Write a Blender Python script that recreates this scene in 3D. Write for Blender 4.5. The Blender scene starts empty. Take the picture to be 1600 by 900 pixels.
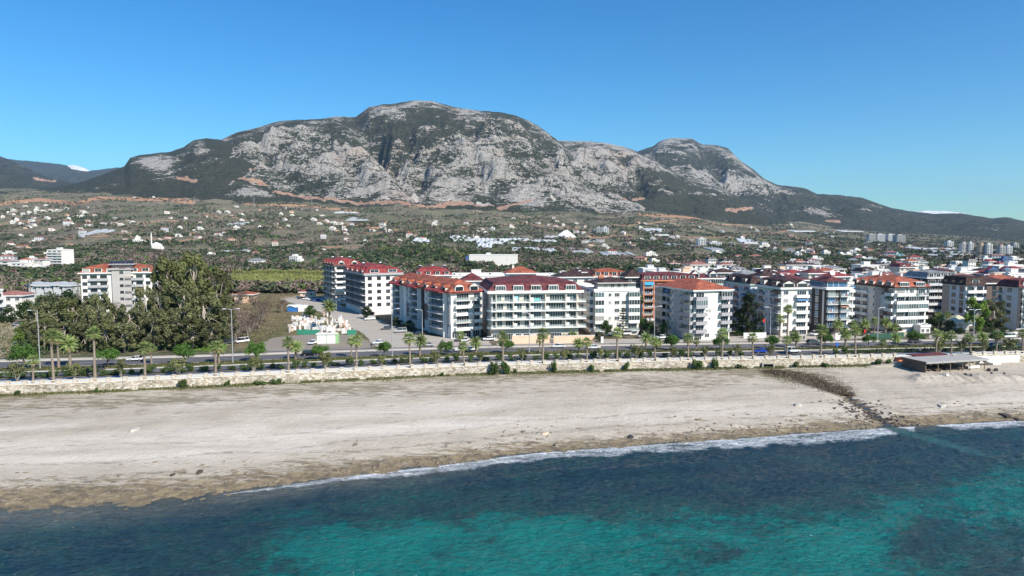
import bpy, math, random
import numpy as np
from mathutils import Vector, Matrix
random.seed(7); RNG=np.random.default_rng(11)
SC=bpy.context.scene; COL=SC.collection
R=math.radians
# ------------------------------------------------------------ camera maths
F=1600*24/36.0; HOR=370.0; PIT=math.atan((450-HOR)/F); CZ=41.0
def ray(px,py):
    a=(px-800)/F; b=-(py-450)/F; c,s=math.cos(PIT),math.sin(PIT)
    dy=c+b*s; dz=-s+b*c
    return a/dy, dz/dy                    # X per metre of depth, Z per metre of depth
def onplane(px,py,z):
    u,e=ray(px,py); Y=(z-CZ)/e
    return Vector((u*Y,Y,z))
def proj(x,y,z):
    c,s=math.cos(PIT),math.sin(PIT); dz=z-CZ
    f=y*c-dz*s; up=y*s+dz*c
    return 800+F*x/f, 450-F*up/f
# ------------------------------------------------------------ noise
_P=RNG.permutation(4096)
_G=RNG.random(4096)*2*math.pi; _GX=np.cos(_G); _GY=np.sin(_G)
def perlin(x,y):
    x=np.asarray(x,float); y=np.asarray(y,float)
    xi=np.floor(x).astype(np.int64); yi=np.floor(y).astype(np.int64); xf=x-xi; yf=y-yi
    def g(ix,iy,dx,dy):
        h=_P[(_P[ix&4095]+iy)&4095]; return _GX[h]*dx+_GY[h]*dy
    u=xf*xf*xf*(xf*(xf*6-15)+10); v=yf*yf*yf*(yf*(yf*6-15)+10)
    a=g(xi,yi,xf,yf); b=g(xi+1,yi,xf-1,yf); c=g(xi,yi+1,xf,yf-1); d=g(xi+1,yi+1,xf-1,yf-1)
    return ((a+(b-a)*u)+((c+(d-c)*u)-(a+(b-a)*u))*v)*1.5
def fbm(x,y,o=5,g=.5,l=2.03):
    s=0;a=1;t=0
    for i in range(o):
        s=s+a*perlin(x+17.3*i,y-9.1*i); t+=a; a*=g; x=x*l; y=y*l
    return s/t
def ridged(x,y,o=5,g=.5,l=2.07):
    s=0;a=1;t=0
    for i in range(o):
        s=s+a*(1-2*np.abs(perlin(x+7.7*i,y+3.1*i))); t+=a; a*=g; x=x*l; y=y*l
    return s/t
def sstep(a,b,x):
    t=np.clip((x-a)/(b-a),0,1); return t*t*(3-2*t)
# ------------------------------------------------------------ the lie of the land
_wx=[-900,-122,-94,-63,-9,38.5,100,154.5,900]; _wy=[45,161.6,167.2,175,187.3,193.5,199.6,206,295]
_sx=[-900,-77,-61,-46,-35,-7,0,25,52,79,88,115,900]; _sy=[-20,100,101.8,105.5,112,122,126,131.5,137.5,143.8,145.3,150.2,300]
def smooth_tab(xs,ys,w=9.0):
    gx=np.arange(-900,901,1.0); gy=np.interp(gx,xs,ys)
    k=np.exp(-0.5*(np.arange(-30,31)/w)**2); k/=k.sum()
    gp=np.concatenate([np.full(30,gy[0]),gy,np.full(30,gy[-1])]); gs=np.convolve(gp,k,'valid')
    gs[:40]=gy[:40]; gs[-40:]=gy[-40:]
    return gx,gs
_wg=smooth_tab(_wx,_wy); _sg=smooth_tab(_sx,_sy,5.0)
def Yw(x): return np.interp(x,_wg[0],_wg[1])          # face of the promenade wall
def YO(x,o):
    """depth of the line o units inland of the wall, the road fanning out a little to the left"""
    A=np.interp(x,[-130,40,160],[11.3,8.9,8.5]); B=np.interp(x,[-130,40,160],[1.24,1.05,1.0])
    return Yw(x)+(o if o<=0 else (o*A/6.2 if o<6.2 else A+(o-6.2)*B)) if np.isscalar(o) else Yw(x)+np.where(o<6.2,o*A/6.2,A+(o-6.2)*B)
def Ys(x): return np.interp(x,_sg[0],_sg[1])          # water's edge
_TY=np.log([650,900,1300,1800,2500,3300,4500,20000]); _TP=[0,200,400,600,800,1000,1200,1400,1600]
_TT=[[409,408,408,403,408,410,412,412.4,412.4],
     [390,385,388,383,390,393,397,399,399.4],
     [366,360,364,366,373,379,386,390,391.2],
     [337,332,340,343,350,357,371,381,385],
     [309,306,314,322,327,335,357,371,378],
     [298,297,302,313,317,323,346,363,373],
     [296,296,300,312,316,322,345,363,372]]
_TE=np.array([[(5.2-CZ)/650]*9]+[[-(v-HOR)/F for v in r] for r in _TT])
_TU=np.array([(p-800)/F for p in _TP])
def baseZ(x,y):
    x=np.asarray(x,float); y=np.maximum(np.asarray(y,float),1.0)
    u=np.clip(x/y,_TU[0],_TU[-1]-1e-6); L=np.log(y)
    fi=np.interp(u,_TU,np.arange(9)); i=np.clip(np.floor(fi).astype(int),0,7); fu=fi-i; fu=fu*fu*(3-2*fu)
    fj=np.interp(L,_TY,np.arange(8)); j=np.clip(np.floor(fj).astype(int),0,6); fv=fj-j
    e=(_TE[j,i]*(1-fu)+_TE[j,i+1]*fu)*(1-fv)+(_TE[j+1,i]*(1-fu)+_TE[j+1,i+1]*fu)*fv
    z=CZ+y*e
    side=1-.8*sstep(.35,.7,u)
    n=fbm(x/260+3,y/330,4)*sstep(560,1700,y)*26*side+fbm(x/70,y/80+5,3)*sstep(600,1500,y)*5*side
    knoll=9*np.exp(-((x/y+.125)/.07)**2-((y-960)/110)**2)
    return np.where(y<600,5.2,np.maximum(z+n+knoll,5.2))
def gh(x,y):
    x=np.asarray(x,float); y=np.asarray(y,float)
    ys=Ys(x); yw=Yw(x); t=np.clip((y-ys)/(yw-ys),0,1)
    zb=np.interp(t,[0,.04,.13,.4,.9,1],[0,.3,.85,1.75,2.9,3.0])
    z=np.where(y<ys,-(ys-y)*.09,zb)
    return np.where(y>=yw,baseZ(x,y),z)
_MY=np.exp(np.linspace(math.log(60),math.log(6000),2600))
def at(px,py):
    u,e=ray(px,py); z=CZ+_MY*e; g=gh(u*_MY,_MY); k=np.nonzero(z<g)[0]
    if len(k)==0: k=[len(_MY)-1]
    k=k[0]
    if k==0: Y=_MY[0]
    else:
        a=z[k-1]-g[k-1]; b=g[k]-z[k]; Y=_MY[k-1]+(_MY[k]-_MY[k-1])*a/(a+b+1e-9)
    return Vector((u*Y,Y,float(gh(u*Y,Y))))
def sprop(o,label=None,cat=None,group=None,kind=None):
    if label: o['label']=label
    if cat: o['category']=cat
    if group: o['group']=group
    if kind: o['kind']=kind
    return o
def link(name,data,parent=None,loc=(0,0,0),rz=0,scale=None):
    o=bpy.data.objects.new(name,data); COL.objects.link(o); o.location=loc; o.rotation_euler=(0,0,rz)
    if scale: o.scale=scale
    if parent: o.parent=parent
    return o
ORD='first second third fourth fifth sixth seventh eighth ninth tenth eleventh twelfth thirteenth fourteenth fifteenth sixteenth seventeenth eighteenth nineteenth twentieth'.split()
TENS={20:'twenty',30:'thirty',40:'forty',50:'fifty',60:'sixty'}
def ordw(n):
    if n<=20: return ORD[n-1]
    t,u=divmod(n,10)
    return TENS[t*10]+'-'+ORD[u-1] if u else {30:'thirtieth',40:'fortieth',50:'fiftieth',60:'sixtieth'}[n]
# ------------------------------------------------------------ materials
MATS={}
def nmat(name):
    m=bpy.data.materials.new(name); m.use_nodes=True; nt=m.node_tree; nt.nodes.clear()
    out=nt.nodes.new('ShaderNodeOutputMaterial'); b=nt.nodes.new('ShaderNodeBsdfPrincipled')
    nt.links.new(b.outputs[0],out.inputs[0]); return m,nt,b,out
def N(nt,t,**k):
    n=nt.nodes.new('ShaderNode'+t)
    for a,v in k.items():
        if a in n.inputs.keys(): n.inputs[a].default_value=v
        else: setattr(n,a,v)
    return n
def ramp(nt,src,stops,interp='LINEAR'):
    r=nt.nodes.new('ShaderNodeValToRGB'); r.color_ramp.interpolation=interp; cr=r.color_ramp
    while len(cr.elements)<len(stops): cr.elements.new(.5)
    for e,(p,c) in zip(cr.elements,stops):
        e.position=p; e.color=(c,c,c,1) if isinstance(c,(int,float)) else (*c,1)
    nt.links.new(src,r.inputs[0]); return r.outputs[0]
def mixc(nt,fac,a,b,mode='MIX'):
    m=nt.nodes.new('ShaderNodeMix'); m.data_type='RGBA'; m.blend_type=mode
    for i,v in ((0,fac),(6,a),(7,b)):
        s=m.inputs[i]
        if isinstance(v,bpy.types.NodeSocket): nt.links.new(v,s)
        elif isinstance(v,(int,float)): s.default_value=v if i==0 else (v,v,v,1)
        else: s.default_value=(*v,1)
    return m.outputs[2]
def math_(nt,op,a,b=None,c=None):
    m=nt.nodes.new('ShaderNodeMath'); m.operation=op
    for i,v in enumerate((a,b,c)):
        if v is None: continue
        if isinstance(v,bpy.types.NodeSocket): nt.links.new(v,m.inputs[i])
        else: m.inputs[i].default_value=v
    return m.outputs[0]
def posn(nt,scale=(1,1,1),world=True):
    g=nt.nodes.new('ShaderNodeNewGeometry') if world else nt.nodes.new('ShaderNodeTexCoord')
    m=nt.nodes.new('ShaderNodeMapping'); nt.links.new(g.outputs['Position'] if world else g.outputs['Object'],m.inputs[0]); m.inputs['Scale'].default_value=scale
    return m.outputs[0]
def noise(nt,vec,scale,detail=4,rough=.55,dist=0):
    n=nt.nodes.new('ShaderNodeTexNoise'); n.inputs['Scale'].default_value=scale; n.inputs['Detail'].default_value=detail
    n.inputs['Roughness'].default_value=rough; n.inputs['Distortion'].default_value=dist; nt.links.new(vec,n.inputs['Vector']); return n.outputs[0]
def attr(nt,name):
    a=nt.nodes.new('ShaderNodeAttribute'); a.attribute_name=name; return a
def bump(nt,b,h,dist,strength=1.0):
    n=nt.nodes.new('ShaderNodeBump'); n.inputs['Distance'].default_value=dist; n.inputs['Strength'].default_value=strength
    nt.links.new(h,n.inputs['Height']); nt.links.new(n.outputs[0],b.inputs['Normal'])
def plain(name,col,rough=.7,var=.12,scale=.6,metal=0,spec=.3,world=False):
    if name in MATS: return MATS[name]
    m,nt,b,_=nmat(name); v=posn(nt,world=world)
    n=noise(nt,v,scale,6,.65); n2=noise(nt,v,scale*7,3)
    s=math_(nt,'ADD',math_(nt,'MULTIPLY',n,.7),math_(nt,'MULTIPLY',n2,.3))
    lo=tuple(c*(1-var) for c in col); hi=tuple(min(c*(1+var),.95) for c in col)
    nt.links.new(ramp(nt,s,[(.32,lo),(.68,hi)]),b.inputs['Base Color'])
    b.inputs['Roughness'].default_value=rough; b.inputs['Metallic'].default_value=metal; b.inputs['Specular IOR Level'].default_value=spec
    MATS[name]=m; return m
def wallmat(name,col,grime=.14):
    """painted render: slight blotches, rain streaks, soot near the foot"""
    if name in MATS: return MATS[name]
    m,nt,b,_=nmat(name)
    v=posn(nt,(1,1,.12),False); st=noise(nt,v,1.6,5,.7)
    v2=posn(nt,(1,1,1),False); bl=noise(nt,v2,.35,4,.6)
    g=ramp(nt,math_(nt,'ADD',math_(nt,'MULTIPLY',st,.5),math_(nt,'MULTIPLY',bl,.5)),[(.38,1.0),(.62,0.0)])
    dirty=tuple(c*(1-grime)*k for c,k in zip(col,(1,.98,.93)))
    nt.links.new(mixc(nt,math_(nt,'MULTIPLY',g,.8),col,dirty),b.inputs['Base Color'])
    b.inputs['Roughness'].default_value=.85; b.inputs['Specular IOR Level'].default_value=.2
    MATS[name]=m; return m
def tilemat(name,col):
    if name in MATS: return MATS[name]
    m,nt,b,_=nmat(name); v=posn(nt,(1,1,1),False)
    br=nt.nodes.new('ShaderNodeTexBrick'); br.inputs['Scale'].default_value=1.0; nt.links.new(v,br.inputs['Vector'])
    br.inputs['Color1'].default_value=(*[c*.8 for c in col],1); br.inputs['Color2'].default_value=(*[min(1,c*1.25) for c in col],1)
    br.inputs['Mortar'].default_value=(*[c*.45 for c in col],1); br.inputs['Mortar Size'].default_value=.03
    br.inputs['Brick Width'].default_value=.3; br.inputs['Row Height'].default_value=.4
    n=ramp(nt,noise(nt,v,.35,6,.75),[(.35,.5),(.65,1.35)])
    cc=mixc(nt,1.0,br.outputs[0],n,'MULTIPLY'); cc=mixc(nt,ramp(nt,noise(nt,posn(nt,(1,.4,1),False),.9,5,.75),[(.48,0),(.66,.45)]),cc,tuple(.5*x+.13 for x in col))
    nt.links.new(cc,b.inputs['Base Color'])
    b.inputs['Roughness'].default_value=.75; b.inputs['Specular IOR Level'].default_value=.25
    w=nt.nodes.new('ShaderNodeTexWave'); w.inputs['Scale'].default_value=1.6; nt.links.new(v,w.inputs['Vector']); bump(nt,b,w.outputs[1],.05,.6)
    MATS[name]=m; return m
def glassmat(name,col,rough=.08,spec=.8):
    if name in MATS: return MATS[name]
    m,nt,b,_=nmat(name); oi=nt.nodes.new('ShaderNodeObjectInfo')
    c=ramp(nt,oi.outputs['Random'],[(0,tuple(x*.5 for x in col)),(.55,col),(.82,tuple(min(1,x*1.6) for x in col)),(.96,(.34,.33,.30))],'CONSTANT')
    nt.links.new(c,b.inputs['Base Color']); b.inputs['Roughness'].default_value=rough; b.inputs['Specular IOR Level'].default_value=spec
    MATS[name]=m; return m
def leafmat(name,c1,c2,scale=.5,trans=.25,world=True):
    if name in MATS: return MATS[name]
    m,nt,b,out=nmat(name); v=posn(nt,(1,1,1),world)
    n=noise(nt,v,scale,4,.7); oi=nt.nodes.new('ShaderNodeObjectInfo')
    c=ramp(nt,n,[(.33,c1),(.67,c2)])
    k=ramp(nt,oi.outputs['Random'],[(0,.72),(1,1.25)])
    c=mixc(nt,1.0,c,k,'MULTIPLY')
    nt.links.new(c,b.inputs['Base Color']); b.inputs['Roughness'].default_value=.6; b.inputs['Specular IOR Level'].default_value=.25
    t=nt.nodes.new('ShaderNodeBsdfTranslucent'); nt.links.new(c,t.inputs[0]); ms=nt.nodes.new('ShaderNodeMixShader'); ms.inputs[0].default_value=trans
    nt.links.new(b.outputs[0],ms.inputs[1]); nt.links.new(t.outputs[0],ms.inputs[2]); nt.links.new(ms.outputs[0],out.inputs[0])
    MATS[name]=m; return m
# ------------------------------------------------------------ mesh helpers
class MB:
    def __init__(s): s.v=[]; s.f=[]; s.m=[]
    def face(s,pts,mi=0):
        k=len(s.v); s.v+= [tuple(p) for p in pts]; s.f.append(tuple(range(k,k+len(pts)))); s.m.append(mi)
    def box(s,a,b,mi=0,rz=0,c=(0,0,0)):
        x0,y0,z0=a; x1,y1,z1=b; P=[(x0,y0,z0),(x1,y0,z0),(x1,y1,z0),(x0,y1,z0),(x0,y0,z1),(x1,y0,z1),(x1,y1,z1),(x0,y1,z1)]
        if rz:
            cs,sn=math.cos(rz),math.sin(rz); P=[(x*cs-y*sn,x*sn+y*cs,z) for x,y,z in P]
        k=len(s.v); s.v+=[(x+c[0],y+c[1],z+c[2]) for x,y,z in P]
        for q in ((0,3,2,1),(4,5,6,7),(0,1,5,4),(1,2,6,5),(2,3,7,6),(3,0,4,7)): s.f.append(tuple(k+i for i in q)); s.m.append(mi)
    def prism(s,poly,z0,z1,mi=0,top=None):
        n=len(poly); k=len(s.v); s.v+=[(x,y,z0) for x,y in poly]+[(x,y,z1) for x,y in poly]
        s.f.append(tuple(k+i for i in reversed(range(n)))); s.m.append(mi)
        s.f.append(tuple(k+n+i for i in range(n))); s.m.append(mi if top is None else top)
        for i in range(n):
            j=(i+1)%n; s.f.append((k+i,k+j,k+n+j,k+n+i)); s.m.append(mi)
    def tube(s,pts,rad,n=8,mi=0,cap=True):
        pts=[Vector(p) for p in pts]; k=len(s.v)
        for i,p in enumerate(pts):
            d=(pts[min(i+1,len(pts)-1)]-pts[max(i-1,0)]).normalized()
            a=Vector((1,0,0)) if abs(d.x)<.8 else Vector((0,1,0)); a=(a-d*a.dot(d)).normalized(); b=d.cross(a)
            r=rad[i] if isinstance(rad,(list,tuple)) else rad
            for j in range(n):
                t=2*math.pi*j/n; s.v.append(tuple(p+a*(r*math.cos(t))+b*(r*math.sin(t))))
        for i in range(len(pts)-1):
            for j in range(n):
                q=(j+1)%n; s.f.append((k+i*n+j,k+i*n+q,k+(i+1)*n+q,k+(i+1)*n+j)); s.m.append(mi)
        if cap:
            s.f.append(tuple(k+j for j in reversed(range(n)))); s.m.append(mi); e=k+(len(pts)-1)*n; s.f.append(tuple(e+j for j in range(n))); s.m.append(mi)
    def mesh(s,name,mats,smooth=False):
        me=bpy.data.meshes.new(name); me.from_pydata(s.v,[],s.f)
        for m in (mats if isinstance(mats,(list,tuple)) else [mats]): me.materials.append(m)
        me.polygons.foreach_set('material_index',s.m)
        if smooth: me.polygons.foreach_set('use_smooth',[True]*len(s.f))
        me.update(); return me
def npmesh(name,V,Fa,mats,smooth=False,attrs=None,midx=None):
    V=np.asarray(V,np.float32); Fa=np.asarray(Fa,np.int32); n=Fa.shape[1]; me=bpy.data.meshes.new(name)
    me.vertices.add(len(V)); me.vertices.foreach_set('co',V.ravel()); me.loops.add(Fa.size); me.loops.foreach_set('vertex_index',Fa.ravel())
    me.polygons.add(len(Fa)); me.polygons.foreach_set('loop_start',np.arange(0,Fa.size,n,dtype=np.int32))
    for m in (mats if isinstance(mats,(list,tuple)) else [mats]): me.materials.append(m)
    if midx is not None: me.polygons.foreach_set('material_index',np.asarray(midx,np.int32))
    if smooth: me.polygons.foreach_set('use_smooth',np.ones(len(Fa),bool))
    for k,a in (attrs or {}).items():
        a=np.asarray(a,np.float32)
        if a.ndim==1: at_=me.attributes.new(k,'FLOAT','POINT'); at_.data.foreach_set('value',a)
        else: at_=me.attributes.new(k,'FLOAT_COLOR','POINT'); at_.data.foreach_set('color',np.concatenate([a,np.ones((len(a),1),np.float32)],1).ravel())
    me.update(calc_edges=True); me.validate(); return me
def gridfaces(nr,nc):
    i=np.arange(nr-1)[:,None]*nc+np.arange(nc-1)[None,:]; i=i.ravel()
    return np.stack([i,i+1,i+nc+1,i+nc],1)
def leaves(C,Nn,S,asp=1.0):
    """one quad per leaf clump: centres C, facing Nn, half size S"""
    n=len(C); Nn=Nn/np.maximum(np.linalg.norm(Nn,axis=1,keepdims=True),1e-6)
    a=RNG.normal(size=(n,3)); t=np.cross(Nn,a); t/=np.maximum(np.linalg.norm(t,axis=1,keepdims=True),1e-6); b=np.cross(Nn,t)
    S=np.asarray(S).reshape(-1,1); t=t*S; b=b*S*asp
    V=np.stack([C-t-b*.6,C+t*.5-b,C+t+b*.6,C-t*.4+b],1).reshape(-1,3)
    return V,np.arange(n*4).reshape(-1,4)
# ============================================================ MATERIALS OF THE SETTING
def make_beach_mat():
    m,nt,b,_=nmat('beach_sand'); v=posn(nt)
    n=noise(nt,v,.12,6,.6); f=noise(nt,v,3.0,8,.8); st=noise(nt,posn(nt,(.05,.5,1)),1.0,5,.6)
    sand=ramp(nt,n,[(.3,(.41,.36,.285)),(.7,(.52,.465,.38))])
    peb=ramp(nt,f,[(.25,.62),(.5,.98),(.75,1.32)])
    c=mixc(nt,.85,sand,peb,'MULTIPLY')
    white=attr(nt,'pebble').outputs['Fac']; wm=math_(nt,'MULTIPLY',white,ramp(nt,st,[(.3,.45),(.6,1.0)]))
    c=mixc(nt,wm,c,mixc(nt,.9,(.66,.605,.52),peb,'MULTIPLY'))
    wet=attr(nt,'wet').outputs['Fac']; ww=ramp(nt,math_(nt,'ADD',math_(nt,'MULTIPLY',wet,1.1),math_(nt,'MULTIPLY',math_(nt,'SUBTRACT',noise(nt,posn(nt,(.3,1,1)),.8,8,.75,.4),.5),2.2)),[(.3,0),(.62,1)])
    shelf=mixc(nt,ramp(nt,noise(nt,v,.55,8,.75,.6),[(.38,0),(.62,1)]),(.11,.095,.075),(.29,.23,.135))
    c=mixc(nt,ww,c,shelf)
    scr=attr(nt,'scrub').outputs['Fac']; sn=noise(nt,posn(nt,(.3,1,1)),.75,7,.72)
    sm=ramp(nt,math_(nt,'ADD',math_(nt,'MULTIPLY',scr,.30),sn),[(.60,0),(.70,1)])
    c=mixc(nt,math_(nt,'MULTIPLY',sm,.7),c,(.15,.125,.07))
    gr=attr(nt,'grass').outputs['Fac']; gm=ramp(nt,math_(nt,'ADD',math_(nt,'MULTIPLY',gr,.45),noise(nt,v,.8,6,.7)),[(.66,0),(.85,1)])
    c=mixc(nt,gm,c,mixc(nt,noise(nt,v,.3,3),(.07,.10,.03),(.16,.15,.06)))
    c=mixc(nt,math_(nt,'MULTIPLY',attr(nt,'wrack').outputs['Fac'],ramp(nt,noise(nt,posn(nt,(.4,1,1)),1.1,6,.8),[(.46,0),(.6,.85)])),c,(.14,.11,.075))
    c=mixc(nt,math_(nt,'MULTIPLY',attr(nt,'track').outputs['Fac'],.45),c,(.27,.24,.20))
    nt.links.new(c,b.inputs['Base Color']); b.inputs['Roughness'].default_value=.95; b.inputs['Specular IOR Level'].default_value=.15
    bump(nt,b,math_(nt,'ADD',math_(nt,'MULTIPLY',f,.4),noise(nt,v,.8,7,.7)),.35,.8)
    return m
def make_sea_mat():
    m,nt,b,_=nmat('sea_water'); v=posn(nt)
    tq=attr(nt,'turq').outputs['Fac']; n=noise(nt,posn(nt,(.8,1,1)),.09,8,.66,1.0); n2=noise(nt,v,.6,6,.75)
    s=math_(nt,'ADD',tq,math_(nt,'ADD',math_(nt,'MULTIPLY',math_(nt,'SUBTRACT',n,.5),1.6),math_(nt,'MULTIPLY',math_(nt,'SUBTRACT',n2,.5),1.0)))
    c=ramp(nt,s,[(.05,(.010,.034,.050)),(.28,(.016,.052,.056)),(.46,(.008,.065,.066)),(.66,(.004,.125,.116)),(1,(.005,.165,.148))])
    sh=attr(nt,'shallow').outputs['Fac']
    shc=ramp(nt,math_(nt,'ADD',math_(nt,'MULTIPLY',n2,.5),math_(nt,'MULTIPLY',n,.5)),[(.35,(.05,.065,.062)),(.65,(.135,.14,.12))])
    c=mixc(nt,sh,c,shc)
    pl=attr(nt,'plume').outputs['Fac']; c=mixc(nt,pl,c,(.045,.13,.125))
    al=attr(nt,'algae').outputs['Fac']; c=mixc(nt,math_(nt,'MULTIPLY',al,ramp(nt,n2,[(.4,0),(.55,1)])),c,(.03,.06,.012))
    fo=attr(nt,'foam').outputs['Fac']; fn=noise(nt,posn(nt,(.55,1,1)),1.3,9,.85,1.2); fn2=noise(nt,posn(nt,(.35,1,1)),.33,4,.6,.8)
    ff=math_(nt,'ADD',math_(nt,'MULTIPLY',fn,.65),math_(nt,'MULTIPLY',fn2,.35))
    fm=ramp(nt,math_(nt,'ADD',math_(nt,'MULTIPLY',fo,.36),math_(nt,'MULTIPLY',ff,.95)),[(.68,0),(.86,1)])
    c=mixc(nt,fm,c,(.70,.74,.76))
    nt.links.new(c,b.inputs['Base Color']); b.inputs['IOR'].default_value=1.33
    nt.links.new(ramp(nt,fm,[(0,.09),(1,.9)]),b.inputs['Roughness'])
    w1=noise(nt,posn(nt,(.6,1.0,1)),1.7,5,.62,.3); w2=noise(nt,posn(nt,(.6,1.0,1)),.28,4,.5,.4); w3=noise(nt,v,4.5,4,.6)
    h=math_(nt,'ADD',math_(nt,'MULTIPLY',w1,.95),math_(nt,'ADD',math_(nt,'MULTIPLY',w2,.7),math_(nt,'MULTIPLY',w3,.12)))
    bump(nt,b,h,1.0,1.0)
    return m
def make_land_mat():
    m,nt,b,_=nmat('hillside_ground'); v=posn(nt)
    vo=nt.nodes.new('ShaderNodeTexVoronoi'); vo.inputs['Scale'].default_value=.011
    dn=nt.nodes.new('ShaderNodeTexNoise'); dn.inputs['Scale'].default_value=.012; nt.links.new(v,dn.inputs['Vector'])
    mm=nt.nodes.new('ShaderNodeVectorMath'); mm.operation='MULTIPLY_ADD'; nt.links.new(dn.outputs['Color'],mm.inputs[0]); mm.inputs[1].default_value=(90,90,0); nt.links.new(v,mm.inputs[2])
    nt.links.new(mm.outputs[0],vo.inputs['Vector'])
    sp=nt.nodes.new('ShaderNodeSeparateColor'); nt.links.new(vo.outputs['Color'],sp.inputs[0])
    fld=ramp(nt,sp.outputs[0],[(0,(0.183,0.177,0.110)),(.22,(0.293,0.244,0.165)),(.4,(0.171,0.183,0.098)),(.58,(0.268,0.226,0.159)),(.74,(0.207,0.220,0.110)),(.86,(0.366,0.293,0.195)),(.95,(0.110,0.122,0.061))],'CONSTANT')
    n=noise(nt,v,.05,9,.75); n3=noise(nt,v,.17,7,.75)
    c=mixc(nt,ramp(nt,n,[(.44,0),(.56,.85)]),fld,mixc(nt,noise(nt,v,.011,4),(.13,.13,.085),(.24,.195,.145)))
    c=mixc(nt,ramp(nt,n3,[(.49,0),(.57,.8)]),c,(.05,.056,.03))
    row=nt.nodes.new('ShaderNodeTexWave'); row.inputs['Scale'].default_value=.07; row.inputs['Distortion'].default_value=3; nt.links.new(v,row.inputs[0])
    c=mixc(nt,math_(nt,'MULTIPLY',ramp(nt,sp.outputs[1],[(.5,0),(.55,.45)]),row.outputs[1]),c,(.05,.06,.03))
    sz=nt.nodes.new('ShaderNodeSeparateXYZ'); nt.links.new(v,sz.inputs[0])
    tz=math_(nt,'SINE',math_(nt,'ADD',math_(nt,'MULTIPLY',sz.outputs[2],1.15),math_(nt,'MULTIPLY',n3,7.0)))
    c=mixc(nt,math_(nt,'MULTIPLY',ramp(nt,tz,[(.55,0),(.95,.55)]),ramp(nt,sp.outputs[2],[(.3,0),(.4,1)])),c,(.27,.235,.18))
    near=attr(nt,'lot').outputs['Fac']; c=mixc(nt,near,c,mixc(nt,ramp(nt,noise(nt,v,.09,6,.7),[(.4,0),(.6,1)]),(.30,.23,.14),(.14,.15,.06)))
    ye=attr(nt,'grass').outputs['Fac']; c=mixc(nt,ye,c,mixc(nt,noise(nt,v,.25,5),(.10,.16,.035),(.19,.20,.05)))
    e=attr(nt,'earth').outputs['Fac']; em=ramp(nt,math_(nt,'ADD',e,math_(nt,'MULTIPLY',math_(nt,'SUBTRACT',n,.5),1.3)),[(.42,0),(.58,1)])
    c=mixc(nt,em,c,ramp(nt,n3,[(.3,(.36,.17,.09)),(.7,(.50,.33,.20))]))
    nt.links.new(c,b.inputs['Base Color']); b.inputs['Roughness'].default_value=.95; b.inputs['Specular IOR Level'].default_value=.1
    bump(nt,b,math_(nt,'ADD',n,n3),4.0,.8)
    return m
def make_mountain_mat(nm,s=1.0,warm=1.0):
    m,nt,b,_=nmat(nm); v=posn(nt)
    mp=nt.nodes.new('ShaderNodeMapping'); mp.inputs['Rotation'].default_value=(0,R(-16),R(12)); mp.inputs['Scale'].default_value=(.75,.8,2.1); nt.links.new(v,mp.inputs[0]); vs=mp.outputs[0]
    n1=noise(nt,vs,.0075/s,9,.62,.5); n2=noise(nt,vs,.040/s,8,.72,.9); n4=noise(nt,v,.11/s,5,.7,.3); n3=noise(nt,v,.0022/s,4,.6)
    rk=attr(nt,'rock').outputs['Fac']
    val=math_(nt,'ADD',math_(nt,'ADD',math_(nt,'MULTIPLY',n1,.34),math_(nt,'ADD',math_(nt,'MULTIPLY',n2,.42),math_(nt,'MULTIPLY',n4,.24))),math_(nt,'MULTIPLY',math_(nt,'SUBTRACT',rk,.5),.075))
    mask=ramp(nt,val,[(.491,0),(.513,1)])
    rc=ramp(nt,n4,[(.3,(.20,.19,.17)),(.5,(.41,.385,.345)),(.70,(.62,.585,.53))])
    wn=ramp(nt,n3,[(.52,0),(.66,.55*warm)]); rc=mixc(nt,wn,rc,mixc(nt,.5,rc,(.55,.36,.24)))
    sc=mixc(nt,ramp(nt,n1,[(.35,0),(.65,1)]),(.024,.036,.022),(.056,.062,.038)); sc=mixc(nt,ramp(nt,n4,[(.47,0),(.53,.9)]),sc,(.075,.074,.046)); sc=mixc(nt,ramp(nt,n4,[(.38,.8),(.46,0)]),sc,(.012,.018,.012))
    c=mixc(nt,mask,sc,rc)
    e=attr(nt,'earth').outputs['Fac']; em=ramp(nt,math_(nt,'ADD',e,math_(nt,'MULTIPLY',math_(nt,'SUBTRACT',n2,.5),1.1)),[(.42,0),(.6,1)])
    c=mixc(nt,em,c,ramp(nt,n2,[(.35,(.40,.20,.13)),(.65,(.52,.38,.28))]))
    ts=attr(nt,'talus').outputs['Fac']; tm=ramp(nt,math_(nt,'ADD',ts,math_(nt,'MULTIPLY',math_(nt,'SUBTRACT',n2,.5),1.2)),[(.4,0),(.6,1)]); c=mixc(nt,tm,c,(.55,.52,.46))
    sn=attr(nt,'snow').outputs['Fac']; c=mixc(nt,sn,c,(.85,.87,.9))
    nt.links.new(c,b.inputs['Base Color']); b.inputs['Roughness'].default_value=.95; b.inputs['Specular IOR Level'].default_value=.1
    bump(nt,b,math_(nt,'ADD',math_(nt,'MULTIPLY',n1,1.0),math_(nt,'MULTIPLY',n2,.6)),46*s,.9)
    return m
def pxpy(X,Y,Z):
    c,s=math.cos(PIT),math.sin(PIT); dz=Z-CZ; f=np.maximum(Y*c-dz*s,1); up=Y*s+dz*c
    return 800+F*X/f,450-F*up/f
def segd(px,py,pts,asp=1.0):
    """distance to a polyline"""
    d=np.full(np.shape(px),1e9)
    for (x0,y0),(x1,y1) in zip(pts[:-1],pts[1:]):
        vx,vy=x1-x0,(y1-y0)*asp; wx=px-x0; wy=(py-y0)*asp
        t=np.clip((wx*vx+wy*vy)/(vx*vx+vy*vy+1e-9),0,1); d=np.minimum(d,np.hypot(wx-t*vx,wy-t*vy))
    return d
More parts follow.
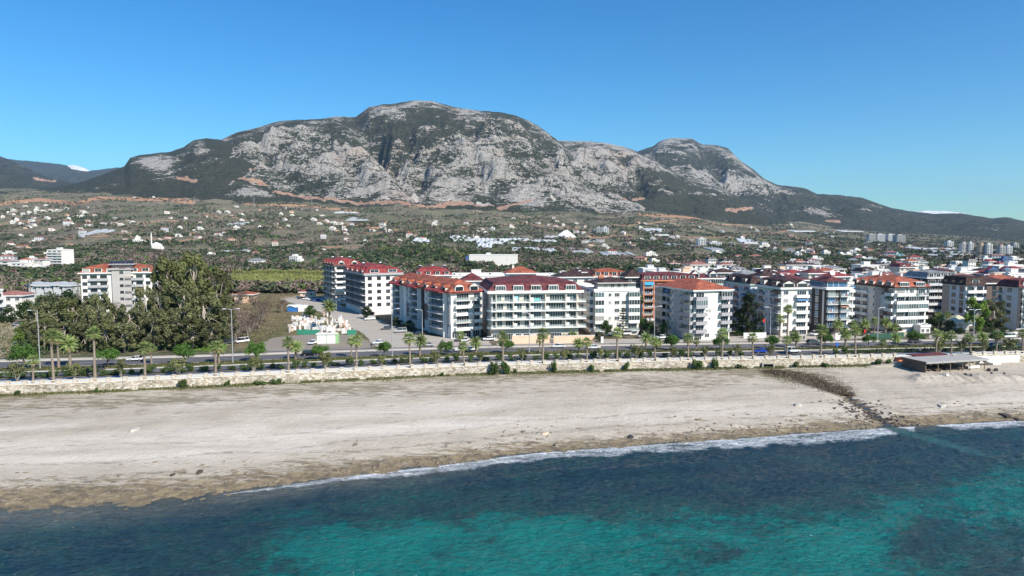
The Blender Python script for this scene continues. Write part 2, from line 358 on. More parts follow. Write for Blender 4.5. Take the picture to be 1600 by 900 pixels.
# ============================================================ SEA
xs=np.concatenate([np.linspace(-900,-125,40)[:-1],np.arange(-125,140,.42),np.linspace(140,900,40)])
tt=np.concatenate([np.linspace(0,.3,20)[:-1],np.linspace(.3,1,330)])
X=np.repeat(xs[None,:],len(tt),0); ye=Ys(X)+6; y0=np.minimum(ye-60,-40); Y=y0+(ye-y0)*tt[:,None]
Y=np.where(np.abs(X)<=140, (50+(ye-50)*((tt[:,None]-.3)/.7)), Y); Y=np.where((np.abs(X)<=140)&(tt[:,None]<.3), -60+110*tt[:,None]/.3,Y)
d=Ys(X)-Y
Z=.08*np.sin((Y*1.0-X*.18)*.55+1.5*fbm(X/22,Y/14,3))+.10*fbm(X/3.2,Y/1.7,3)+.24*fbm(X/1.7+4,Y/.95,2)
def crest(x,off,w,h,n0): return h*np.exp(-((d-off-1.8*fbm(X/16+n0,X*0+n0,3))/w)**2)
Z+=crest(X,12.5,1.5,.55,3)*sstep(-22,-4,X)*(1-sstep(26,40,X))
Z+=crest(X,8,1.3,.5,9)*sstep(75,92,X)+crest(X,17,2.2,.3,5)*(1-sstep(-45,-25,X))
Z=Z*sstep(-3,4,d)+.03
PX,PY=pxpy(X,Y,Z*0)
turq=np.zeros_like(X)+.10+.10*sstep(735,800,PY)
turq+=.62*sstep(770,860,PY+ .02*(PX-900)+14*fbm(PX/60,PY/25,3))*sstep(300,560,PX)*(1-.75*sstep(1290,1440,PX-(PY-840)*.3))
turq+=.42*np.exp(-(segd(PX,PY,[(1330,850),(1420,800),(1500,770),(1600,735)],2.2)/60)**2)
turq+=.40*np.exp(-(segd(PX,PY,[(1540,800),(1600,790)],2.2)/55)**2)+.22*np.exp(-(segd(PX,PY,[(560,870),(700,820),(900,806)],2.2)/45)**2)
turq+=.16*np.exp(-(segd(PX,PY,[(1350,768),(1370,775)],1.5)/25)**2)
turq-=.25*np.exp(-(segd(PX,PY,[(1120,870),(1300,840)],2)/30)**2)
shal=(1-sstep(1.5,12,d+4*fbm(X/9,Y/5,3)))*(1-sstep(-22,8,X))+(1-sstep(0,5,d))*.8
shal=np.clip(shal,0,1)
wf=np.interp(X,[-900,-47,-34,-10,5,45,66,84,87,92,95,130,900],[0,0,3,5.6,4.6,7,8.2,6.4,.5,.3,4.8,6,6])
wfn=wf*(1+.55*fbm(X/7,X*0+3,4)); fo=np.clip(1.3-np.abs(d-wfn*.42)/(wfn*.62+.05),0,1)*(wf>.2)
fo=fo*.80+.38*np.exp(-((d-.35)/.55)**2)*sstep(-34,-20,X)*(wf>.6); fo=np.maximum(fo,.50*np.exp(-((d-11.5-2*fbm(X/16+3,X*0+3,3))/1.3)**2)*sstep(-20,0,X)*(1-sstep(22,40,X)))
plume=np.clip(1-segd(X,Y,[tuple(onplane(1388,668,0).xy),tuple(onplane(1520,706,0).xy)])/2.6,0,1)*sstep(1375,1400,PX)
plume=np.clip(plume*1.0+.35*fbm(X/2.5,Y/2,3)*(plume>0),0,.6); fo=fo*(1-plume)
alg=np.clip(1-segd(PX,PY,[(1395,662),(1500,660)],2)/14,0,1)
sea=link('sea',npmesh('sea',np.stack([X,Y,Z],-1).reshape(-1,3),gridfaces(*X.shape),make_sea_mat(),True,
    dict(turq=turq.ravel(),shallow=shal.ravel(),foam=fo.ravel(),plume=plume.ravel(),algae=alg.ravel()))); sprop(sea,kind='structure')
# ============================================================ BEACH
xs=np.concatenate([np.linspace(-900,-135,30)[:-1],np.arange(-135,190,.4),np.linspace(190,900,30)])
tt=np.concatenate([np.linspace(-.25,.35,150)[:-1],np.linspace(.35,1,150)])
X=np.repeat(xs[None,:],len(tt),0); a=Ys(X); w=Yw(X)+.4; Y=a+(w-a)*tt[:,None]; d=Y-a
Zb=gh(X,np.minimum(Y,Yw(X)-.01))
Z=Zb+fbm(X/14,Y/7,4)*.25*sstep(1,14,d)+fbm(X/2.2,Y/1.4,3)*.05
ledge=(1-sstep(5,14,d+4*fbm(X/13,Y/9,3)))
st=fbm(X/5,Y/2.4,4); Z+=ledge*(np.floor(st*9)/9*.28+.12*fbm(X/1.3,Y/.8,3))
PX,PY=pxpy(X,Y,Z)
chan=[(1200,582),(1255,590),(1310,612),(1345,632),(1375,655),(1392,668)]
dc=segd(PX,PY,chan,1.7); Z-=.3*np.exp(-(dc/14)**2)*sstep(560,590,PY)
heap=np.exp(-(segd(PX,PY,[(1440,592),(1600,594),(1800,594)],2.6)/16)**2); Z+=heap*(1.1+.9*ridged(X/3,Y/9,3))*.8
peb=.75*np.exp(-((PY-(640+(PX-640)*-.055)) /9)**2)*sstep(300,600,PX)*(1-sstep(700,900,PX))
for px0,py0,px1,py1,wd,amp in [(0,700,400,672,15,.8),(300,690,800,658,14,.85),(0,722,480,700,14,.7),(650,668,1200,640,16,.55),(250,634,620,612,5,.4),(0,672,110,664,6,.7),(1380,650,1600,620,14,.5),(1000,640,1330,640,15,.5)]:
    peb=np.maximum(peb,amp*np.exp(-(segd(PX,PY,[(px0,py0),(px1,py1)],3)/(wd*2.2))**2))
wet=np.clip(1.15-(d+3.0)/np.interp(X,[-120,-60,-10,40,90,140],[16,16,12,10,14,11]),0,1)*.95
wet=np.maximum(wet,.30*np.exp(-((d-12)/6)**2)*sstep(-.1,.3,fbm(X/22,Y/8,3)))
wet=np.maximum(wet,.85*np.exp(-(dc/9)**2)*sstep(605,630,PY))
grs=np.exp(-((Yw(X)-Y)/1.8)**2)*.95*(1-sstep(130,150,X)); scr=sstep(30,10,Yw(X)-Y)*(.5+.6*fbm(X/26,Y/9,3))*(1-sstep(1290,1330,PX))
grs=np.maximum(grs,.6*np.exp(-(dc/22)**2)*(1-sstep(596,615,PY)))
wrk=np.exp(-((d-10.5-3*fbm(X/18,X*0,4))/.7)**2)+.8*np.exp(-((d-18-4*fbm(X/23+5,X*0,4))/.6)**2)+.6*np.exp(-((d-27-4*fbm(X/30+8,X*0+2,4))/.5)**2)
trk=np.zeros_like(X)
for k0,o_ in ((0,20),(4,24.5),(9,31),(13,15.5)):
    cc=Yw(X)-o_-5*fbm(X/60+k0,X*0+k0,3)
    for e_ in (-.85,.85): trk=np.maximum(trk,np.exp(-((Y-cc-e_)/.28)**2)*sstep(-.25,.1,fbm(X/30+k0,X*0,2)))
beach=link('beach',npmesh('beach',np.stack([X,Y,Z],-1).reshape(-1,3),gridfaces(*X.shape),make_beach_mat(),True,
    dict(wrack=wrk.ravel(),track=trk.ravel(),pebble=peb.ravel(),wet=wet.ravel(),grass=grs.ravel(),scrub=scr.ravel()))); sprop(beach,kind='structure')
BX,BY,BZ=X,Y,Z
def beachz(x,y):
    """height of the finished beach"""
    j=np.clip(np.searchsorted(xs,x),1,len(xs)-1); a_=Ys(x); t=(y-a_)/(Yw(x)+.4-a_); i=np.clip(np.searchsorted(tt,t),1,len(tt)-1)
    return float(BZ[i,j])
def on_beach(px,py):
    z=2.0
    for _ in range(12):
        p=onplane(px,py,z); z=.5*z+.5*beachz(p.x,min(p.y,float(Yw(p.x))-.2))
    return Vector((p.x,p.y,z))
# ============================================================ INLAND GROUND
us=np.concatenate([np.linspace(-2.2,-.9,60)[:-1],np.linspace(-.9,.9,720),np.linspace(.9,2.2,60)[1:]]); nu=len(us)
rows=np.concatenate([np.linspace(0,1,60),[]])
Yr=np.exp(np.linspace(math.log(300),math.log(9000),560))
U=np.repeat(us[None,:],60,0)
# near block: from the wall back to 300 m, parallel to the wall at its front edge
Xn=U*260.0; Yn=(Yw(Xn)+.3)+(300-(Yw(Xn)+.3))*rows[:,None]; Xn=U*(260+(300*1-260)*rows[:,None])
Yn=(Yw(Xn)+.3)+(300-(Yw(Xn)+.3))*rows[:,None]
Xf=us[None,:]*Yr[1:,None]; Yf=np.repeat(Yr[1:,None],nu,1)
X=np.concatenate([Xn,Xf]); Y=np.concatenate([Yn,Yf]); Z=baseZ(X,Y)-.02*(Y<600)
PX,PY=pxpy(X,Y,Z)
earth=np.zeros_like(X)
for pts,wd in [([(0,318),(60,312),(120,318),(150,310),(290,312)],5),([(225,306),(300,316)],6),([(560,352),(640,362)],4),([(640,322),(700,322),(760,322),(830,316)],3),([(880,320),(960,318)],4),([(1000,335),(1120,342)],3.5),([(380,318),(480,322),(560,330)],3)]:
    earth=np.maximum(earth,np.exp(-(segd(PX,PY,pts,1.6)/wd)**2)*(Y>1500))
for pts in ([(0,350),(80,342),(170,352),(250,345),(330,350)],[(100,372),(180,366),(260,378),(330,372)],[(300,330),(380,345),(460,338),(540,352),(640,346)],[(380,395),(470,382),(560,388)],[(560,365),(680,358),(800,350),(900,356)],[(880,375),(1000,366),(1120,372),(1240,360)],[(960,352),(1060,345),(1160,352),(1250,372)],[(1250,372),(1350,388),(1480,398)],[(1180,392),(1290,384),(1380,378)]):
    earth=np.maximum(earth,.85*np.exp(-(segd(PX+6*fbm(PX/30,PY/30,2),PY+4*fbm(PX/24+3,PY/30,2),pts,1.6)/1.5)**2)*(Y>900))
lot=sstep(360,375,PX)*(1-sstep(600,640,PX))*sstep(452,466,PY)*(Y<420)*(1-sstep(540,552,PY))
lot=np.maximum(lot,(1-sstep(30,45,PX))*sstep(485,500,PY)*.8)
grass=np.clip(sstep(365,380,PX)*(1-sstep(500,520,PX))*sstep(428,434,PY)*(1-sstep(446,452,PY)),0,1)
grass=np.maximum(grass,np.exp(-((PX-330)/22)**2-((PY-535)/12)**2)); grass=np.maximum(grass,.8*(Y<YO(X,32.))*(Y>YO(X,11.)))
land=link('ground',npmesh('ground',np.stack([X,Y,Z],-1).reshape(-1,3),gridfaces(*X.shape),make_land_mat(),True,dict(earth=earth.ravel(),lot=lot.ravel(),grass=grass.ravel()))); sprop(land,kind='structure')
# ============================================================ MOUNTAINS
def layer(name,tab,Rd,Fd,rock,nx=900,ny=260,amp=70,valleys=(),earthl=(),talusl=(),snowf=None,mat=None,seed=0,prof=.9,foot=None,w=260,rockf=None):
    tu=[];te=[]
    for x,y in tab: u,e=ray(x,y); tu.append(u); te.append(e)
    us=np.linspace(tu[0],tu[-1],nx); er=np.interp(us,tu,te)
    Rr=np.interp(us,np.linspace(tu[0],tu[-1],len(Rd)),Rd) if hasattr(Rd,'__len__') else np.full(nx,float(Rd))
    Fr=np.interp(us,np.linspace(tu[0],tu[-1],len(Fd)),Fd) if hasattr(Fd,'__len__') else np.full(nx,float(Fd))
    Rr=Rr*(1+.025*fbm(us*9+seed,us*0+seed,3))
    zr=CZ+Rr*er+Rr*.0012*fbm(us*60+seed,us*0,4)
    t=np.concatenate([np.linspace(0,1,ny),1+np.linspace(.02,.5,24)])[:,None]
    Y=Fr+(Rr-Fr)*t; X=us*Y; zf=baseZ(us*Fr,Fr)-12 if foot is None else CZ+Fr*foot
    tc=np.clip(t,0,1); s=tc**prof; s=.75*s+.25*sstep(0,1,tc)
    Z=zf+(zr-zf)*s
    hgt=np.maximum(zr-zf,0); env=np.sin(np.pi*tc)**1.15*np.clip(hgt/350,0.1,1.6)
    xr=X*.72+Y*.69; yr=-X*.69+Y*.72; q=ridged(xr/(w*4.2)+seed,yr/(w*2.3)+seed,4,.5)-.15; q2=fbm(X/(w*.6)+seed,Y/(w*.6),4,.5); q3=fbm(X/(w*.16)+seed,Y/(w*.22),3,.5)
    q=q-q.mean(); env=env*(1-.85*sstep(.55,.97,tc)); Z=Z+env*amp*(1.0*q+.42*q2+.10*q3)
    Z=np.where(t>1,zr-(t-1)*(Rr-Fr)*.5,Z)
    PX,PY=pxpy(X,Y,Z)
    for pts,wd,dep in valleys: Z-=env*dep*np.exp(-(segd(PX,PY,pts)/wd)**2)
    PX,PY=pxpy(X,Y,Z)
    rk=rock+np.zeros_like(X)
    if rockf: rk=rockf(PX,PY,tc,rk)
    rk=rk+np.clip(1.5*q+1.0*q2,-.9,.9)
    ea=np.zeros_like(X); ta=np.zeros_like(X)
    wb=fbm(PX/14,PY/14,3)*5; wv=fbm(PX/11+5,PY/11,3)*4
    for pts,wd in earthl: ea=np.maximum(ea,np.exp(-(segd(PX+wb,PY+wv,pts,1.8)/(1.35*wd*(1+.5*fbm(PX/25,PY/25,2))))**2))
    for pts,wd in talusl: ta=np.maximum(ta,np.clip(1.5-segd(PX+wb,PY+wv,pts,1.5)/(wd*.8),0,1))
    sn=snowf(PX,PY,tc) if snowf else np.zeros_like(X)
    o=link(name,npmesh(name,np.stack([X,Y,Z],-1).reshape(-1,3),gridfaces(*X.shape),mat,True,dict(rock=rk.ravel(),earth=ea.ravel(),talus=ta.ravel(),snow=sn.ravel())))
    sprop(o,kind='structure'); return o
MR=make_mountain_mat('limestone_mountain',1.0); MF=make_mountain_mat('far_mountain',1.6,.4)
def rockC(PX,PY,t,rk):
    n=fbm(PX/90,PY/45,3)
    rk=rk-.24*sstep(250,175,PY+20*n)*sstep(430,600,PX)*(1-.5*sstep(560,640,PX)*(1-sstep(640,700,PX)))
    rk=rk-.35*np.exp(-(segd(PX,PY,[(470,200),(560,200),(640,210)],1.5)/30)**2)-.5*np.exp(-(segd(PX,PY,[(700,195),(790,200),(850,240),(930,275),(1000,300)],1.6)/26)**2)
    rk=rk+.3*np.exp(-((PX-345)/35)**2-((PY-232)/16)**2)+.24*np.exp(-((PX-760)/120)**2-((PY-285)/24)**2)+.2*np.exp(-((PX-600)/35)**2-((PY-170)/9)**2)
    rk=rk-.8*sstep(.10,.02,t)
    return rk
tabC=[(268,318),(285,290),(300,262),(312,247),(330,229),(344,219),(369,207),(400,200),(437,189),(470,187),(500,186),(525,182),(555,183),(565,176),(577,167),(598,163),(619,162),(640,157.5),(652,157),(675,158),(697,164),(720,169),(742,172),(787,176),(806,181),(825,188),(842,197),(855,207),(874,221),(900,243),(930,262),(960,280),(1000,300),(1040,320),(1070,335)]
layer('mountain',tabC,4700,[3250,3250,3200,3150,3100,3150,3300],.30,1500,420,140,
  valleys=[([(556,188),(585,215),(608,240),(630,268),(648,305)],14,85),([(500,190),(530,240),(580,300)],12,35),([(640,215),(660,260),(655,300)],10,45),([(742,180),(735,230),(760,290)],12,35),([(400,205),(430,250),(460,290)],14,40),([(835,200),(870,250),(930,285)],14,40)],
  earthl=[([(305,266),(340,266),(395,262)],5),([(340,275),(400,283),(430,300),(420,305)],4.5),([(395,290),(432,300),(470,308),(520,312),(560,318),(620,316),(670,324)],3.2),([(670,326),(700,318),(735,318)],4.5),([(780,326),(830,312)],3.5),([(700,318),(770,322)],2)],
  talusl=[([(597,306),(608,312)],4),([(646,306),(652,314)],4),([(692,313),(702,313)],3.4),([(745,318),(765,320)],3.0),([(860,305),(866,314)],4)],mat=MR,seed=2.3,rockf=rockC)
tabB=[(-40,292),(20,300),(60,296),(112,288),(134,282),(156,274),(175,267),(194,260),(203,247),(219,242),(240,240),(266,237),(287,230),(295,224),(303,219),(322,216),(344,218),(380,232),(430,262),(500,312),(520,322)]
def rockB(PX,PY,t,rk):
    return rk-1.3+1.9*np.exp(-((PX-225)/28)**2-((PY-250)/10)**2)+1.9*np.exp(-((PX-255)/28)**2-((PY-262)/20)**2)+1.7*np.exp(-((PX-312)/20)**2-((PY-232)/14)**2)+1.6*np.exp(-((PX-390)/60)**2-((PY-300)/18)**2)
layer('forested_hill',tabB,[4600,4500,4400,4300],[3300,3200,3100,3100],.0,700,240,55,earthl=[([(280,278),(305,282)],4)],mat=MR,seed=5.1,rockf=rockB)
tabD=[(840,260),(855,235),(869,220),(895,220),(916,221),(944,223),(958,226),(973,229),(994,236),(1020,249),(1045,263),(1075,278),(1118,290),(1155,308),(1190,325),(1230,342),(1260,352)]
def rockD(PX,PY,t,rk):
    rk=rk+.12-1.1*sstep(0,25,PY-(236+(PX-985)*.38)+6*fbm(PX/20,PY/20,2))*sstep(975,1010,PX)-.25*np.exp(-(segd(PX,PY,[(860,225),(940,227)])/7)**2)
    return rk-1.0*sstep(300,312,PY)+.9*np.exp(-(segd(PX,PY,[(1100,300),(1150,315)],2)/14)**2)
layer('mountain',tabD,5300,[3600,3500,3400],.30,800,260,110,valleys=[([(950,225),(985,260),(1010,300)],10,45)],earthl=[([(940,318),(975,312)],4),([(1140,328),(1170,326)],4.5),([(990,312),(1005,310)],3)],mat=MR,seed=8.4,rockf=rockD)
tabE=[(960,262),(980,248),(998,236),(1010,232),(1020,229),(1029,222),(1037,218),(1051,215.5),(1068,216),(1083,217),(1090,222),(1098,226),(1112,226),(1125,228),(1138,232),(1147,242),(1160,253),(1176,264),(1192,277),(1203,284),(1215,289),(1235,291),(1254,293),(1277,303),(1305,304),(1347,309),(1370,317),(1389,324),(1410,328),(1431,331),(1460,334),(1500,333),(1516,336),(1552,341),(1572,339),(1600,345.5),(1640,350),(1700,352),(1780,356),(2100,350),(2600,362),(3000,372)]
def rockE(PX,PY,t,rk):
    rk=rk-1.1*sstep(1190,1240,PX)+1.5*np.exp(-((PX-1275)/30)**2-((PY-330)/9)**2)+1.4*np.exp(-((PX-1365)/22)**2-((PY-322)/6)**2)+1.2*np.exp(-((PX-1230)/20)**2-((PY-300)/7)**2)
    rk=rk-.9*sstep(.25,.05,t); return rk+.4*sstep(235,218,PY)
layer('mountain',tabE,[7600,7200,6300,6000,6000,6000,6000,6000,6000,6000,6000],[4700,4550,4300,4100,4000,4000,4000,4000,4000,4000,4000],.15,1500,300,120,valleys=[([(1095,228),(1120,260),(1150,300)],10,60)],earthl=[([(1295,345),(1312,346)],3)],mat=MF,seed=12.7,rockf=rockE,w=380)
tabA=[(-1300,300),(-800,262),(-420,235),(-200,215),(-90,225),(0,244),(16,250),(37,263),(55,270),(75,277),(100,285),(125,291),(170,300)]
layer('far_hill',tabA,8200,5200,-1.2,620,140,110,earthl=[([(55,278),(85,284)],2.5)],mat=MF,seed=15.2,w=420)
tabG=[(-60,252),(0,248),(16,249),(41,251),(66,253.5),(90,256),(104,258),(112,264),(135,268),(162,264),(181,262),(205,262),(240,268),(300,280)]
layer('far_mountain',tabG,12500,9500,-1.5,360,120,220,mat=MF,seed=18.1,w=900,foot=.055)
MSN=plain('snow',(.86,.88,.9),.8,.03,.001,world=True)
tabS=[(80,275),(95,262),(104,258.5),(114,257.5),(125,260),(140,266),(160,272),(180,280)]
layer('snowy_summit',tabS,14500,13300,.0,160,60,150,snowf=lambda a,b,c:a*0+1,mat=MF,seed=21,w=1200,foot=.05)
tabS=[(1390,345),(1425,332),(1445,329),(1465,329.5),(1485,330),(1510,334),(1540,345)]
layer('snowy_summit',tabS,14500,13300,.0,160,60,100,snowf=lambda a,b,c:a*0+1,mat=MF,seed=23,w=1200,foot=.01)
# ============================================================ BUILDING KIT
def railglass():
    m,nt,b,out=nmat('railing_glass'); b.inputs['Base Color'].default_value=(.45,.50,.49,1); b.inputs['Roughness'].default_value=.08; t=nt.nodes.new('ShaderNodeBsdfTransparent'); t.inputs[0].default_value=(.92,.97,.96,1)
    ms=nt.nodes.new('ShaderNodeMixShader'); ms.inputs[0].default_value=.62; nt.links.new(b.outputs[0],ms.inputs[1]); nt.links.new(t.outputs[0],ms.inputs[2]); nt.links.new(ms.outputs[0],out.inputs[0]); return m
WHITE=wallmat('white_render',(.77,.745,.695)); CREAM=wallmat('cream_render',(.66,.60,.52)); BEIGE=wallmat('beige_render',(.47,.37,.29)); GREY=wallmat('grey_render',(.42,.42,.42))
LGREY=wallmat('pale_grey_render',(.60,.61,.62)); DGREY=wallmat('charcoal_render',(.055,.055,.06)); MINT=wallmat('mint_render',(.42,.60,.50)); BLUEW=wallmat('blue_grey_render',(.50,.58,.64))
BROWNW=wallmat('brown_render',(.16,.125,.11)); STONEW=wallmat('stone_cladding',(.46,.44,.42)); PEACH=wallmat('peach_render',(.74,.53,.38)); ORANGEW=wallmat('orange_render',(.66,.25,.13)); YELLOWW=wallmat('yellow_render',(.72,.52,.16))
FLANK_SHADE=wallmat('shaded_flank_render',(.13,.135,.15)); PINKW=wallmat('pink_render',(.62,.33,.30)); TURQW=wallmat('turquoise_render',(.22,.45,.50)); NAVYW=wallmat('navy_render',(.07,.14,.30))  # dark flank panel colour has the side walls' shade and dark glass painted in
T_RED=tilemat('red_tiles',(.32,.05,.048)); T_ORANGE=tilemat('orange_tiles',(.41,.115,.06)); T_MAROON=tilemat('maroon_tiles',(.165,.04,.042)); T_BROWN=tilemat('brown_tiles',(.065,.032,.026)); T_GREY=tilemat('grey_tiles',(.30,.31,.32)); T_ROSE=tilemat('faded_red_tiles',(.38,.17,.14))
FLATR=plain('flat_roof_screed',(.48,.47,.45),.9,.2,.3); TRIM=wallmat('white_trim',(.80,.79,.76),.12); FRAMEW=plain('white_window_frame',(.74,.74,.72),.5,.05); FRAMED=plain('dark_window_frame',(.06,.06,.065),.5,.1)
GL=glassmat('window_glass',(.035,.05,.06)); GLG=glassmat('greenish_glass',(.075,.105,.105),.06); GLB=glassmat('bluish_glass',(.06,.14,.24),.05); RAILM=plain('metal_railing',(.30,.31,.32),.4,.05,metal=.6)
RAILG=railglass(); DARKIN=plain('dark_interior',(.02,.02,.022),.9,.2); CURT=plain('curtain',(.45,.43,.40),.9,.2); SOLAR=glassmat('solar_panel_glass',(.012,.018,.035),.1); TANKM=plain('white_water_tank',(.72,.72,.72),.4,.06)
CACHE={}
def cached(key,fn):
    if key not in CACHE: CACHE[key]=fn()
    return CACHE[key]
def ring(mb,w,h,t,y0,y1,mi=0,z=0,x=0):
    mb.box((x-w/2,y0,z),(x-w/2+t,y1,z+h),mi); mb.box((x+w/2-t,y0,z),(x+w/2,y1,z+h),mi)
    mb.box((x-w/2+t,y0,z+h-t),(x+w/2-t,y1,z+h),mi); mb.box((x-w/2+t,y0,z),(x+w/2-t,y1,z+t),mi)
def win_mesh(w,h,fm,gm,mull=1,bars=0):
    def f():
        mb=MB(); t=.09; ring(mb,w,h,t,-.09,.02); mb.box((-w/2+t,-.03,t),(w/2-t,.01,h-t),1)
        for i in range(mull): x=-w/2+w*(i+1)/(mull+1); mb.box((x-.035,-.075,t),(x+.035,-.03,h-t),0)
        for i in range(bars): z=h*(i+1)/(bars+1); mb.box((-w/2+t,-.07,z-.03),(w/2-t,-.031,z+.03),0)
        mb.box((-w/2-.08,-.16,-.09),(w/2+.08,.02,-.005),0)
        return mb.mesh('window',[fm,gm])
    return cached(('win',round(w,2),round(h,2),fm.name,gm.name,mull,bars),f)
def balc_mesh(w,d,kind,pm):
    def f():
        mb=MB(); mb.box((-w/2,-d,-.2),(w/2,.0,0),0)
        if kind in 'be':
            mb.box((-w/2,-d,0),(w/2,-d+.14,.95),0); mb.box((-w/2,-d+.14,0),(-w/2+.14,0,.95),0); mb.box((w/2-.14,-d+.14,0),(w/2,0,.95),0)
        return mb.mesh('balcony',[pm])
    return cached(('bal',round(w,2),d,kind,pm.name),f)
def rail_mesh(w,d,kind,H=2.8):
    def f():
        mb=MB()
        if kind=='g':
            mb.box((-w/2+.03,-d+.03,.05),(w/2-.03,-d+.06,1.0),1)
            for s in (-1,1): mb.box((s*(w/2-.045)-.015,-d+.07,.05),(s*(w/2-.045)+.015,0,1.0),1)
            mb.box((-w/2,-d,1.0),(w/2,-d+.08,1.07),0)
        elif kind=='r':
            mb.box((-w/2,-d,.95),(w/2,-d+.07,1.03),0); mb.box((-w/2,-d,.3),(w/2,-d+.04,.34),0); mb.box((-w/2,-d,.6),(w/2,-d+.04,.64),0)
            n=max(2,int(w/.35))
            for i in range(n+1): x=-w/2+.03+(w-.06)*i/n; mb.box((x-.02,-d+.005,0),(x+.02,-d+.045,.95),0)
            for s in (-1,1): mb.box((s*(w/2-.03)-.02,-d+.07,.95),(s*(w/2-.03)+.02,0,1.03),0); mb.box((s*(w/2-.03)-.02,-d+.07,.45),(s*(w/2-.03)+.02,0,.5),0)
        elif kind=='e':
            h=H-.25-.95; mb.box((-w/2+.05,-d+.05,.95),(w/2-.05,-d+.08,.95+h),1)
            for s in (-1,1): mb.box((s*(w/2-.065)-.015,-d+.08,.95),(s*(w/2-.065)+.015,0,.95+h),1)
            n=max(2,int(w/.9))
            for i in range(n+1): x=-w/2+.04+(w-.08)*i/n; mb.box((x-.04,-d+.01,.95),(x+.04,-d+.049,.95+h),2)
            mb.box((-w/2,-d+.0,.95+h),(w/2,0,.95+h+.06),2)
        return mb.mesh('railing',[RAILM,RAILG if kind=='g' else GLG,FRAMEW])
    return cached(('rail',round(w,2),d,kind,round(H,2)),f)
def ac_mesh(): return cached('ac',lambda:(lambda mb:(mb.box((-.42,-.18,.05),(.42,.18,.65)),mb.box((-.3,-.2,.12),(.3,-.181,.58),1),mb.mesh('air_conditioner',[TANKM,DARKIN]))[-1])(MB()))
AWC=[plain('cream_awning',(.62,.56,.45),.85,.08),plain('green_awning',(.10,.24,.16),.85,.1),plain('brown_awning',(.28,.16,.10),.85,.1),plain('blue_awning',(.10,.22,.38),.85,.1)]
def awn_mesh(w,i): return cached(('awn',round(w,1),i),lambda:(lambda mb:(mb.face([(-w*.45,-.05,0),(w*.45,-.05,0),(w*.45,-1.35,-.7),(-w*.45,-1.35,-.7)]),mb.face([(-w*.45,-1.35,-.7),(w*.45,-1.35,-.7),(w*.45,-1.37,-.95),(-w*.45,-1.37,-.95)]),mb.mesh('awning',[AWC[i]]))[-1])(MB()))
def laun_mesh(i): return cached(('laun',i),lambda:(lambda mb:([mb.face([(-.9+.5*j,-.02*j,.0),(-.5+.5*j,-.02*j,.0),(-.5+.5*j,-.02*j,.62),(-.9+.5*j,-.02*j,.62)],j%3) for j in range(3)],mb.mesh('laundry',[[plain('towel_red',(.45,.08,.08)),TRIM,plain('towel_blue',(.10,.18,.40))][(i+k)%3] for k in range(3)]))[-1])(MB()))
class FC:
    """a facade: origin, direction and outward normal in the building's own frame"""
    def __init__(s,root,O,dirang,L): s.root=root; s.O=O; s.a=dirang; s.L=L; s.c,s.s=math.cos(dirang),math.sin(dirang)
    def pt(s,t,off,z): return (s.O[0]+s.c*t+s.s*off,s.O[1]+s.s*t-s.c*off,z)
    def add(s,name,mesh,t,off,z,parent=None): return link(name,mesh,parent or s.root,s.pt(t,off,z) if parent is None else (0,0,0),s.a if parent is None else 0)
def bay(fc,code,t0,t1,z,H,S):
    w=t1-t0; c=(t0+t1)/2; fm=S.get('frame',FRAMEW); gm=S.get('glass',GL); pm=S.get('par',TRIM); rm=random.random
    def W(ww,hh,zz,x=c,m=1,g=None,b=0): fc.add('window',win_mesh(min(ww,w-.2),hh,fm,g or gm,m,b),x,0,z+zz)
    if code=='p': return
    if code=='w': W(1.15,1.3,.95)
    elif code=='W': W(1.9,1.45,.9,m=2)
    elif code=='V': W(min(1.9,w*.8),2.2,.3,m=1,b=1)
    elif code=='q': W(.75,.75,1.3,m=0)
    elif code=='2': W(.95,1.35,.95,x=c-w*.22); W(.95,1.35,.95,x=c+w*.22)
    elif code=='D': W(w*.8,2.3,.1,m=max(1,int(w/1.2)))
    else:
        k=code.lower(); d=S.get('bd',1.3); bw=w*S.get('bw',.96)
        dw=min(bw-.5,max(1.2,bw*.72)); zz=.02
        o=link('door',cached(('door',round(dw,2),fm.name,gm.name),lambda:win_mesh(dw,2.25,fm,gm,max(1,int(dw/1.1)))),fc.root,fc.pt(c,0,z+.1),fc.a)
        if k in 'bgre' :
            b=fc.add('balcony',balc_mesh(bw,d,k,pm),c,.0,z)
            if k!='b': link('railing',rail_mesh(bw,d,k,H),b)
            q=rm()
            if q<.16: link('air_conditioner',ac_mesh(),b,(bw*.32*random.choice([-1,1]),-.35,.0 if q<.08 else 1.7))
            elif q<.26 and k in 'bgr' and z>5: link('awning',awn_mesh(bw,random.randint(0,3)),b,(0,0,H-.35))
            elif q<.36 and k in 'gr': link('laundry',laun_mesh(random.randint(0,2)),b,(0,-d-.02,.35))
def facade(fc,spec,floors,z0,H,S,gspec=None):
    rows=spec if isinstance(spec,list) else [spec]*floors
    for fl in range(floors):
        sp=rows[min(fl,len(rows)-1)]
        toks=sp.split(); tot=sum(float(t[1:] or 1) for t in toks); t=0
        for k in toks:
            wdt=float(k[1:] or 1)/tot*fc.L; bay(fc,k[0],t,t+wdt,z0+fl*H,H,S); t+=wdt
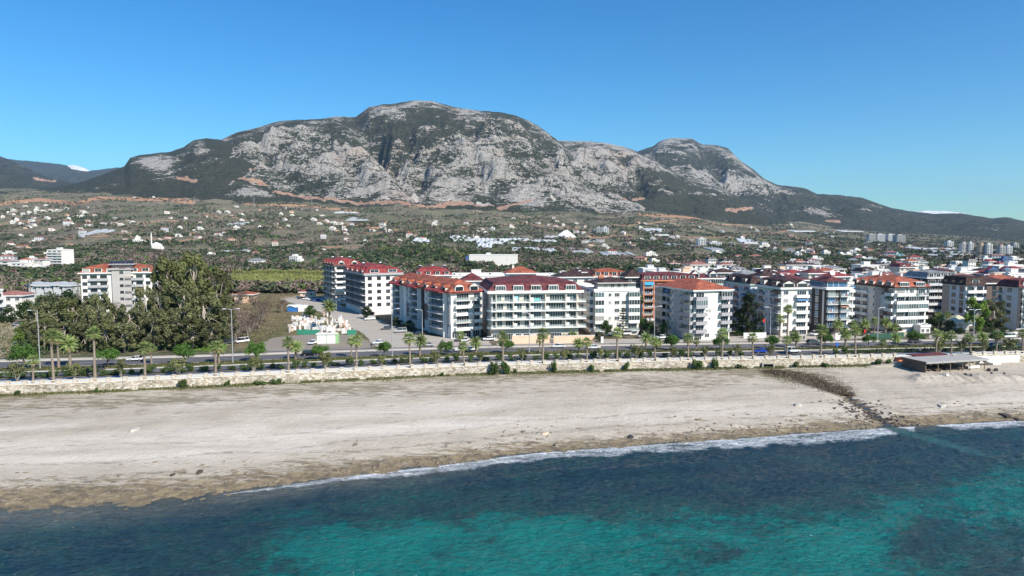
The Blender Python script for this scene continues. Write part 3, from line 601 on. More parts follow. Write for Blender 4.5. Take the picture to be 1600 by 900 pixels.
def rect_roof(mb,x0,y0,x1,y1,z,h,mi=0,ins=None):
    """hipped roof over a rectangle; returns nothing"""
    w=x1-x0; d=y1-y0; m=min(w,d)/2*.999 if ins is None else ins
    if ins is not None:
        T=[(x0+m,y0+m,z+h),(x1-m,y0+m,z+h),(x1-m,y1-m,z+h),(x0+m,y1-m,z+h)]
        B=[(x0,y0,z),(x1,y0,z),(x1,y1,z),(x0,y1,z)]
        for i in range(4): j=(i+1)%4; mb.face([B[i],B[j],T[j],T[i]],mi)
        mb.face(T,mi); return
    if w>=d: a=(x0+m,(y0+y1)/2,z+h); b=(x1-m,(y0+y1)/2,z+h)
    else: a=((x0+x1)/2,y0+m,z+h); b=((x0+x1)/2,y1-m,z+h)
    p=[(x0,y0,z),(x1,y0,z),(x1,y1,z),(x0,y1,z)]
    if w>=d:
        mb.face([p[0],p[1],b,a],mi); mb.face([p[1],p[2],b],mi); mb.face([p[2],p[3],a,b],mi); mb.face([p[3],p[0],a],mi)
    else:
        mb.face([p[0],p[1],a],mi); mb.face([p[1],p[2],b,a],mi); mb.face([p[2],p[3],b],mi); mb.face([p[3],p[0],a,b],mi)
    mb.face([p[3],p[2],p[1],p[0]],mi)
def dormer_mesh(w,h,dp,wm,tm,kind):
    def f():
        mb=MB()
        if kind=='slant':   # white frame standing in a steep mansard, splayed sides
            mb.face([(-w/2-.25,-.0,0),(w/2+.25,0,0),(w/2-.15,dp*.55,h),(-w/2+.15,dp*.55,h)],0)
            mb.box((-w/2,-.18,0),(w/2,dp,.18),0); mb.box((-w/2+.1,-.05,h-.15),(w/2-.1,dp,h+.05),0)
            for s in (-1,1): mb.tube([(s*(w/2-.02),-.08,0),(s*(w/2-.2),-.02,h)],.12,4,0)
            mb.box((-w/2+.2,-.03,.2),(w/2-.25,.3,h-.16),1)
            for i in range(1,4): x=-w/2+.1+w*i/4; mb.box((x-.04,-.06,.2),(x+.04,-.03,h-.16),0)
        elif kind=='arch':
            n=8; P=[(-w/2,0)]+[(-w/2*math.cos(math.pi*i/n),h*.6+h*.45*math.sin(math.pi*i/n)) for i in range(n+1)]+[(w/2,0)]
            k=[(x,0,z) for x,z in P]; kk=[(x,dp,z) for x,z in P]; mb.face(k,0)
            for i in range(len(P)-1): mb.face([k[i+1],k[i],kk[i],kk[i+1]],2 if 0<i<len(P)-2 else 0)
            mb.box((-w/2+.25,-.05,.2),(w/2-.25,-.005,h*.75),1)
        elif kind=='gable':
            mb.prism([(-w/2,0),(w/2,0),(w/2,dp),(-w/2,dp)],0,h*.62,0)
            a=(0,-.25,h*1.1); b=(0,dp,h*1.1)
            mb.face([(-w/2-.25,-.25,h*.58),a,b,(-w/2-.25,dp,h*.58)],2); mb.face([(w/2+.25,-.25,h*.58),(w/2+.25,dp,h*.58),b,a],2); mb.face([(-w/2,0,h*.62),(w/2,0,h*.62),(0,0,h*1.02)],0)
            mb.box((-w/2+.3,-.05,.2),(w/2-.3,-.005,h*.62-.1),1)
        else:
            mb.prism([(-w/2,0),(w/2,0),(w/2,dp),(-w/2,dp)],0,h,0); mb.box((-w/2-.2,-.25,h),(w/2+.2,dp,h+.14),2); mb.box((-w/2+.25,-.05,.35),(w/2-.25,-.005,h-.25),1); mb.box((-.04,-.08,.35),(.04,-.051,h-.25),0)
        return mb.mesh('dormer',[wm,GL,tm])
    return cached(('dorm',w,h,dp,wm.name,tm.name,kind),f)
def heater_mesh():
    def f():
        mb=MB(); mb.face([(-.9,-.9,.15),(.9,-.9,.15),(.9,.55,1.15),(-.9,.55,1.15)],1); mb.box((-.9,-.9,.0),(-.84,.5,.1),0); mb.box((.84,-.9,0),(.9,.5,.1),0)
        mb.tube([(-.85,.85,1.35),(.85,.85,1.35)],.38,8,0); mb.box((-.7,.75,0),(-.6,.95,1.1),0); mb.box((.6,.75,0),(.7,.95,1.1),0)
        return mb.mesh('solar_heater',[TANKM,SOLAR])
    return cached('heater',f)
def chim_mesh(m):
    return cached(('chim',m.name),lambda:(lambda mb:(mb.box((-.4,-.3,-1.2),(.4,.3,1.3)),mb.box((-.5,-.4,1.3),(.5,.4,1.45)),mb.mesh('chimney',m))[-1])(MB()))
def building(name,label,X,Y,rot,w,d,floors,H=3.0,gf=3.2,wall=WHITE,sides=None,roof='hip',tile=T_RED,rh=3.0,oh=.9,S=None,z=None,fas=TRIM,fash=.5,dorm=None,heat=0,chim=0,mans=(2.2,1.8),panels=(),group=None,cat='building',extra=None,seed=0,gmat=None,gspec=None):
    random.seed(seed+int(abs(X)*7+abs(Y)*3)); S=S or {}
    if z is None: z=float(gh(X,Y))-.05
    r=link(name,None,None,(X,Y,z),R(rot)); sprop(r,label,cat,group)
    top=gf+floors*H
    mb=MB(); mb.prism([(0,0),(w,0),(w,d),(0,d)],-1.5,top,0)
    link('wall',mb.mesh('wall',[wall]),r)
    if gmat:
        mb=MB(); mb.box((-.06,-.06,-1.4),(w+.06,d+.06,gf-.25)); link('ground_storey',mb.mesh('ground_storey',[gmat]),r)
    fr=FC(r,(0,0),0,w); le=FC(r,(0,d),R(-90),d); ri=FC(r,(w,0),R(90),d)
    sides=sides or {}
    for k,f in (('f',fr),('l',le),('r',ri)):
        if k in sides: facade(f,sides[k],floors,gf,H,S)
        if gspec and k in gspec: facade(f,[gspec[k]],1,.05,gf,dict(S,bd=.4))
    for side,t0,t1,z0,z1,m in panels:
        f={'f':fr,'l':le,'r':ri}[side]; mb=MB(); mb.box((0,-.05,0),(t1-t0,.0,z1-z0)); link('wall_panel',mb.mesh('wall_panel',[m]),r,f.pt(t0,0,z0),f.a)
    # roof
    rf=None
    if roof=='flat':
        mb=MB(); mb.box((-.15,-.15,top-.02),(w+.15,d+.15,top+.25),0)
        for a,b in (((-.15,-.15),(w+.15,.05)),((-.15,d-.05),(w+.15,d+.15)),((-.15,.05),(.05,d-.05)),((w-.05,.05),(w+.15,d-.05))): mb.box((*a,top+.25),(*b,top+1.0),1)
        rf=link('roof',mb.mesh('roof',[FLATR,fas]),r); zt=top+.25
        if w>9 and d>9:
            mb=MB(); a=min(5,w*.35); mb.box((w*.35,d*.35,top+.25),(w*.35+a,d*.35+a*.8,top+3)); mb.box((w*.35-.2,d*.35-.2,top+3),(w*.35+a+.2,d*.35+a*.8+.2,top+3.2)); link('stair_house',mb.mesh('stair_house',[wall]),rf)
    elif roof=='hip':
        mb=MB(); mb.box((-oh,-oh,top),(w+oh,d+oh,top+fash),1); rect_roof(mb,-oh-.05,-oh-.05,w+oh+.05,d+oh+.05,top+fash+.01,rh,0); rf=link('roof',mb.mesh('roof',[tile,fas]),r); zt=top+fash
    elif roof=='mansard':
        mh_,mi_=mans; mb=MB(); mb.box((-oh,-oh,top),(w+oh,d+oh,top+fash),1)
        rect_roof(mb,-oh+.1,-oh+.1,w+oh-.1,d+oh-.1,top+fash+.01,mh_,0,mi_)
        a=-oh+.1+mi_; rect_roof(mb,a-.15,a-.15,w-a+.15,d-a+.15,top+fash+mh_+.02,rh,0); rf=link('roof',mb.mesh('roof',[tile,fas]),r); zt=top+fash
    if dorm:
        for side,n,kind,dw,dh,wm in dorm:
            f={'f':fr,'l':le,'r':ri}[side]; L=f.L; msh=dormer_mesh(dw,dh,mans[1]+1.4 if roof=='mansard' else 2.6,wm,tile,kind)
            for i in range(n):
                t=L*(i+.5)/n; o=link('dormer',msh,rf,f.pt(t,oh-.35 if roof=='mansard' else oh-1.2,zt+.05),f.a)
    for i in range(chim): link('chimney',chim_mesh(wall if wall is not DGREY else TRIM),rf,(w*(.2+.6*random.random()),d*(.3+.5*random.random()),zt+(rh*.7 if roof!='flat' else .3)+(mans[0] if roof=='mansard' else 0)))
    for i in range(heat):
        if roof=='flat': p=(random.uniform(1.5,w-1.5),random.uniform(1.5,d-1.5),zt)
        else:
            p=(w*(i+.5)/heat,d*.5+random.uniform(-1,1),zt+rh*.55+(mans[0] if roof=='mansard' else 0))
        link('solar_heater',heater_mesh(),rf,p,R(random.choice([0,0,8,-6])),(.62,.62,.62))
    if extra: extra(r,fr,le,ri,top,rf)
    return r
def corner(px,Y): return ray(px,HOR+35.8*F/Y)[0]*Y
# ------------------------------------------------------------ the named blocks of the first line
def ex_left(r,fr,le,ri,top,rf):
    mb=MB(); mb.box((12.6,-1.2,-1),(20.4,3,top+1.6)); c=link('stair_tower',mb.mesh('stair_tower',[STONEW]),r)
    for k in range(6): link('window',win_mesh(1.5,1.1,FRAMED,GL,1),c,(16.5,-1.2,4.2+k*3.0))
    mb=MB(); mb.box((11.6,-1.8,top+1.6),(21.4,5,top+1.95)); mb.box((12.2,1,top+1.95),(20.8,6,top+3.9)); mb.box((11.2,-.6,top+3.9),(21.8,7,top+4.2)); link('penthouse',mb.mesh('penthouse',[GREY]),r)
    mb=MB()
    for i in range(6): x=11.6+i*1.6; mb.face([(x,-.3,top+4.5),(x+1.4,-.3,top+4.5),(x+1.4,2,top+5.5),(x,2,top+5.5)])
    link('solar_panel',mb.mesh('solar_panel',[SOLAR]),r)
building('apartment_block','tall white block with orange-red roof, grey stair tower and rooftop panels behind the eucalyptus grove',corner(129,306),306,18,28.6,15,5,H=3.05,gf=4.0,wall=WHITE,
    sides={'f':'W1.4 B1.8 B1.8 p.2 p2.6 p.2 B1.8 B1.8 W1.4','r':'w w w'},roof='mansard',tile=T_ORANGE,rh=1.2,oh=1.0,mans=(2.6,3.2),S=dict(bd=1.2,frame=FRAMED,par=GREY),dorm=[('f',6,'box',3.0,1.9,TRIM)],extra=ex_left)
MS=dict(bd=1.4,frame=FRAMED,glass=GL)
building('apartment_block','rear red-roofed block with white balcony stack, left of the one beside the side street',corner(524,362),362,27,14,27,6,gf=2.5,wall=CREAM,sides={'f':['B B']*6,'l':'R2 w R2 w R2 w R2'},roof='mansard',tile=T_RED,fas=BROWNW,rh=1.5,S=MS,dorm=[('f',2,'gable',3,2.2,WHITE),('l',4,'gable',2.4,2,BEIGE)],heat=3,mans=(2.2,2.2))
building('apartment_block','bright white six-storey block with crimson roof and dark balcony flank on the pale side street',corner(571.5,310),310,27,17,38,5,H=3.02,gf=3.2,wall=WHITE,sides={'f':'W W W1 W1','l':'R3 p.2 R3 p.2 w R3 p.2 R3'},roof='mansard',tile=T_RED,fas=GREY,fash=1.0,rh=1.5,S=MS,dorm=[('f',2,'box',4.2,1.7,TRIM),('l',4,'gable',3,2,WHITE)],heat=2,mans=(2.4,2.6),panels=[('l',.6,37.4,3.3,18.1,FLANK_SHADE)])  # left panel painted dark to stand for the shaded flank
def ex_G2(r,fr,le,ri,top,rf):
    for t0,t1 in ((4,13),(24,33),(44,58)):            # bow-fronted balcony wings on the long flank
        f=le; L=t1-t0
        mb=MB(); P=[(0,0),(0,-1.2),(L*.12,-2.5),(L*.88,-2.5),(L,-1.2),(L,0)]
        for k in range(5): mb.prism(P,3.0+k*2.62,3.22+k*2.62)
        wgo=link('balcony_wing',mb.mesh('balcony_wing',[TRIM]),r,f.pt(t0,0,0),f.a)
        mb=MB()
        for k in range(5):
            z=3.22+k*2.62
            for a,b in zip(P[1:-2],P[2:-1]): mb.tube([(*a,z+.95),(*b,z+.95)],.04,4); mb.tube([(*a,z+.5),(*b,z+.5)],.03,4)
            for i in range(9): x=L*.12+L*.76*i/8; mb.box((x-.03,-2.49,z),(x+.03,-2.43,z+.95))
        link('railing',mb.mesh('railing',[RAILM]),wgo)
        mb=MB(); mb.box((-.3,-2.9,16.1),(L+.3,0,16.5),1)
        mb.face([(-.4,-3.0,16.5),(L+.4,-3.0,16.5),(L+.1,2.2,18.4),(-.1,2.2,18.4)],0); link('canopy_roof',mb.mesh('canopy_roof',[T_RED,T_RED]),r,f.pt(t0,0,0),f.a)
        for x in (.1,L-.1): mb=MB(); mb.box((x-.25,-1.25,0),(x+.25,.0,16.1)); link('pier',mb.mesh('pier',[TRIM]),r,f.pt(t0,0,0),f.a)
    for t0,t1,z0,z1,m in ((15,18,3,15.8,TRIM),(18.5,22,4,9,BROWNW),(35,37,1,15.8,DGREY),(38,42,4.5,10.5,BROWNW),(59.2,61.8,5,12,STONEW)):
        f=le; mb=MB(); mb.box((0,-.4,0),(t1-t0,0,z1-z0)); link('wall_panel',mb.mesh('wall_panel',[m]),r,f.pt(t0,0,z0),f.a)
building('apartment_block','long block with bright orange-red tiled roof, bowed dark balconies and a white seaward end',corner(705,238.5),238.5,29,11.5,62,5,H=2.62,gf=3.0,wall=WHITE,panels=[('l',4.2,12.8,3.1,16,FLANK_SHADE),('l',24.2,32.8,3.1,16,FLANK_SHADE),('l',44.2,57.8,3.1,16,FLANK_SHADE),('l',14.6,15.4,3,15.8,FLANK_SHADE),('l',33.6,34.6,3,15.8,FLANK_SHADE),('l',58.6,59.1,1,15.8,FLANK_SHADE)],  # dark left panels paint in deep shade and dark glass behind the balconies
    sides={'f':['p.35 B2.2 p.15 B1.0','p.35 G2.2 p.15 B1.0','p.35 B2.2 p.15 B1.0','p.35 B2.2 p.15 G1.0','p.35 G2.2 p.15 G1.0'],'l':'w D2.6 w w w D2.6 w w w D2.6 w w'},roof='mansard',tile=T_ORANGE,fas=T_RED,fash=.55,rh=1.8,oh=1.2,mans=(2.2,3.0),S=dict(bd=1.5,frame=FRAMEW,glass=GL,par=TRIM),
    dorm=[('f',2,'arch',3.4,2.2,WHITE),('l',7,'gable',3.0,2.0,WHITE)],extra=ex_G2,heat=0,gspec={'f':'D1 D1.4 D1'})
def ex_G3(r,fr,le,ri,top,rf):
    w=fr.L; H=2.95; gf=4.6
    for k in range(4):                                 # sweeping slabs with tapered ends
        z=gf+(k)*H+ (0.0); o=2.0 if k<3 else 1.3; a=1.6 if k<3 else .6
        mb=MB(); P=[(-a,.3),(-.3,-o),(w-.5,-o),(w+2.4,-o+.3),(w+2.6,.6),(w+1.0,7),(w,7),(w,.02),(0,.02)]
        mb.prism([(x,y) for x,y in P],z-.35,z); b=link('balcony',mb.mesh('balcony',[TRIM]),r)
        mb=MB()
        for p,q in zip(P[0:5],P[1:6]): 
            p=Vector((*p,z)); q=Vector((*q,z)); u=Vector((0,0,.95)); i=Vector((0,.06,0)); mb.face([p+i,q+i,q+i+u,p+i+u],0)
        link('railing',mb.mesh('railing',[RAILG]),b)
    for k in range(4):
        for i,t in enumerate((.06,.23,.43,.62,.83,.97)):
            t=t+.012*((k*3+i*5)%3-1); mb=MB(); mb.box((-.16,-1.35,0),(.16,0,2.58)); link('partition',mb.mesh('partition',[CREAM]),r,(w*t,0,gf+k*H))
            if i in (1,2,3,4): mb=MB(); mb.box((0,-1.1,0),(1.1,-.9,1.5)); link('screen_wall',mb.mesh('screen_wall',[TRIM]),r,(w*t+.2,-.3,gf+k*H))
    mb=MB(); mb.box((w*.43,-.6,gf+3*H+.05),(w*.43+3.6,-.5,gf+3*H+1.2)); link('awning',mb.mesh('awning',[plain('turquoise_canvas',(.10,.50,.48),.8,.08)]),r)
    mb=MB(); mb.box((w*.23,-.6,gf+3*H+.2),(w*.23+2.2,-.5,gf+3*H+2.0)); link('awning',mb.mesh('awning',[plain('pale_blue_canvas',(.25,.52,.60),.8,.08)]),r)
    for k in (0,1):                                    # solar panels on the left of the roof
        mb=MB(); mb.face([(0,0,0),(2.9,0,0),(3.5,2.6,2.0),(.6,2.6,2.0)]); link('solar_panel',mb.mesh('solar_panel',[SOLAR]),rf,(-.9+k*3.5,-1.0+.01*k,top+.75))
        mb=MB(); mb.tube([(0,0,0),(.6,2.6,2.0)],.14,4); link('panel_frame',mb.mesh('panel_frame',[TRIM]),rf,(-.9+k*3.5+3.1,-1.0,top+.75))
building('apartment_block','wide cream block with maroon mansard, five slanted white dormers and long white curved balconies',corner(768,234),234,8.5,30.8,30,4,H=2.95,gf=4.6,wall=CREAM,
    sides={'f':['D1.3 D2 D2.3 D2.3 D1.6','D1.2 D2.2 D2 D2.6 D1.2','D1.4 D2 D2.1 D2.4 D1.4','D1.2 D2 D2.6 p.3 D2 D1.4'],'l':'p2 w p1 w p3 w','r':'W p W'},roof='mansard',tile=T_MAROON,fas=TRIM,fash=.95,rh=2.0,oh=1.5,mans=(2.6,2.4),S=dict(frame=FRAMEW,glass=GLG),
    dorm=[('f',5,'slant',3.6,1.75,TRIM)],extra=ex_G3,panels=[('l',0,30,0,4.6,PEACH)],gspec={'f':'W D2 W W p W D2.4 W2'})
def ex_G4(r,fr,le,ri,top,rf):
    w=fr.L
    mb=MB(); mb.prism([(1.5,.8),(w-1,.8),(w-1,6),(1.5,6)],top+.9,top+3.1); o=link('attic',mb.mesh('attic',[WHITE]),r)
    for x in (4.5,7,9.5,12): link('window',win_mesh(1.5,1.1,FRAMEW,GL,1),o,(x,.8,top+1.5))
    mb=MB(); rect_roof(mb,.2,-.2,w+.2,17,top+2.6,2.4); link('attic_roof',mb.mesh('attic_roof',[T_BROWN]),r)
    mb=MB(); mb.tube([(2.0,2,top+5.2),(4.0,2,top+5.2)],.75,10); link('water_tank',mb.mesh('water_tank',[plain('rust_tank',(.40,.16,.09),.6,.2)]),r)
building('apartment_block','plain white five-storey block with glazed corner balconies and low brown attic behind a norfolk pine',corner(928,246),246,9,16.9,21,5,H=2.85,gf=1.8,wall=WHITE,
    sides={'f':['G1.3 p.4 w W p.4 G1.6','E1.3 p.4 w W W E1.6','E1.3 p.4 p W W E1.6','E1.3 p.4 w W W E1.6','E1.3 p.4 w W p E1.6'],'l':'E2 p.6 E2.4 p.3'},roof='flat',S=dict(bd=1.3,par=TRIM),fas=TRIM,extra=ex_G4,heat=1)
def ex_or(r,fr,le,ri,top,rf):
    w=fr.L
    for x in (0,4.6,12): mb=MB(); mb.box((x-.2,-1.7,1),(x+.2,-1.3,top)); link('frame_post',mb.mesh('frame_post',[ORANGEW]),r)
    mb=MB(); mb.box((-.5,-1.9,top-.1),(w+.5,-1.2,top+.35)); link('frame_beam',mb.mesh('frame_beam',[ORANGEW]),r)
    for k,c in ((4,(.05,.33,.55)),): mb=MB(); mb.face([(.3,-1.35,3+k*2.9+2.6),(4.4,-1.35,3+k*2.9+2.6),(4.4,-2.1,3+k*2.9+.9),(.3,-2.1,3+k*2.9+.9)]); link('awning',mb.mesh('awning',[plain('blue_canvas',c,.8,.08)]),r)
building('apartment_block','orange-framed block with blue awning and white attic under a maroon roof, between two blocks',corner(1003,290),290,10,24,16,5,H=2.9,gf=2.6,wall=LGREY,sides={'f':'G B p.4 G B','l':'w w w'},roof='mansard',tile=T_MAROON,rh=.9,fas=ORANGEW,fash=.3,mans=(2.3,1.0),oh=.9,S=dict(bd=1.4,par=ORANGEW),dorm=[('f',6,'box',2.6,1.9,WHITE)],extra=ex_or)
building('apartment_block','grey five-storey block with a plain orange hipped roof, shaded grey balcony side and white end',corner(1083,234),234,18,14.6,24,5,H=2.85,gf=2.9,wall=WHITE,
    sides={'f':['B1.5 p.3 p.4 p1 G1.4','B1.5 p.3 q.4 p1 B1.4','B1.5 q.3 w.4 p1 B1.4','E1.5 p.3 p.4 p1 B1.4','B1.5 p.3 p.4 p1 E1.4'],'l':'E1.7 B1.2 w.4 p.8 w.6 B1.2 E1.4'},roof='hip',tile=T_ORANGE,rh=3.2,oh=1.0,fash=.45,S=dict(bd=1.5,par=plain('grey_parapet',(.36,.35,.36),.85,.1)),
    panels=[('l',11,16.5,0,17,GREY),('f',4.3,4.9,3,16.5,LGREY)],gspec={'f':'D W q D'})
GS=dict(bd=1.2,par=TRIM)
building('apartment_block','pale mint-edged block with brown mansard and two white box dormers behind the dark cypress',corner(1171,266),266,10,5,20,5,H=2.95,gf=2.2,wall=BLUEW,sides={'f':'q p','l':'W2 G2 w G2'},roof='mansard',tile=T_BROWN,fas=MINT,fash=.5,rh=1.0,oh=.6,S=GS,dorm=[('l',2,'box',3,2.0,WHITE)],mans=(2.3,1.6))
building('apartment_block','bright white block with white gable attic and shaded mint flank, beside the black-fronted one',corner(1219,246),246,9,10.6,17,5,H=2.9,gf=2.4,wall=WHITE,sides={'f':'W1.1 p.5 B1.6','l':'G2.2 w p.3 W G2.2'},roof='mansard',tile=T_BROWN,fas=TRIM,fash=.7,rh=1.2,oh=.8,S=dict(bd=1.2,par=TRIM),dorm=[('l',2,'box',3,2.0,WHITE),('f',2,'gable',4.4,2.3,WHITE)],mans=(2.4,2.2),panels=[('l',0,17,15.8,16.9,MINT)],heat=1,gspec={'f':'W p D'})
def ex_G7(r,fr,le,ri,top,rf):
    w=fr.L; d=le.L
    mb=MB(); mb.box((.8,.8,top),(w-.4,d-.4,top+2.6)); o=link('penthouse',mb.mesh('penthouse',[GLB]),r); mb=MB(); mb.box((-.8,-1.2,top-.35),(w+.9,d+.4,top+.5)); link('white_band',mb.mesh('white_band',[TRIM]),r)
    for x in (.8,3,5.2,w-.45): mb=MB(); mb.box((x,.72,top+.5),(x+.12,.8,top+2.6)); link('mullion',mb.mesh('mullion',[FRAMEW]),o)
    mb=MB(); rect_roof(mb,-.2,-.2,w+.4,d+.4,top+2.62,1.8); link('attic_roof',mb.mesh('attic_roof',[T_MAROON]),r)
    mb=MB(); mb.tube([(4,3,top+5.6),(4,2.7,top+5.7)],1.0,14); mb.tube([(4,3.1,top+4.2),(4,3.1,top+5.6)],.08,5); link('satellite_dish',mb.mesh('satellite_dish',[TANKM]),r)
building('apartment_block','narrow black-and-white block with blue glass balconies and blue glazed top floor',corner(1289,250),250,8,9,12.5,5,H=2.85,gf=2.6,wall=DGREY,sides={'f':'G1.3 p.25 G1.2','l':'V1.1 V1.1 p.3 p.6'},roof='none',S=dict(bd=1.2,frame=FRAMEW,glass=GLB,par=TRIM),
    panels=[('l',10.2,11.3,2,16,LGREY),('f',4.2,4.9,.5,16.8,BROWNW),('f',8.2,9,2,16.8,TRIM)],extra=ex_G7)
building('apartment_block','six-storey block with orange hipped roof, arched dark dormers and brown, grey and blue flank panels',corner(1395.5,255),255,12,14,23,5,H=2.9,gf=2.2,wall=WHITE,sides={'f':['E1.4 E1.2 B1.2','B1.4 E1.2 B1.2','E1.4 E1.2 E1.2','B1.4 E1.2 B1.2','B1.4 W1.2 G1.2'],'l':'B1.5 B1 p.2 w1 w1.2 B1'},roof='mansard',tile=T_ORANGE,fas=T_BROWN,fash=.5,rh=1.9,oh=1.1,mans=(1.9,2.2),S=dict(bd=1.3,par=TRIM),
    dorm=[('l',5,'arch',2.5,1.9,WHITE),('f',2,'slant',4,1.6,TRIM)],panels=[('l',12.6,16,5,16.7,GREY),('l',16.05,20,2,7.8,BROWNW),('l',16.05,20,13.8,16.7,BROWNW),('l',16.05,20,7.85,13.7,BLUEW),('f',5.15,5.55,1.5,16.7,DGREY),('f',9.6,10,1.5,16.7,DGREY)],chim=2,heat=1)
building('apartment_block','dark-fronted block with stacked white balconies half hidden right of the orange-roofed block',corner(1446,300),300,8,14,14,5,H=2.9,gf=3,wall=DGREY,sides={'f':'B B B','l':'w w'},roof='mansard',tile=T_GREY,fas=TRIM,rh=.8,oh=.6,mans=(2.2,1.4),S=dict(bd=1.3,par=LGREY),dorm=[('f',4,'box',2.2,1.7,WHITE)])
building('apartment_block','pale grey block with steep dark brown mansard and dormers, white balcony stack on its corner',corner(1506,272),272,9,8.4,12,5,H=2.85,gf=2.2,wall=LGREY,sides={'f':'B1.5 B1.3','l':'p1.3 W1.2 V1.2'},roof='mansard',tile=T_BROWN,fas=T_BROWN,fash=.3,rh=.6,oh=.6,mans=(3.0,1.0),S=dict(bd=1.3,frame=FRAMED,par=TRIM),dorm=[('l',3,'box',1.9,1.7,BROWNW),('f',1,'box',3,2,WHITE)],panels=[('l',0,3.8,0,16,BEIGE)])
building('apartment_block','brown and grey block under a broad dark brown roof behind the yellow-green feathery trees',corner(1528,288),288,8,14,14,5,H=2.75,gf=2.2,wall=BROWNW,sides={'f':'V V G','l':'w w'},roof='hip',tile=T_BROWN,rh=3.0,oh=1,S=dict(bd=1.2,frame=FRAMED,par=BROWNW))
building('apartment_block','pale and charcoal block with green glass ending the first row at the far right',corner(1588,262),262,9,22,9,5,H=2.9,gf=1.9,wall=LGREY,sides={'f':'p.4 G1.2 B1.2 G1.2 B1.2','l':'G.5 p.3 W p.5'},roof='mansard',tile=T_MAROON,fas=T_BROWN,fash=.35,rh=.8,oh=.9,mans=(2.3,1.6),S=dict(bd=1.2,frame=FRAMED,glass=GLG,par=TRIM),dorm=[('f',4,'arch',2.8,2.2,WHITE)],panels=[('f',0,1.8,.5,16,DGREY)])
# ------------------------------------------------------------ rows behind, whose roofs and top floors show
def blk(px0,px1,ytop,Y,floors,label,rot=8,d=None,**k):
    """px0..px1: its width in the picture, ytop: the eave row; the foot goes on the ground"""
    X=corner(px0,Y); w=(px1-px0)/F*Y; z=float(gh(X+w/2,Y)); hgt=CZ-(ytop-HOR)/F*Y-z; H=k.pop('H',2.9); gf=hgt-floors*H
    while gf<1.5 and floors>1: floors-=1; gf+=H
    while gf>5.5: floors+=1; gf-=H
    return building(k.pop('name','apartment_block'),label,X,Y,rot,w,d or max(9,min(18,w*.8)),floors,H=H,gf=gf,z=z-.05,**k)
SB=dict(bd=1.2)
blk(648,706,431,330,5,'white block with salmon-red roof and white dormers behind the long orange-roofed one',tile=T_RED,roof='mansard',mans=(3,3.4),rh=.8,sides={'f':'W W W W','l':'w w'},dorm=[('f',4,'box',2.2,1.7,WHITE)],heat=3)
blk(722,756,440,300,5,'small block with dark maroon pyramid roof beside the solar panels of the wide cream block',tile=T_MAROON,rh=3.2,sides={'f':'W W'})
blk(706,800,432,352,4,'long low white block with flat roof and tanks behind the maroon pyramid roof',roof='flat',sides={'f':'W W W W W W'},heat=4)
blk(793,838,428,300,5,'block with clean orange hipped roof rising behind the maroon mansard',tile=T_ORANGE,rh=2.6,sides={'f':'W W W'},chim=1)
blk(838,872,431,330,5,'white cube-topped block with dark roof recess left of the red dormered roof',roof='flat',sides={'f':'W W'},heat=2,wall=WHITE)
blk(872,926,434,290,5,'white terrace-topped block with brown gable roofs right behind the cream block',tile=T_BROWN,rh=2.2,sides={'f':'W W W'},wall=WHITE,heat=2)
blk(927,980,433,305,5,'white block with red-orange mansard, boxed dormers and open white balconies',tile=T_ORANGE,roof='mansard',mans=(2.4,2.4),rh=.9,sides={'f':'B B B B'},dorm=[('f',4,'box',2.2,1.8,WHITE)],S=SB)
blk(978,1003,434,292,5,'narrow block with black gable wall and round window beside the orange-framed block',wall=DGREY,tile=T_BROWN,rh=3,sides={'f':'w w'})
blk(1072,1131,436,300,5,'white and pale green block with green glass bands and twin gables on maroon roof',wall=WHITE,tile=T_MAROON,rh=1.6,sides={'f':'E2 p.5 E2 p.5 E2'},S=dict(bd=1.0,par=MINT),dorm=[('f',2,'gable',3.4,3,WHITE)],chim=1)
blk(1118,1152,427,340,4,'brown roofed block with dark loggias right of the green glass block',wall=BROWNW,tile=T_BROWN,rh=1.8,sides={'f':'B B B'},S=SB)
blk(1153,1192,431,330,4,'white block with grey metal barrel roof and satellite mast behind the mint-edged block',tile=T_GREY,rh=2.2,sides={'f':'W W'},oh=.3)
blk(1187,1228,433,300,5,'dark brown roofed block with small white chimneys behind the white gable attic',tile=T_BROWN,rh=2.4,sides={'f':'W W W'},wall=BROWNW,chim=3,heat=2)
blk(1216,1268,439,285,5,'long low-pitched maroon roof dotted with white water heaters left of the black-fronted block',tile=T_MAROON,rh=2.0,sides={'f':'W W W'},wall=GREY,heat=4,d=14)
blk(1262,1292,428,330,5,'brownish-maroon gable roof block behind the blue glazed penthouse',tile=T_MAROON,rh=2,sides={'f':'W W'},chim=2,wall=CREAM)
blk(1296,1330,433,310,5,'low white block with bright red strip roof right of the satellite dish',tile=T_RED,rh=1.6,sides={'f':'W W W'},heat=2)
blk(1322,1332,444,262,5,'sliver of white block with small balconies between the blue glass and orange-roofed blocks',roof='flat',sides={'f':'b b'},S=SB,d=8)
blk(1418,1472,440,322,5,'grey attic block with slanted black and white roof lights behind the orange-roofed corner',tile=T_GREY,roof='mansard',mans=(2.2,1.6),rh=.6,sides={'f':'W W W W'},dorm=[('f',5,'slant',2.4,1.5,TRIM)],wall=LGREY)
blk(1436,1500,431,372,4,'faded red long roof with yellow chimney boxes in the right background',tile=T_ROSE,rh=1.8,sides={'f':'W W W W'},wall=YELLOWW,dorm=[('f',6,'box',1.6,1.7,YELLOWW)])
blk(1488,1548,438,318,5,'faded red hipped roof block rising behind the dark brown mansard',tile=T_ROSE,rh=2.4,sides={'f':'W W W'},chim=2,heat=2)
blk(1548,1612,440,306,5,'orange-red long roof with white heaters behind the far right block',tile=T_ORANGE,rh=2.2,sides={'f':'W W W W'},heat=3)
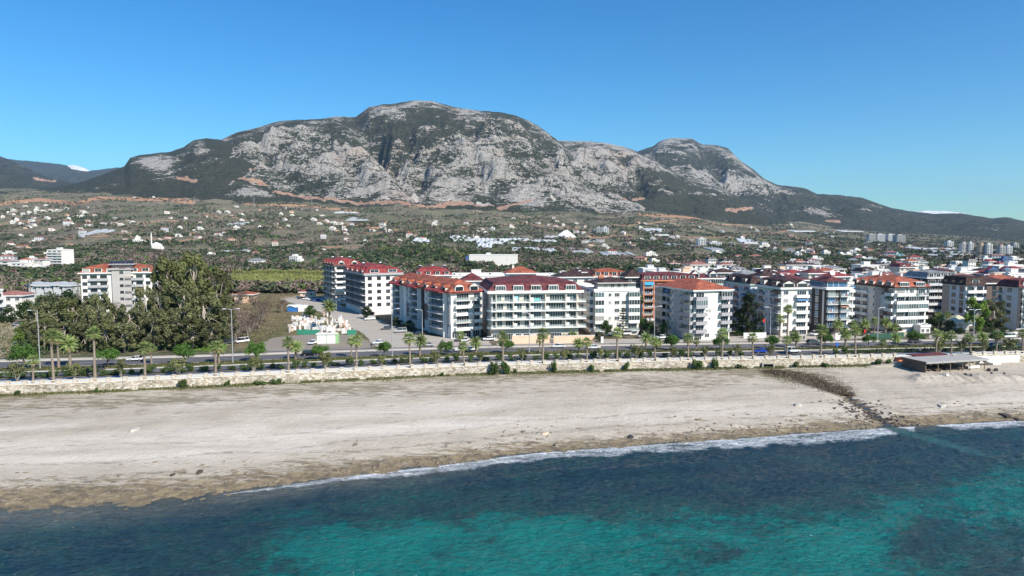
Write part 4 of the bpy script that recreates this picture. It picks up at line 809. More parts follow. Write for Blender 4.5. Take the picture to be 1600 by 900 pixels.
blk(1541,1588,429,400,4,'navy-fronted block with twin blue gables and red roof at the far right',wall=NAVYW,tile=T_RED,rh=2.0,sides={'f':'W W W W'},dorm=[('f',2,'gable',7,4,NAVYW)])
blk(1560,1640,417,520,4,'long flat white commercial hall with grey roof above the navy gabled block',roof='flat',sides={'f':'W W W W W'},cat='hall')
blk(1588,1650,428,430,4,'pale block with grey attic at the picture edge beside the navy gables',roof='flat',sides={'f':'W W W'},wall=LGREY)
# large single blocks further out
blk(733,808,399,800,5,'big plain white six-storey block with blue end wall below the mountain',rot=-3,roof='flat',d=18,sides={'f':['p','p q p q p q p','p','p q p p p q p','p']},panels=(),extra=lambda r,fr,le,ri,top,rf:(lambda mb:(mb.box((-4,0.5,-1),(-.01,14,top-.4)),link('end_wall',mb.mesh('end_wall',[NAVYW]),r)))(MB()))
blk(75,102,391,760,5,'tall white flat-roofed block left of the red-roofed block behind the trees',rot=-12,roof='flat',d=16,sides={'f':'B B B'},S=SB)
blk(54,70,406,700,3,'white house-like block with pale pink roof edge beside the tall white flat-roofed block',rot=-8,tile=T_ROSE,rh=1.8,sides={'f':'W W'})
blk(-8,16,408,700,3,'white terraced flats with a brown-red roof at the far left edge',rot=-6,tile=T_ROSE,rh=1.5,sides={'f':'B B'},S=SB)
blk(19,42,411,690,3,'white flat-roofed flats second from the left edge below the houses',rot=-6,roof='flat',sides={'f':'B B W'},S=SB,heat=2)
blk(44,63,417,660,2,'low white flats with roof tanks, third from the left edge',rot=4,roof='flat',sides={'f':'W B'},S=SB,heat=2)
blk(6,26,424,600,2,'small white block with maroon hipped roof near the left edge',rot=-6,tile=T_MAROON,rh=1.8,sides={'f':'W W'})
blk(-6,34,463,300,2,'low white house with salmon roof at the far left edge above the trees',rot=4,tile=T_ROSE,rh=1.8,sides={'f':'W W W'},cat='house')
building('apartment_block','edge of a white block with balconies at the far left beside the bare hard standing',corner(-62,262),262,2,8.5,12,4,gf=2,wall=WHITE,sides={'f':'B B','r':'B B'},roof='flat',S=SB)
# sheds, cottages and garden buildings nearer the road
T_SHED=plain('corrugated_sheet',(.36,.38,.40),.6,.15,.4)
for i,(a,b_,yt,lab) in enumerate([(45,56,440,'first pitched grey shed from the left in the row behind the grove'),(57,68,441,'second pitched grey shed from the left in the row behind the grove'),(70,82,441,'third pitched grey shed from the left in the row behind the grove'),(84,96,440,'fourth pitched grey shed in the row, nearest the sage trees'),(98,110,441,'fifth pitched grey shed, touching the red-roofed block in view')]):
    blk(a,b_,yt+6,400-i,1,lab,rot=-4,tile=T_SHED,rh=1.6,H=2.4,sides={'f':'w'},d=9,name='shed',cat='shed',wall=LGREY,group='row of grey pitched sheds')
blk(366,395,461,366,1,'peach brick cottage with orange roof by the field, right of the tall eucalyptus',rot=4,tile=T_ORANGE,rh=1.3,H=2.6,wall=PEACH,sides={'f':'w p w'},d=8,cat='house',name='cottage')
blk(469,491,457,398,1,'small orange-roofed cottage with dark awning at the top of the side street',rot=10,tile=T_ORANGE,rh=1.3,H=2.6,wall=PEACH,sides={'f':'w w'},d=7,cat='house',name='cottage')
blk(1438,1455,512,252,1,'small white cubic hut with two dark windows and roof tank beside the pines',rot=8,roof='flat',H=2.8,sides={'f':'w w'},d=4,cat='hut',name='hut',heat=1,oh=.1)
blk(1486,1510,504,257,1,'white hut with sloping beige sheet roof in front of the grey mansard block',rot=-20,tile=plain('beige_sheet',(.60,.57,.42),.7,.1),rh=2.2,H=2.6,sides={'f':'w'},d=8,cat='hut',name='hut')
blk(1412,1436,511,258,1,'long low brown-roofed cafe building left of the small white hut',rot=8,tile=T_BROWN,rh=.6,H=2.7,wall=BROWNW,sides={'f':'D D D'},d=6,cat='cafe',name='cafe')
blk(1570,1592,524,249,1,'low white stall with canopy under the far right block',rot=8,roof='flat',H=2.4,sides={'f':'D'},d=4,cat='stall',name='stall')
# ------------------------------------------------------------ general infill of the town between the named roofs
LM=[(20,'the left edge'),(90,'the tall white flats'),(185,'the rooftop panels'),(300,'the giant eucalyptus'),(380,'the peach cottage'),(450,'the marble yard'),(520,'the billboard'),(590,'the crimson roofs'),(680,'the long orange roof'),(770,'the blue-ended block'),(830,'the maroon mansard'),(890,'the tent-shaped greenhouse'),(960,'the norfolk pine'),(1010,'the orange frame'),(1080,'the orange hipped roof'),(1165,'the dark cypress'),(1230,'the white gable attic'),(1300,'the blue penthouse'),(1395,'the arched dormers'),(1450,'the white hut'),(1500,'the grey mansard block'),(1540,'the feathery trees'),(1590,'the right edge')]
def lm(px): return min(LM,key=lambda q:abs(q[0]-px))[1]
USED={}
def uniq(base,tail):
    k=(base,tail); USED[k]=USED.get(k,0)+1; n=USED[k]
    return base+' '+tail if n==1 else '%s %s, %s from left'%(base,tail,ordw(min(n,69)))
town=[]
rt=random.Random(5)
def taken(px,Y,pad):
    return any(abs(px-p)<pad and abs(Y-q)<24 for p,q in town)
tries=0
while len(town)<92 and tries<6000:
    tries+=1; Y=rt.choice([rt.uniform(325,520),rt.uniform(400,760)]); px=rt.uniform(842,1660)
    if Y>520 and px<950: continue
    if px<1000 and Y>430: continue
    if taken(px,Y,34*330/Y): continue
    town.append((px,Y))
town.sort(key=lambda q:q[0])
for i,(px,Y) in enumerate(town):
    wd=rt.uniform(11,17) if Y<520 else rt.uniform(8,13); fl=rt.choice([3,3,4]) if Y<520 else rt.choice([1,2,2,3]); k=rt.random()
    tl,tn=rt.choice([(T_RED,'red'),(T_ORANGE,'orange'),(T_MAROON,'maroon'),(T_BROWN,'brown'),(T_BROWN,'brown'),(T_ROSE,'faded-red'),(T_ROSE,'faded-red'),(T_GREY,'grey')])
    wl,wn=rt.choice([(WHITE,'white'),(WHITE,'white'),(WHITE,'white'),(CREAM,'cream'),(LGREY,'pale grey'),(PEACH,'peach')])
    X=corner(px,Y); z=float(gh(X,Y)); dist='near row' if Y<430 else 'deep row'
    kw=dict(wall=wl,H=2.9,gf=2.8,group='apartment blocks of the town behind the first row',seed=i,z=z-.05)
    if k<.48: building('apartment_block',uniq('%s flat-roofed block, %s behind'%(wn,dist),lm(px)),X,Y,rt.uniform(2,16),wd,wd*.8,fl,roof='flat',sides={'f':rt.choice(['W W W','B B B','W B W'])},heat=rt.randint(1,3),**kw)
    elif k<.78: building('apartment_block',uniq('%s %s-hipped block, %s behind'%(wn,tn,dist),lm(px)),X,Y,rt.uniform(2,16),wd,wd*.8,fl,roof='hip',tile=tl,rh=rt.uniform(1.6,2.6),sides={'f':rt.choice(['W W W','B B B','W B W'])},heat=rt.randint(0,3),chim=rt.randint(0,2),**kw)
    else: building('apartment_block',uniq('%s dormered %s-roofed block, %s behind'%(wn,tn,dist),lm(px)),X,Y,rt.uniform(2,16),wd,wd*.8,fl,roof='mansard',tile=tl,rh=rt.uniform(.6,1.2),mans=(2.2,2),dorm=[('f',rt.randint(2,4),rt.choice(['box','gable','slant']),2.2,1.8,WHITE)],sides={'f':rt.choice(['W W W','B B B'])},heat=rt.randint(0,2),**kw)
# ------------------------------------------------------------ tower blocks at the foot of the right-hand hills
TW=[(1357,1368,366,378,1500,GREY),(1370,1383,366,379,1530,LGREY),(1387,1398,366,378,1560,LGREY),(1401,1415,367,380,1500,GREY),(1480,1490,377,389,1350,LGREY),(1503,1512,379,397,1150,STONEW),(1514,1521,379,397,1160,LGREY),(1531,1540,381,398,1150,BEIGE),(1542,1551,381,398,1160,LGREY),(1562,1571,384,400,1120,STONEW),(1573,1582,384,400,1130,LGREY),(1584,1592,380,390,1500,GREY),(1522,1535,401,417,830,DGREY),(1536,1550,402,417,825,LGREY),(1566,1580,403,416,840,NAVYW),(1581,1588,404,416,835,LGREY),(1091,1103,372,384,1250,LGREY),(931,940,355,366,1800,GREY),(941,951,355,366,1790,LGREY),(1242,1253,395,404,1000,LGREY),(1394,1412,397,405,900,TURQW),(1108,1128,378,386,1200,LGREY),(1376,1392,412,420,700,LGREY)]
for i,(a,b_,yt,yb,Y,wl) in enumerate(TW):
    Y=float(at((a+b_)/2,yb).y); w_=(b_-a)/F*Y; X=corner(a,Y); z=float(baseZ(X,Y)); ht=max(CZ-(yt-HOR)/F*Y-z,9); n=max(2,int(ht/3)); H=ht/n
    col={'white_render':'white','pale_grey_render':'pale grey','grey_render':'grey','stone_cladding':'stone-grey','beige_render':'beige','charcoal_render':'unfinished dark','navy_render':'navy','turquoise_render':'turquoise'}[wl.name]
    mb=MB(); mb.box((0,0,-6),(w_,w_*.8,ht)); mb.box((w_*.3,w_*.2,ht),(w_*.7,w_*.6,ht+2.5)); nb=max(2,int(w_/5))
    for k in range(n):
        for j in range(nb):
            x=w_*(j+.5)/nb; mb.box((x-w_/nb*.3,-.05,k*H+.9),(x+w_/nb*.3,.02,k*H+2.3),1)
            if k: mb.box((x-w_/nb*.36,-1.0,k*H-.15),(x+w_/nb*.36,.01,k*H+.75))
    r=link('tower_block',mb.mesh('tower_block',[wl,GL]),None,(X,Y,z-.5),R(4)); sprop(r,uniq('distant %s tower block beyond'%col,lm((a+b_)/2)),'tower block','distant tower blocks')
# ============================================================ THE SEAFRONT ROAD
def asph(name,col,var=.15): 
    if name in MATS: return MATS[name]
    m,nt,b,_=nmat(name); v=posn(nt); n=noise(nt,posn(nt,(.15,1,1)),.5,6,.7); f=noise(nt,v,4,4,.8)
    c=ramp(nt,math_(nt,'ADD',math_(nt,'MULTIPLY',n,.7),math_(nt,'MULTIPLY',f,.3)),[(.35,tuple(x*(1-var) for x in col)),(.65,tuple(x*(1+var) for x in col))])
    nt.links.new(c,b.inputs['Base Color']); b.inputs['Roughness'].default_value=.9; b.inputs['Specular IOR Level'].default_value=.2; MATS[name]=m; return m
ASPH=asph('asphalt',(.115,.115,.12)); CONC=asph('pale_concrete',(.40,.365,.31)); PAVE=asph('promenade_paving',(.46,.49,.485),.08); KERB=asph('kerb_stone',(.46,.43,.38)); ASPH2=asph('worn_brown_asphalt',(.26,.225,.185)); MARK=plain('road_paint',(.7,.7,.66),.7,.1)
MEDG=asph('median_turf',(.13,.14,.055),.3); SOIL=asph('planting_soil',(.13,.105,.07),.3)
XS=np.concatenate([np.arange(-420,-150,8.0),np.arange(-150,180,1.5),np.arange(180,500,8.0)])
def strip(name,o0,o1,z,mat,thick=0,xr=None,wob=0):
    X=XS if xr is None else np.arange(xr[0],xr[1]+.01,min(1.5,(xr[1]-xr[0])))
    y0=YO(X,o0); y1=YO(X,o1)
    if wob: y0=y0+wob*fbm(X/7,X*0,3); y1=y1+wob*fbm(X/7,X*0+9,3)
    n=len(X)
    if thick:
        P=[np.stack([X,y0,z-thick+0*X],1),np.stack([X,y0,z+0*X],1),np.stack([X,y1,z+0*X],1),np.stack([X,y1,z-thick+0*X],1)]
    else: P=[np.stack([X,y0,z+0*X],1),np.stack([X,y1,z+0*X],1)]
    V=np.concatenate(P); Fs=[]
    for k in range(len(P)-1):
        i=np.arange(n-1); Fs.append(np.stack([k*n+i,k*n+i+1,(k+1)*n+i+1,(k+1)*n+i],1))
    return npmesh(name,V,np.concatenate(Fs),mat)
def sstrip(name,*a,**k): return sprop(link(name,strip(name,*a,**k)),kind='structure')
sstrip('promenade',.45,4.6,5.36,PAVE,.3)
sstrip('planting_strip',4.61,6.3,5.28,SOIL,.2,wob=.25)
sstrip('road',6.2,12.2,5.215,ASPH); sstrip('road',17.4,26.0,5.215,ASPH)
sstrip('kerb',12.0,12.7,5.33,KERB,.3); sstrip('median',12.71,17.2,5.31,MEDG,.2); sstrip('kerb',17.21,17.5,5.34,KERB,.3)
sstrip('pavement',26.0,30.2,5.34,CONC,.3)
for o in (9.2,21.7):
    mb=MB()
    for x in np.arange(-330,380,9.0):
        a=float(YO(x,o)); b_=float(YO(x+3,o)); mb.face([(x,a-.07,5.221),(x+3,b_-.07,5.221),(x+3,b_+.07,5.221),(x,a+.07,5.221)])
    sprop(link('lane_marking',mb.mesh('lane_marking',MARK)),kind='structure')
for o in (6.5,11.8,17.8,25.7): sstrip('edge_marking',o-.06,o+.06,5.221,MARK)
def area(name,pts,z,mat,rag=.35):
    P=[onplane(x,y,z).xy for x,y in pts]; Q=[]
    for a,b_ in zip(P,P[1:]+P[:1]):
        n=max(2,int((b_-a).length/1.5))
        for i in range(n): p=a.lerp(b_,i/n); k=rag*float(fbm(p.x/5+2,p.y/5,3))*(0 if i==0 else 1); nn=(b_-a).normalized(); Q.append((p.x-nn.y*k*2,p.y+nn.x*k*2,z))
    import mathutils
    from mathutils.geometry import tessellate_polygon
    tri=tessellate_polygon([[Vector(q) for q in Q]]); me=bpy.data.meshes.new(name); me.from_pydata(Q,[],[tuple(t) for t in tri]); me.materials.append(mat); me.update()
    for p in me.polygons:
        pass
    o=link(name,me); return sprop(o,kind='structure')
area('side_street',[(436,467),(470,461),(506,466),(548,484),(600,503),(648,521),(700,528),(764,532),(768,540.5),(690,543.5),(606,547.5),(585,540),(566,520),(540,507),(500,487),(455,473)],5.224,CONC)
area('parking_lot',[(414,549.5),(409,537),(427,527.5),(482,522.7),(558,523),(584,540),(576,547.4),(500,548.6)],5.214,ASPH2)
area('forecourt',[(775,537),(915,531),(915,536),(780,542)],5.220,CONC); area('forecourt',[(925,530),(1075,528),(1340,519),(1430,516),(1430,525),(1180,536.3),(1075,536.5),(925,537)],5.216,CONC)
area('track',[(-40,505),(34,503),(40,512),(20,545),(0,556),(-40,560)],5.222,CONC); area('forecourt',[(1452,523),(1640,515),(1640,525),(1452,530)],5.217,CONC)
area('track',[(327,553),(345,536),(372,526),(378,530),(352,541),(338,553)],5.221,CONC)
# ------------------------------------------------------------ sea wall with balustrade
def stonemat():
    m,nt,b,_=nmat('rubble_masonry'); v=posn(nt,(1,.25,1.5)); vo=nt.nodes.new('ShaderNodeTexVoronoi'); vo.inputs['Scale'].default_value=1.5; nt.links.new(v,vo.inputs['Vector'])
    ve=nt.nodes.new('ShaderNodeTexVoronoi'); ve.feature='DISTANCE_TO_EDGE'; ve.inputs['Scale'].default_value=1.5; nt.links.new(v,ve.inputs['Vector'])
    sp=nt.nodes.new('ShaderNodeSeparateColor'); nt.links.new(vo.outputs['Color'],sp.inputs[0])
    c=ramp(nt,sp.outputs[0],[(0,(.27,.22,.155)),(.3,(.39,.34,.255)),(.6,(.47,.42,.33)),(.85,(.58,.54,.46))]); g=ramp(nt,ve.outputs['Distance'],[(0,.55),(.07,1)])
    c=mixc(nt,1.0,c,g,'MULTIPLY'); st=ramp(nt,noise(nt,posn(nt,(.3,1,.5)),.6,5,.7),[(.4,.72),(.6,1.08)]); c=mixc(nt,1.0,c,st,'MULTIPLY')
    nt.links.new(c,b.inputs['Base Color']); b.inputs['Roughness'].default_value=.95; bump(nt,b,ve.outputs['Distance'],.3,.8); return m
STN=stonemat(); COPE=plain('coping_stone',(.57,.50,.405),.85,.16,.8); 
sw=link('stone_wall',None,None,(0,float(Yw(0)),2.5)); sprop(sw,'long cream rubble stone wall with square-post balustrade between beach and promenade','wall')
O=Vector((0,float(Yw(0)),2.5))
def wallrun(x0,x1,name,o0,o1,z0,z1,mat,step=1.2):
    X=np.arange(x0,x1+.01,(x1-x0)/max(1,round((x1-x0)/step))); y0=Yw(X)+o0; y1=Yw(X)+o1; n=len(X); q=lambda y,z:np.stack([X-O.x,y-O.y,np.full(n,z)-O.z],1)
    V=np.concatenate([q(y0,z0),q(y0,z1),q(y1,z1),q(y1,z0)]); Fs=[]
    for k in range(3): i=np.arange(n-1); Fs.append(np.stack([k*n+i,k*n+i+1,(k+1)*n+i+1,(k+1)*n+i],1))
    return link(name,npmesh(name,V,np.concatenate(Fs),mat),sw)
GX0=float(on_beach(1372,560).x); GX1=GX0+9
wallrun(-420,GX0,'masonry',0,.44,1.0,5.3,STN); wallrun(GX1+14,480,'masonry',0,.44,1.0,5.3,STN); wallrun(GX0,GX1+14,'masonry',3.4,3.9,1.0,5.36,STN)
wallrun(-420,GX0,'coping',-.08,.5,5.301,5.42,COPE); wallrun(GX1+14,480,'coping',-.08,.5,5.301,5.42,COPE)
postm=cached('post',lambda:(lambda mb:(mb.box((-.38,-.32,0),(.38,.32,.88)),mb.box((-.46,-.4,.88),(.46,.4,1.02)),mb.mesh('post',COPE))[-1])(MB()))
xp=-143.0; npost=0
while xp<172 and npost<99:
    if not (GX0+1<xp<GX1+13):
        y=float(Yw(xp))+.2; ang=math.atan2(float(Yw(xp+1)-Yw(xp-1)),2)
        link('post',postm,sw,(xp-O.x,y-O.y,5.42-O.z),ang); npost+=1
        if not (GX0-2.5<xp<GX1+13):
            def rm():
                mb=MB(); mb.box((0,-.12,.60),(3.45,.12,.82)); mb.box((0,-.1,.0),(3.45,.1,.12)); return mb.mesh('rail',COPE)
            link('rail',cached('railb',rm),sw,(xp+.4*math.cos(ang)-O.x,y+.4*math.sin(ang)-O.y,5.42-O.z),ang)
    xp+=3.62
# ramp from the promenade to the sand
rp=link('beach_ramp',None,None,(GX0,float(Yw(GX0)),3)); sprop(rp,'sloping concrete ramp with low rendered side walls cutting through the stone wall','ramp')
mb=MB(); xa=GX0-11; n=14
for i in range(n):
    x=xa+(GX1+3-xa)*i/n; x2=xa+(GX1+3-xa)*(i+1)/n; z1=2.9+2.4*i/n; z2=2.9+2.4*(i+1)/n; y=lambda q:float(Yw(q))-float(Yw(GX0))
    f=lambda xx,oo,zz:(xx-GX0,y(xx)+oo,zz-3)
    a=0.42 if x>GX0 else -.02; b2=0.42 if x2>GX0 else -.02
    mb.face([f(x,-3,z1),f(x2,-3,z2),f(x2,b2 if x2<=GX0 else 3.4,z2),f(x,a if x<=GX0 else 3.4,z1)],0); mb.face([f(x,-3,.8),f(x2,-3,.8),f(x2,-3,z2),f(x,-3,z1)],0)
link('ramp_slab',mb.mesh('ramp_slab',[CONC]),rp)
mb=MB()
for i in range(n): 
    x=GX1-2+(17)*i/n; mb.box((x-GX0,y(x)-3.6,-1.6),(x-GX0+17/n+.02,y(x)-3.0,.4+2.0*min(1,i/6)))
link('side_wall',mb.mesh('side_wall',[STN]),rp)
for x_,z_ in ((GX1-2,3.4),(GX1+2,4.5),(GX1+7,5.2),(GX1+13,5.3)): link('post',postm,rp,(x_-GX0,y(x_)-3.3,z_-3),.1)
# white rendered stretch of wall by the beach bar
xb0=float(on_beach(1478,565).x); xb1=float(on_beach(1580,562).x)
ww=link('rendered_wall',npmesh('rendered_wall',*(lambda X:(np.concatenate([np.stack([X,Yw(X)-.35,X*0+z],1) for z in (1.5,5.0)]+[np.stack([X,Yw(X)-.02,X*0+5.0],1)]),np.concatenate([np.stack([k*len(X)+np.arange(len(X)-1),k*len(X)+np.arange(len(X)-1)+1,(k+1)*len(X)+np.arange(len(X)-1)+1,(k+1)*len(X)+np.arange(len(X)-1)],1) for k in range(2)])))(np.arange(xb0,xb1,1.0)),wallmat('wall_whitewash',(.74,.72,.67),.2))); sprop(ww,'bright whitewashed retaining wall behind the right end of the beach bar','wall')
# culvert mouth
c=on_beach(1205,578); y_=float(Yw(c.x)); cv=link('culvert',None,None,(c.x,y_,2.0)); sprop(cv,'square dark drain opening with concrete lip at the foot of the stone wall','drain')
mb=MB(); ring(mb,3.6,2.1,.35,-.9,-.02); link('culvert_frame',mb.mesh('culvert_frame',[CONC]),cv,(0,0,.35)); mb=MB(); mb.box((-1.45,-.2,.7),(1.45,-.05,2.1)); link('opening',mb.mesh('opening',[DARKIN]),cv)
# ------------------------------------------------------------ lamps, signs
LG=plain('galvanised_steel',(.50,.51,.52),.45,.06,metal=.5); LHEAD=plain('lamp_head',(.72,.72,.72),.4,.05)
def lamp_parts(h,arms):
    def f():
        mb=MB(); mb.tube([(0,0,0),(0,0,.5)],.2,8); mb.tube([(0,0,.4),(0,0,h*.5),(0,0,h)],[.15,.115,.08],8); a=mb.mesh('pole',LG)
        mb=MB(); 
        for s in arms: mb.tube([(0,0,h-.25),(s*.8,0,h+.05),(s*1.7,0,h+.1)],.05,6)
        b_=mb.mesh('arm',LG); mb=MB(); mb.box((-.45,-.2,-.07),(.45,.2,.07)); mb.box((-.35,-.14,-.1),(.35,.14,-.071),1); c_=mb.mesh('lamp_head',[LHEAD,GL]); return a,b_,c_
    return cached(('lamp',round(h,1),arms),f)
lamps=[(63,'m',485,(-1,),'beside the leftmost round pine'),(364,'m',483,(-1,1),'with twin heads at the edge of the eucalyptus grove'),(613,'m',482.5,(-1,1),'with twin heads left of the long orange-roofed block'),(660,241,484,(-1,),'in front of the bowed balcony wing'),(827,'m',489,(-1,),'in front of the wide cream block'),(1022,'m',479,(-1,1),'with twin heads between the white and grey blocks'),(1203,'f',480,(-1,),'right of the dark cypress'),(1371,'f',481,(1,),'in front of the brown and grey flank panels'),(1521,'f',484,(-1,1),'before the feathery trees'),(525.5,'b',470,(1,),'at the head of the marble yard'),(556,'b2',492,(1,),'before the dark flank on the side street'),(583,'s',0,(),'')]
for px,k,yt,arms,lb in lamps:
    if k=='s': continue
    off={'m':15,'f':29}.get(k)
    if off:
        Y=200.0
        for _ in range(8): Y=float(YO((px-800)/F*Y,off))
    else: Y={'b':330,'b2':290}.get(k,k if not isinstance(k,str) else 0)
    if isinstance(k,(int,float)): Y=float(k)
    X=corner(px,Y); h=CZ-(yt-HOR)/F*Y-5.3; a,b_,c_=lamp_parts(h,arms); r=link('street_lamp',None,None,(X,Y,5.25),R(8)); sprop(r,'tall grey street lamp '+lb,'street lamp','street lamps along the seafront road')
    link('pole',a,r); link('arm',b_,r)
    for s in arms: link('lamp_head',c_,r,(s*1.9,0,h+.1))
def lowlamp(px,off,yt,lb):
    Y=200.
    for _ in range(8): Y=float(YO((px-800)/F*Y,off))
    return Y
# billboard, sign, flag
r=link('billboard',None,None,(corner(531.5,352),352,5.2),R(12)); sprop(r,'peach and white billboard on a single post in front of the rear block','billboard')
mb=MB(); mb.tube([(0,0,0),(0,0,6)],.18,8); link('post',mb.mesh('post',[LG]),r); mb=MB(); mb.box((-2.3,-.1,5.8),(2.3,.1,9.0)); mb.box((-2.0,-.13,6.0),(1.9,-.101,7.8),1); link('sign_panel',mb.mesh('sign_panel',[TRIM,PEACH]),r)
Y=225.; X=corner(1297,211); X=corner(1297,212); r=link('road_sign',None,None,(X,float(YO(X,5.6)),5.3)); sprop(r,'blue square road sign on a post above a dark litter bin','sign'); mb=MB(); mb.tube([(0,0,0),(0,0,3.2)],.05,6); link('post',mb.mesh('post',[LG]),r); mb=MB(); mb.box((-.5,-.06,2.3),(.5,0,3.4)); link('sign_panel',mb.mesh('sign_panel',[plain('sign_blue',(.03,.12,.42),.5,.04)]),r)
r=link('litter_bin',None,None,(X,float(YO(X,5.0)),5.3)); sprop(r,'dark litter bin beneath the blue road sign','litter bin'); mb=MB(); mb.tube([(0,0,0),(0,0,.1),(0,0,1.1),(0,0,1.15)],[.4,.45,.6,.5],10); link('bin_body',mb.mesh('bin_body',[DGREY]),r); mb=MB(); mb.tube([(0,0,1.15),(0,0,1.3)],[.55,.2],10); link('lid',mb.mesh('lid',[GREY]),r)
for px,py,yt,lb in ((1195,524,502,'red flag on a pole above the low white terrace wall'),(1353,545,531,'small red flag by the palms near the green fence')):
    Y=238 if px<1300 else 243; X=corner(px,Y); h=CZ-(yt-HOR)/F*Y-5.3+1.2; h=max(h,3); r=link('flagpole',None,None,(X,Y,5.2)); sprop(r,lb,'flag'); mb=MB(); mb.tube([(0,0,0),(0,0,h)],.06,6); link('pole',mb.mesh('pole',[LG]),r)
    mb=MB()
    for i in range(3): mb.face([(-.02-i*.25,.1*math.sin(i*1.4),h-.1-.15*i),(-.02-(i+1)*.25,.1*math.sin(i*1.4+1.4),h-.25-.15*i),(-.02-(i+1)*.25,.1*math.sin(i*1.4+1.4),h-1.5-.1*i),(-.02-i*.25,.1*math.sin(i*1.4),h-1.4-.1*i)])
    link('flag',mb.mesh('flag',[plain('flag_red',(.60,.02,.025),.8,.05)]),r)
# ------------------------------------------------------------ kiosk, stone yard, fences
KG=plain('kiosk_green',(.30,.50,.24),.6,.08)
K=onplane(495,537,5.25); KE=onplane(521,537,5.25)
r=link('kiosk',None,None,tuple(K),R(4)); sprop(r,'small white kiosk with pale green corners and thin flat roof on the parking lot','kiosk'); w_=(KE-K).length+.8
mb=MB(); mb.box((0,0,0),(w_,2.6,3.1)); link('wall',mb.mesh('wall',[TRIM]),r); mb=MB(); mb.box((-.25,-.3,3.1),(w_+.3,2.9,3.35)); link('roof',mb.mesh('roof',[TRIM]),r)
for x in (0,w_*.5,w_-.14): mb=MB(); mb.box((x-.02,-.06,.01),(x+.16,-.001,3.09)); link('corner_strip',mb.mesh('corner_strip',[KG]),r)
mb=MB(); mb.box((w_+.01,.0,0),(w_+.7,2.5,3.05)); link('side_bay',mb.mesh('side_bay',[KG]),r)
MARB=plain('cut_marble',(.74,.72,.68),.6,.1,.7); MARP=plain('pinkish_marble',(.60,.45,.36),.6,.15,.7)
ry=random.Random(3); pts=[]
for i in range(150):
    px=ry.uniform(452,552); py=ry.uniform(494,521)
    if py>521 or (px>515 and py<500) or px<452+max(0,500-py)*1.2: continue
    if px>545 and py<510: continue
    pts.append((px,py))
pts=pts[:118]; pts.sort()
for i,(px,py) in enumerate(pts):
    p=onplane(px,py,5.2); s=ry.random(); mb=MB(); m_=MARB if ry.random()<.8 else MARP
    if s<.55: a,b_,c_=ry.uniform(.5,1.1),ry.uniform(.3,.8),ry.uniform(1.2,2.4)
    else: a,b_,c_=ry.uniform(.9,2.2),ry.uniform(.7,1.6),ry.uniform(.6,1.3)
    for k in range(3): mb.box((-a/2+.02*k,-b_/2+k*b_/3+.02,0),(a/2-.03*k,-b_/2+(k+1)*b_/3-.02,c_*(1-.07*((k*7+i)%3))))
    kind='upright' if s<.55 else 'low'
    o=link('marble_block',mb.mesh('marble_block',[m_]),None,tuple(p),ry.uniform(-.5,.5)); sprop(o,'%s %s marble block in the stone yard behind the green mesh fence'%(kind,'white' if m_ is MARB else 'pinkish'),'stone block','marble blocks in the stone yard')
GRM=plain('green_mesh',(.03,.20,.13),.8,.15)
for (a,b_,lb) in (((464,523),(499,522.5),'long sagging green mesh fence in front of the marble yard'),((542,523.5),(556.5,522.8),'short green mesh fence at the right corner of the marble yard')):
    A=onplane(*a,5.2); B=onplane(*b_,5.2); r=link('mesh_fence',None,None,tuple(A)); sprop(r,lb,'fence'); D=B-A; n=max(2,int(D.length/2.2))
    mb=MB(); 
    for i in range(n): 
        q=A+D*i/n-A; q2=A+D*(i+1)/n-A; s=.25*math.sin(i*2.1); mb.face([(q.x,q.y,0),(q2.x,q2.y,0),(q2.x,q2.y+.1,1.9-abs(s)),(q.x,q.y+.1,2.0-abs(.25*math.sin((i-1)*2.1)))])
    link('mesh',mb.mesh('mesh',[GRM]),r)
    for i in range(n+1): q=D*i/n; mb=MB(); mb.tube([(q.x,q.y+.15,0),(q.x,q.y+.15,2.2)],.05,5); link('post',mb.mesh('post',[LG]),r)
A=onplane(1358,531,5.2); B=onplane(1412,528,5.2); r=link('mesh_fence',None,None,tuple(A)); sprop(r,'dark green garden fence behind the palms at the right','fence'); D=B-A; mb=MB(); mb.box((0,0,.1),(D.length,.06,2.0)); link('mesh',mb.mesh('mesh',[plain('dark_green_mesh',(.03,.09,.06),.8,.15)]),r,(0,0,0),math.atan2(D.y,D.x))
# tarp hut
p=onplane(449,487,5.2); r=link('tarpaulin_hut',None,None,tuple(p),R(5)); sprop(r,'makeshift hut with white and blue tarpaulin behind the marble yard','hut')
mb=MB(); mb.box((0,0,0),(5,4,2.2)); link('wall',mb.mesh('wall',[plain('blue_tarp',(.03,.15,.42),.6,.15)]),r)
mb=MB(); 
for i in range(6): mb.face([(-.4+i,-.4,2.3+.5*math.sin(i*.9)),(.6+i,-.4,2.3+.5*math.sin(i*.9+.9)),(.6+i,4.2,3.0),(-.4+i,4.2,3.0)])
mb.box((5.2,-.5,0),(9.2,3.5,2.9)); link('tarpaulin',mb.mesh('tarpaulin',[TRIM]),r)
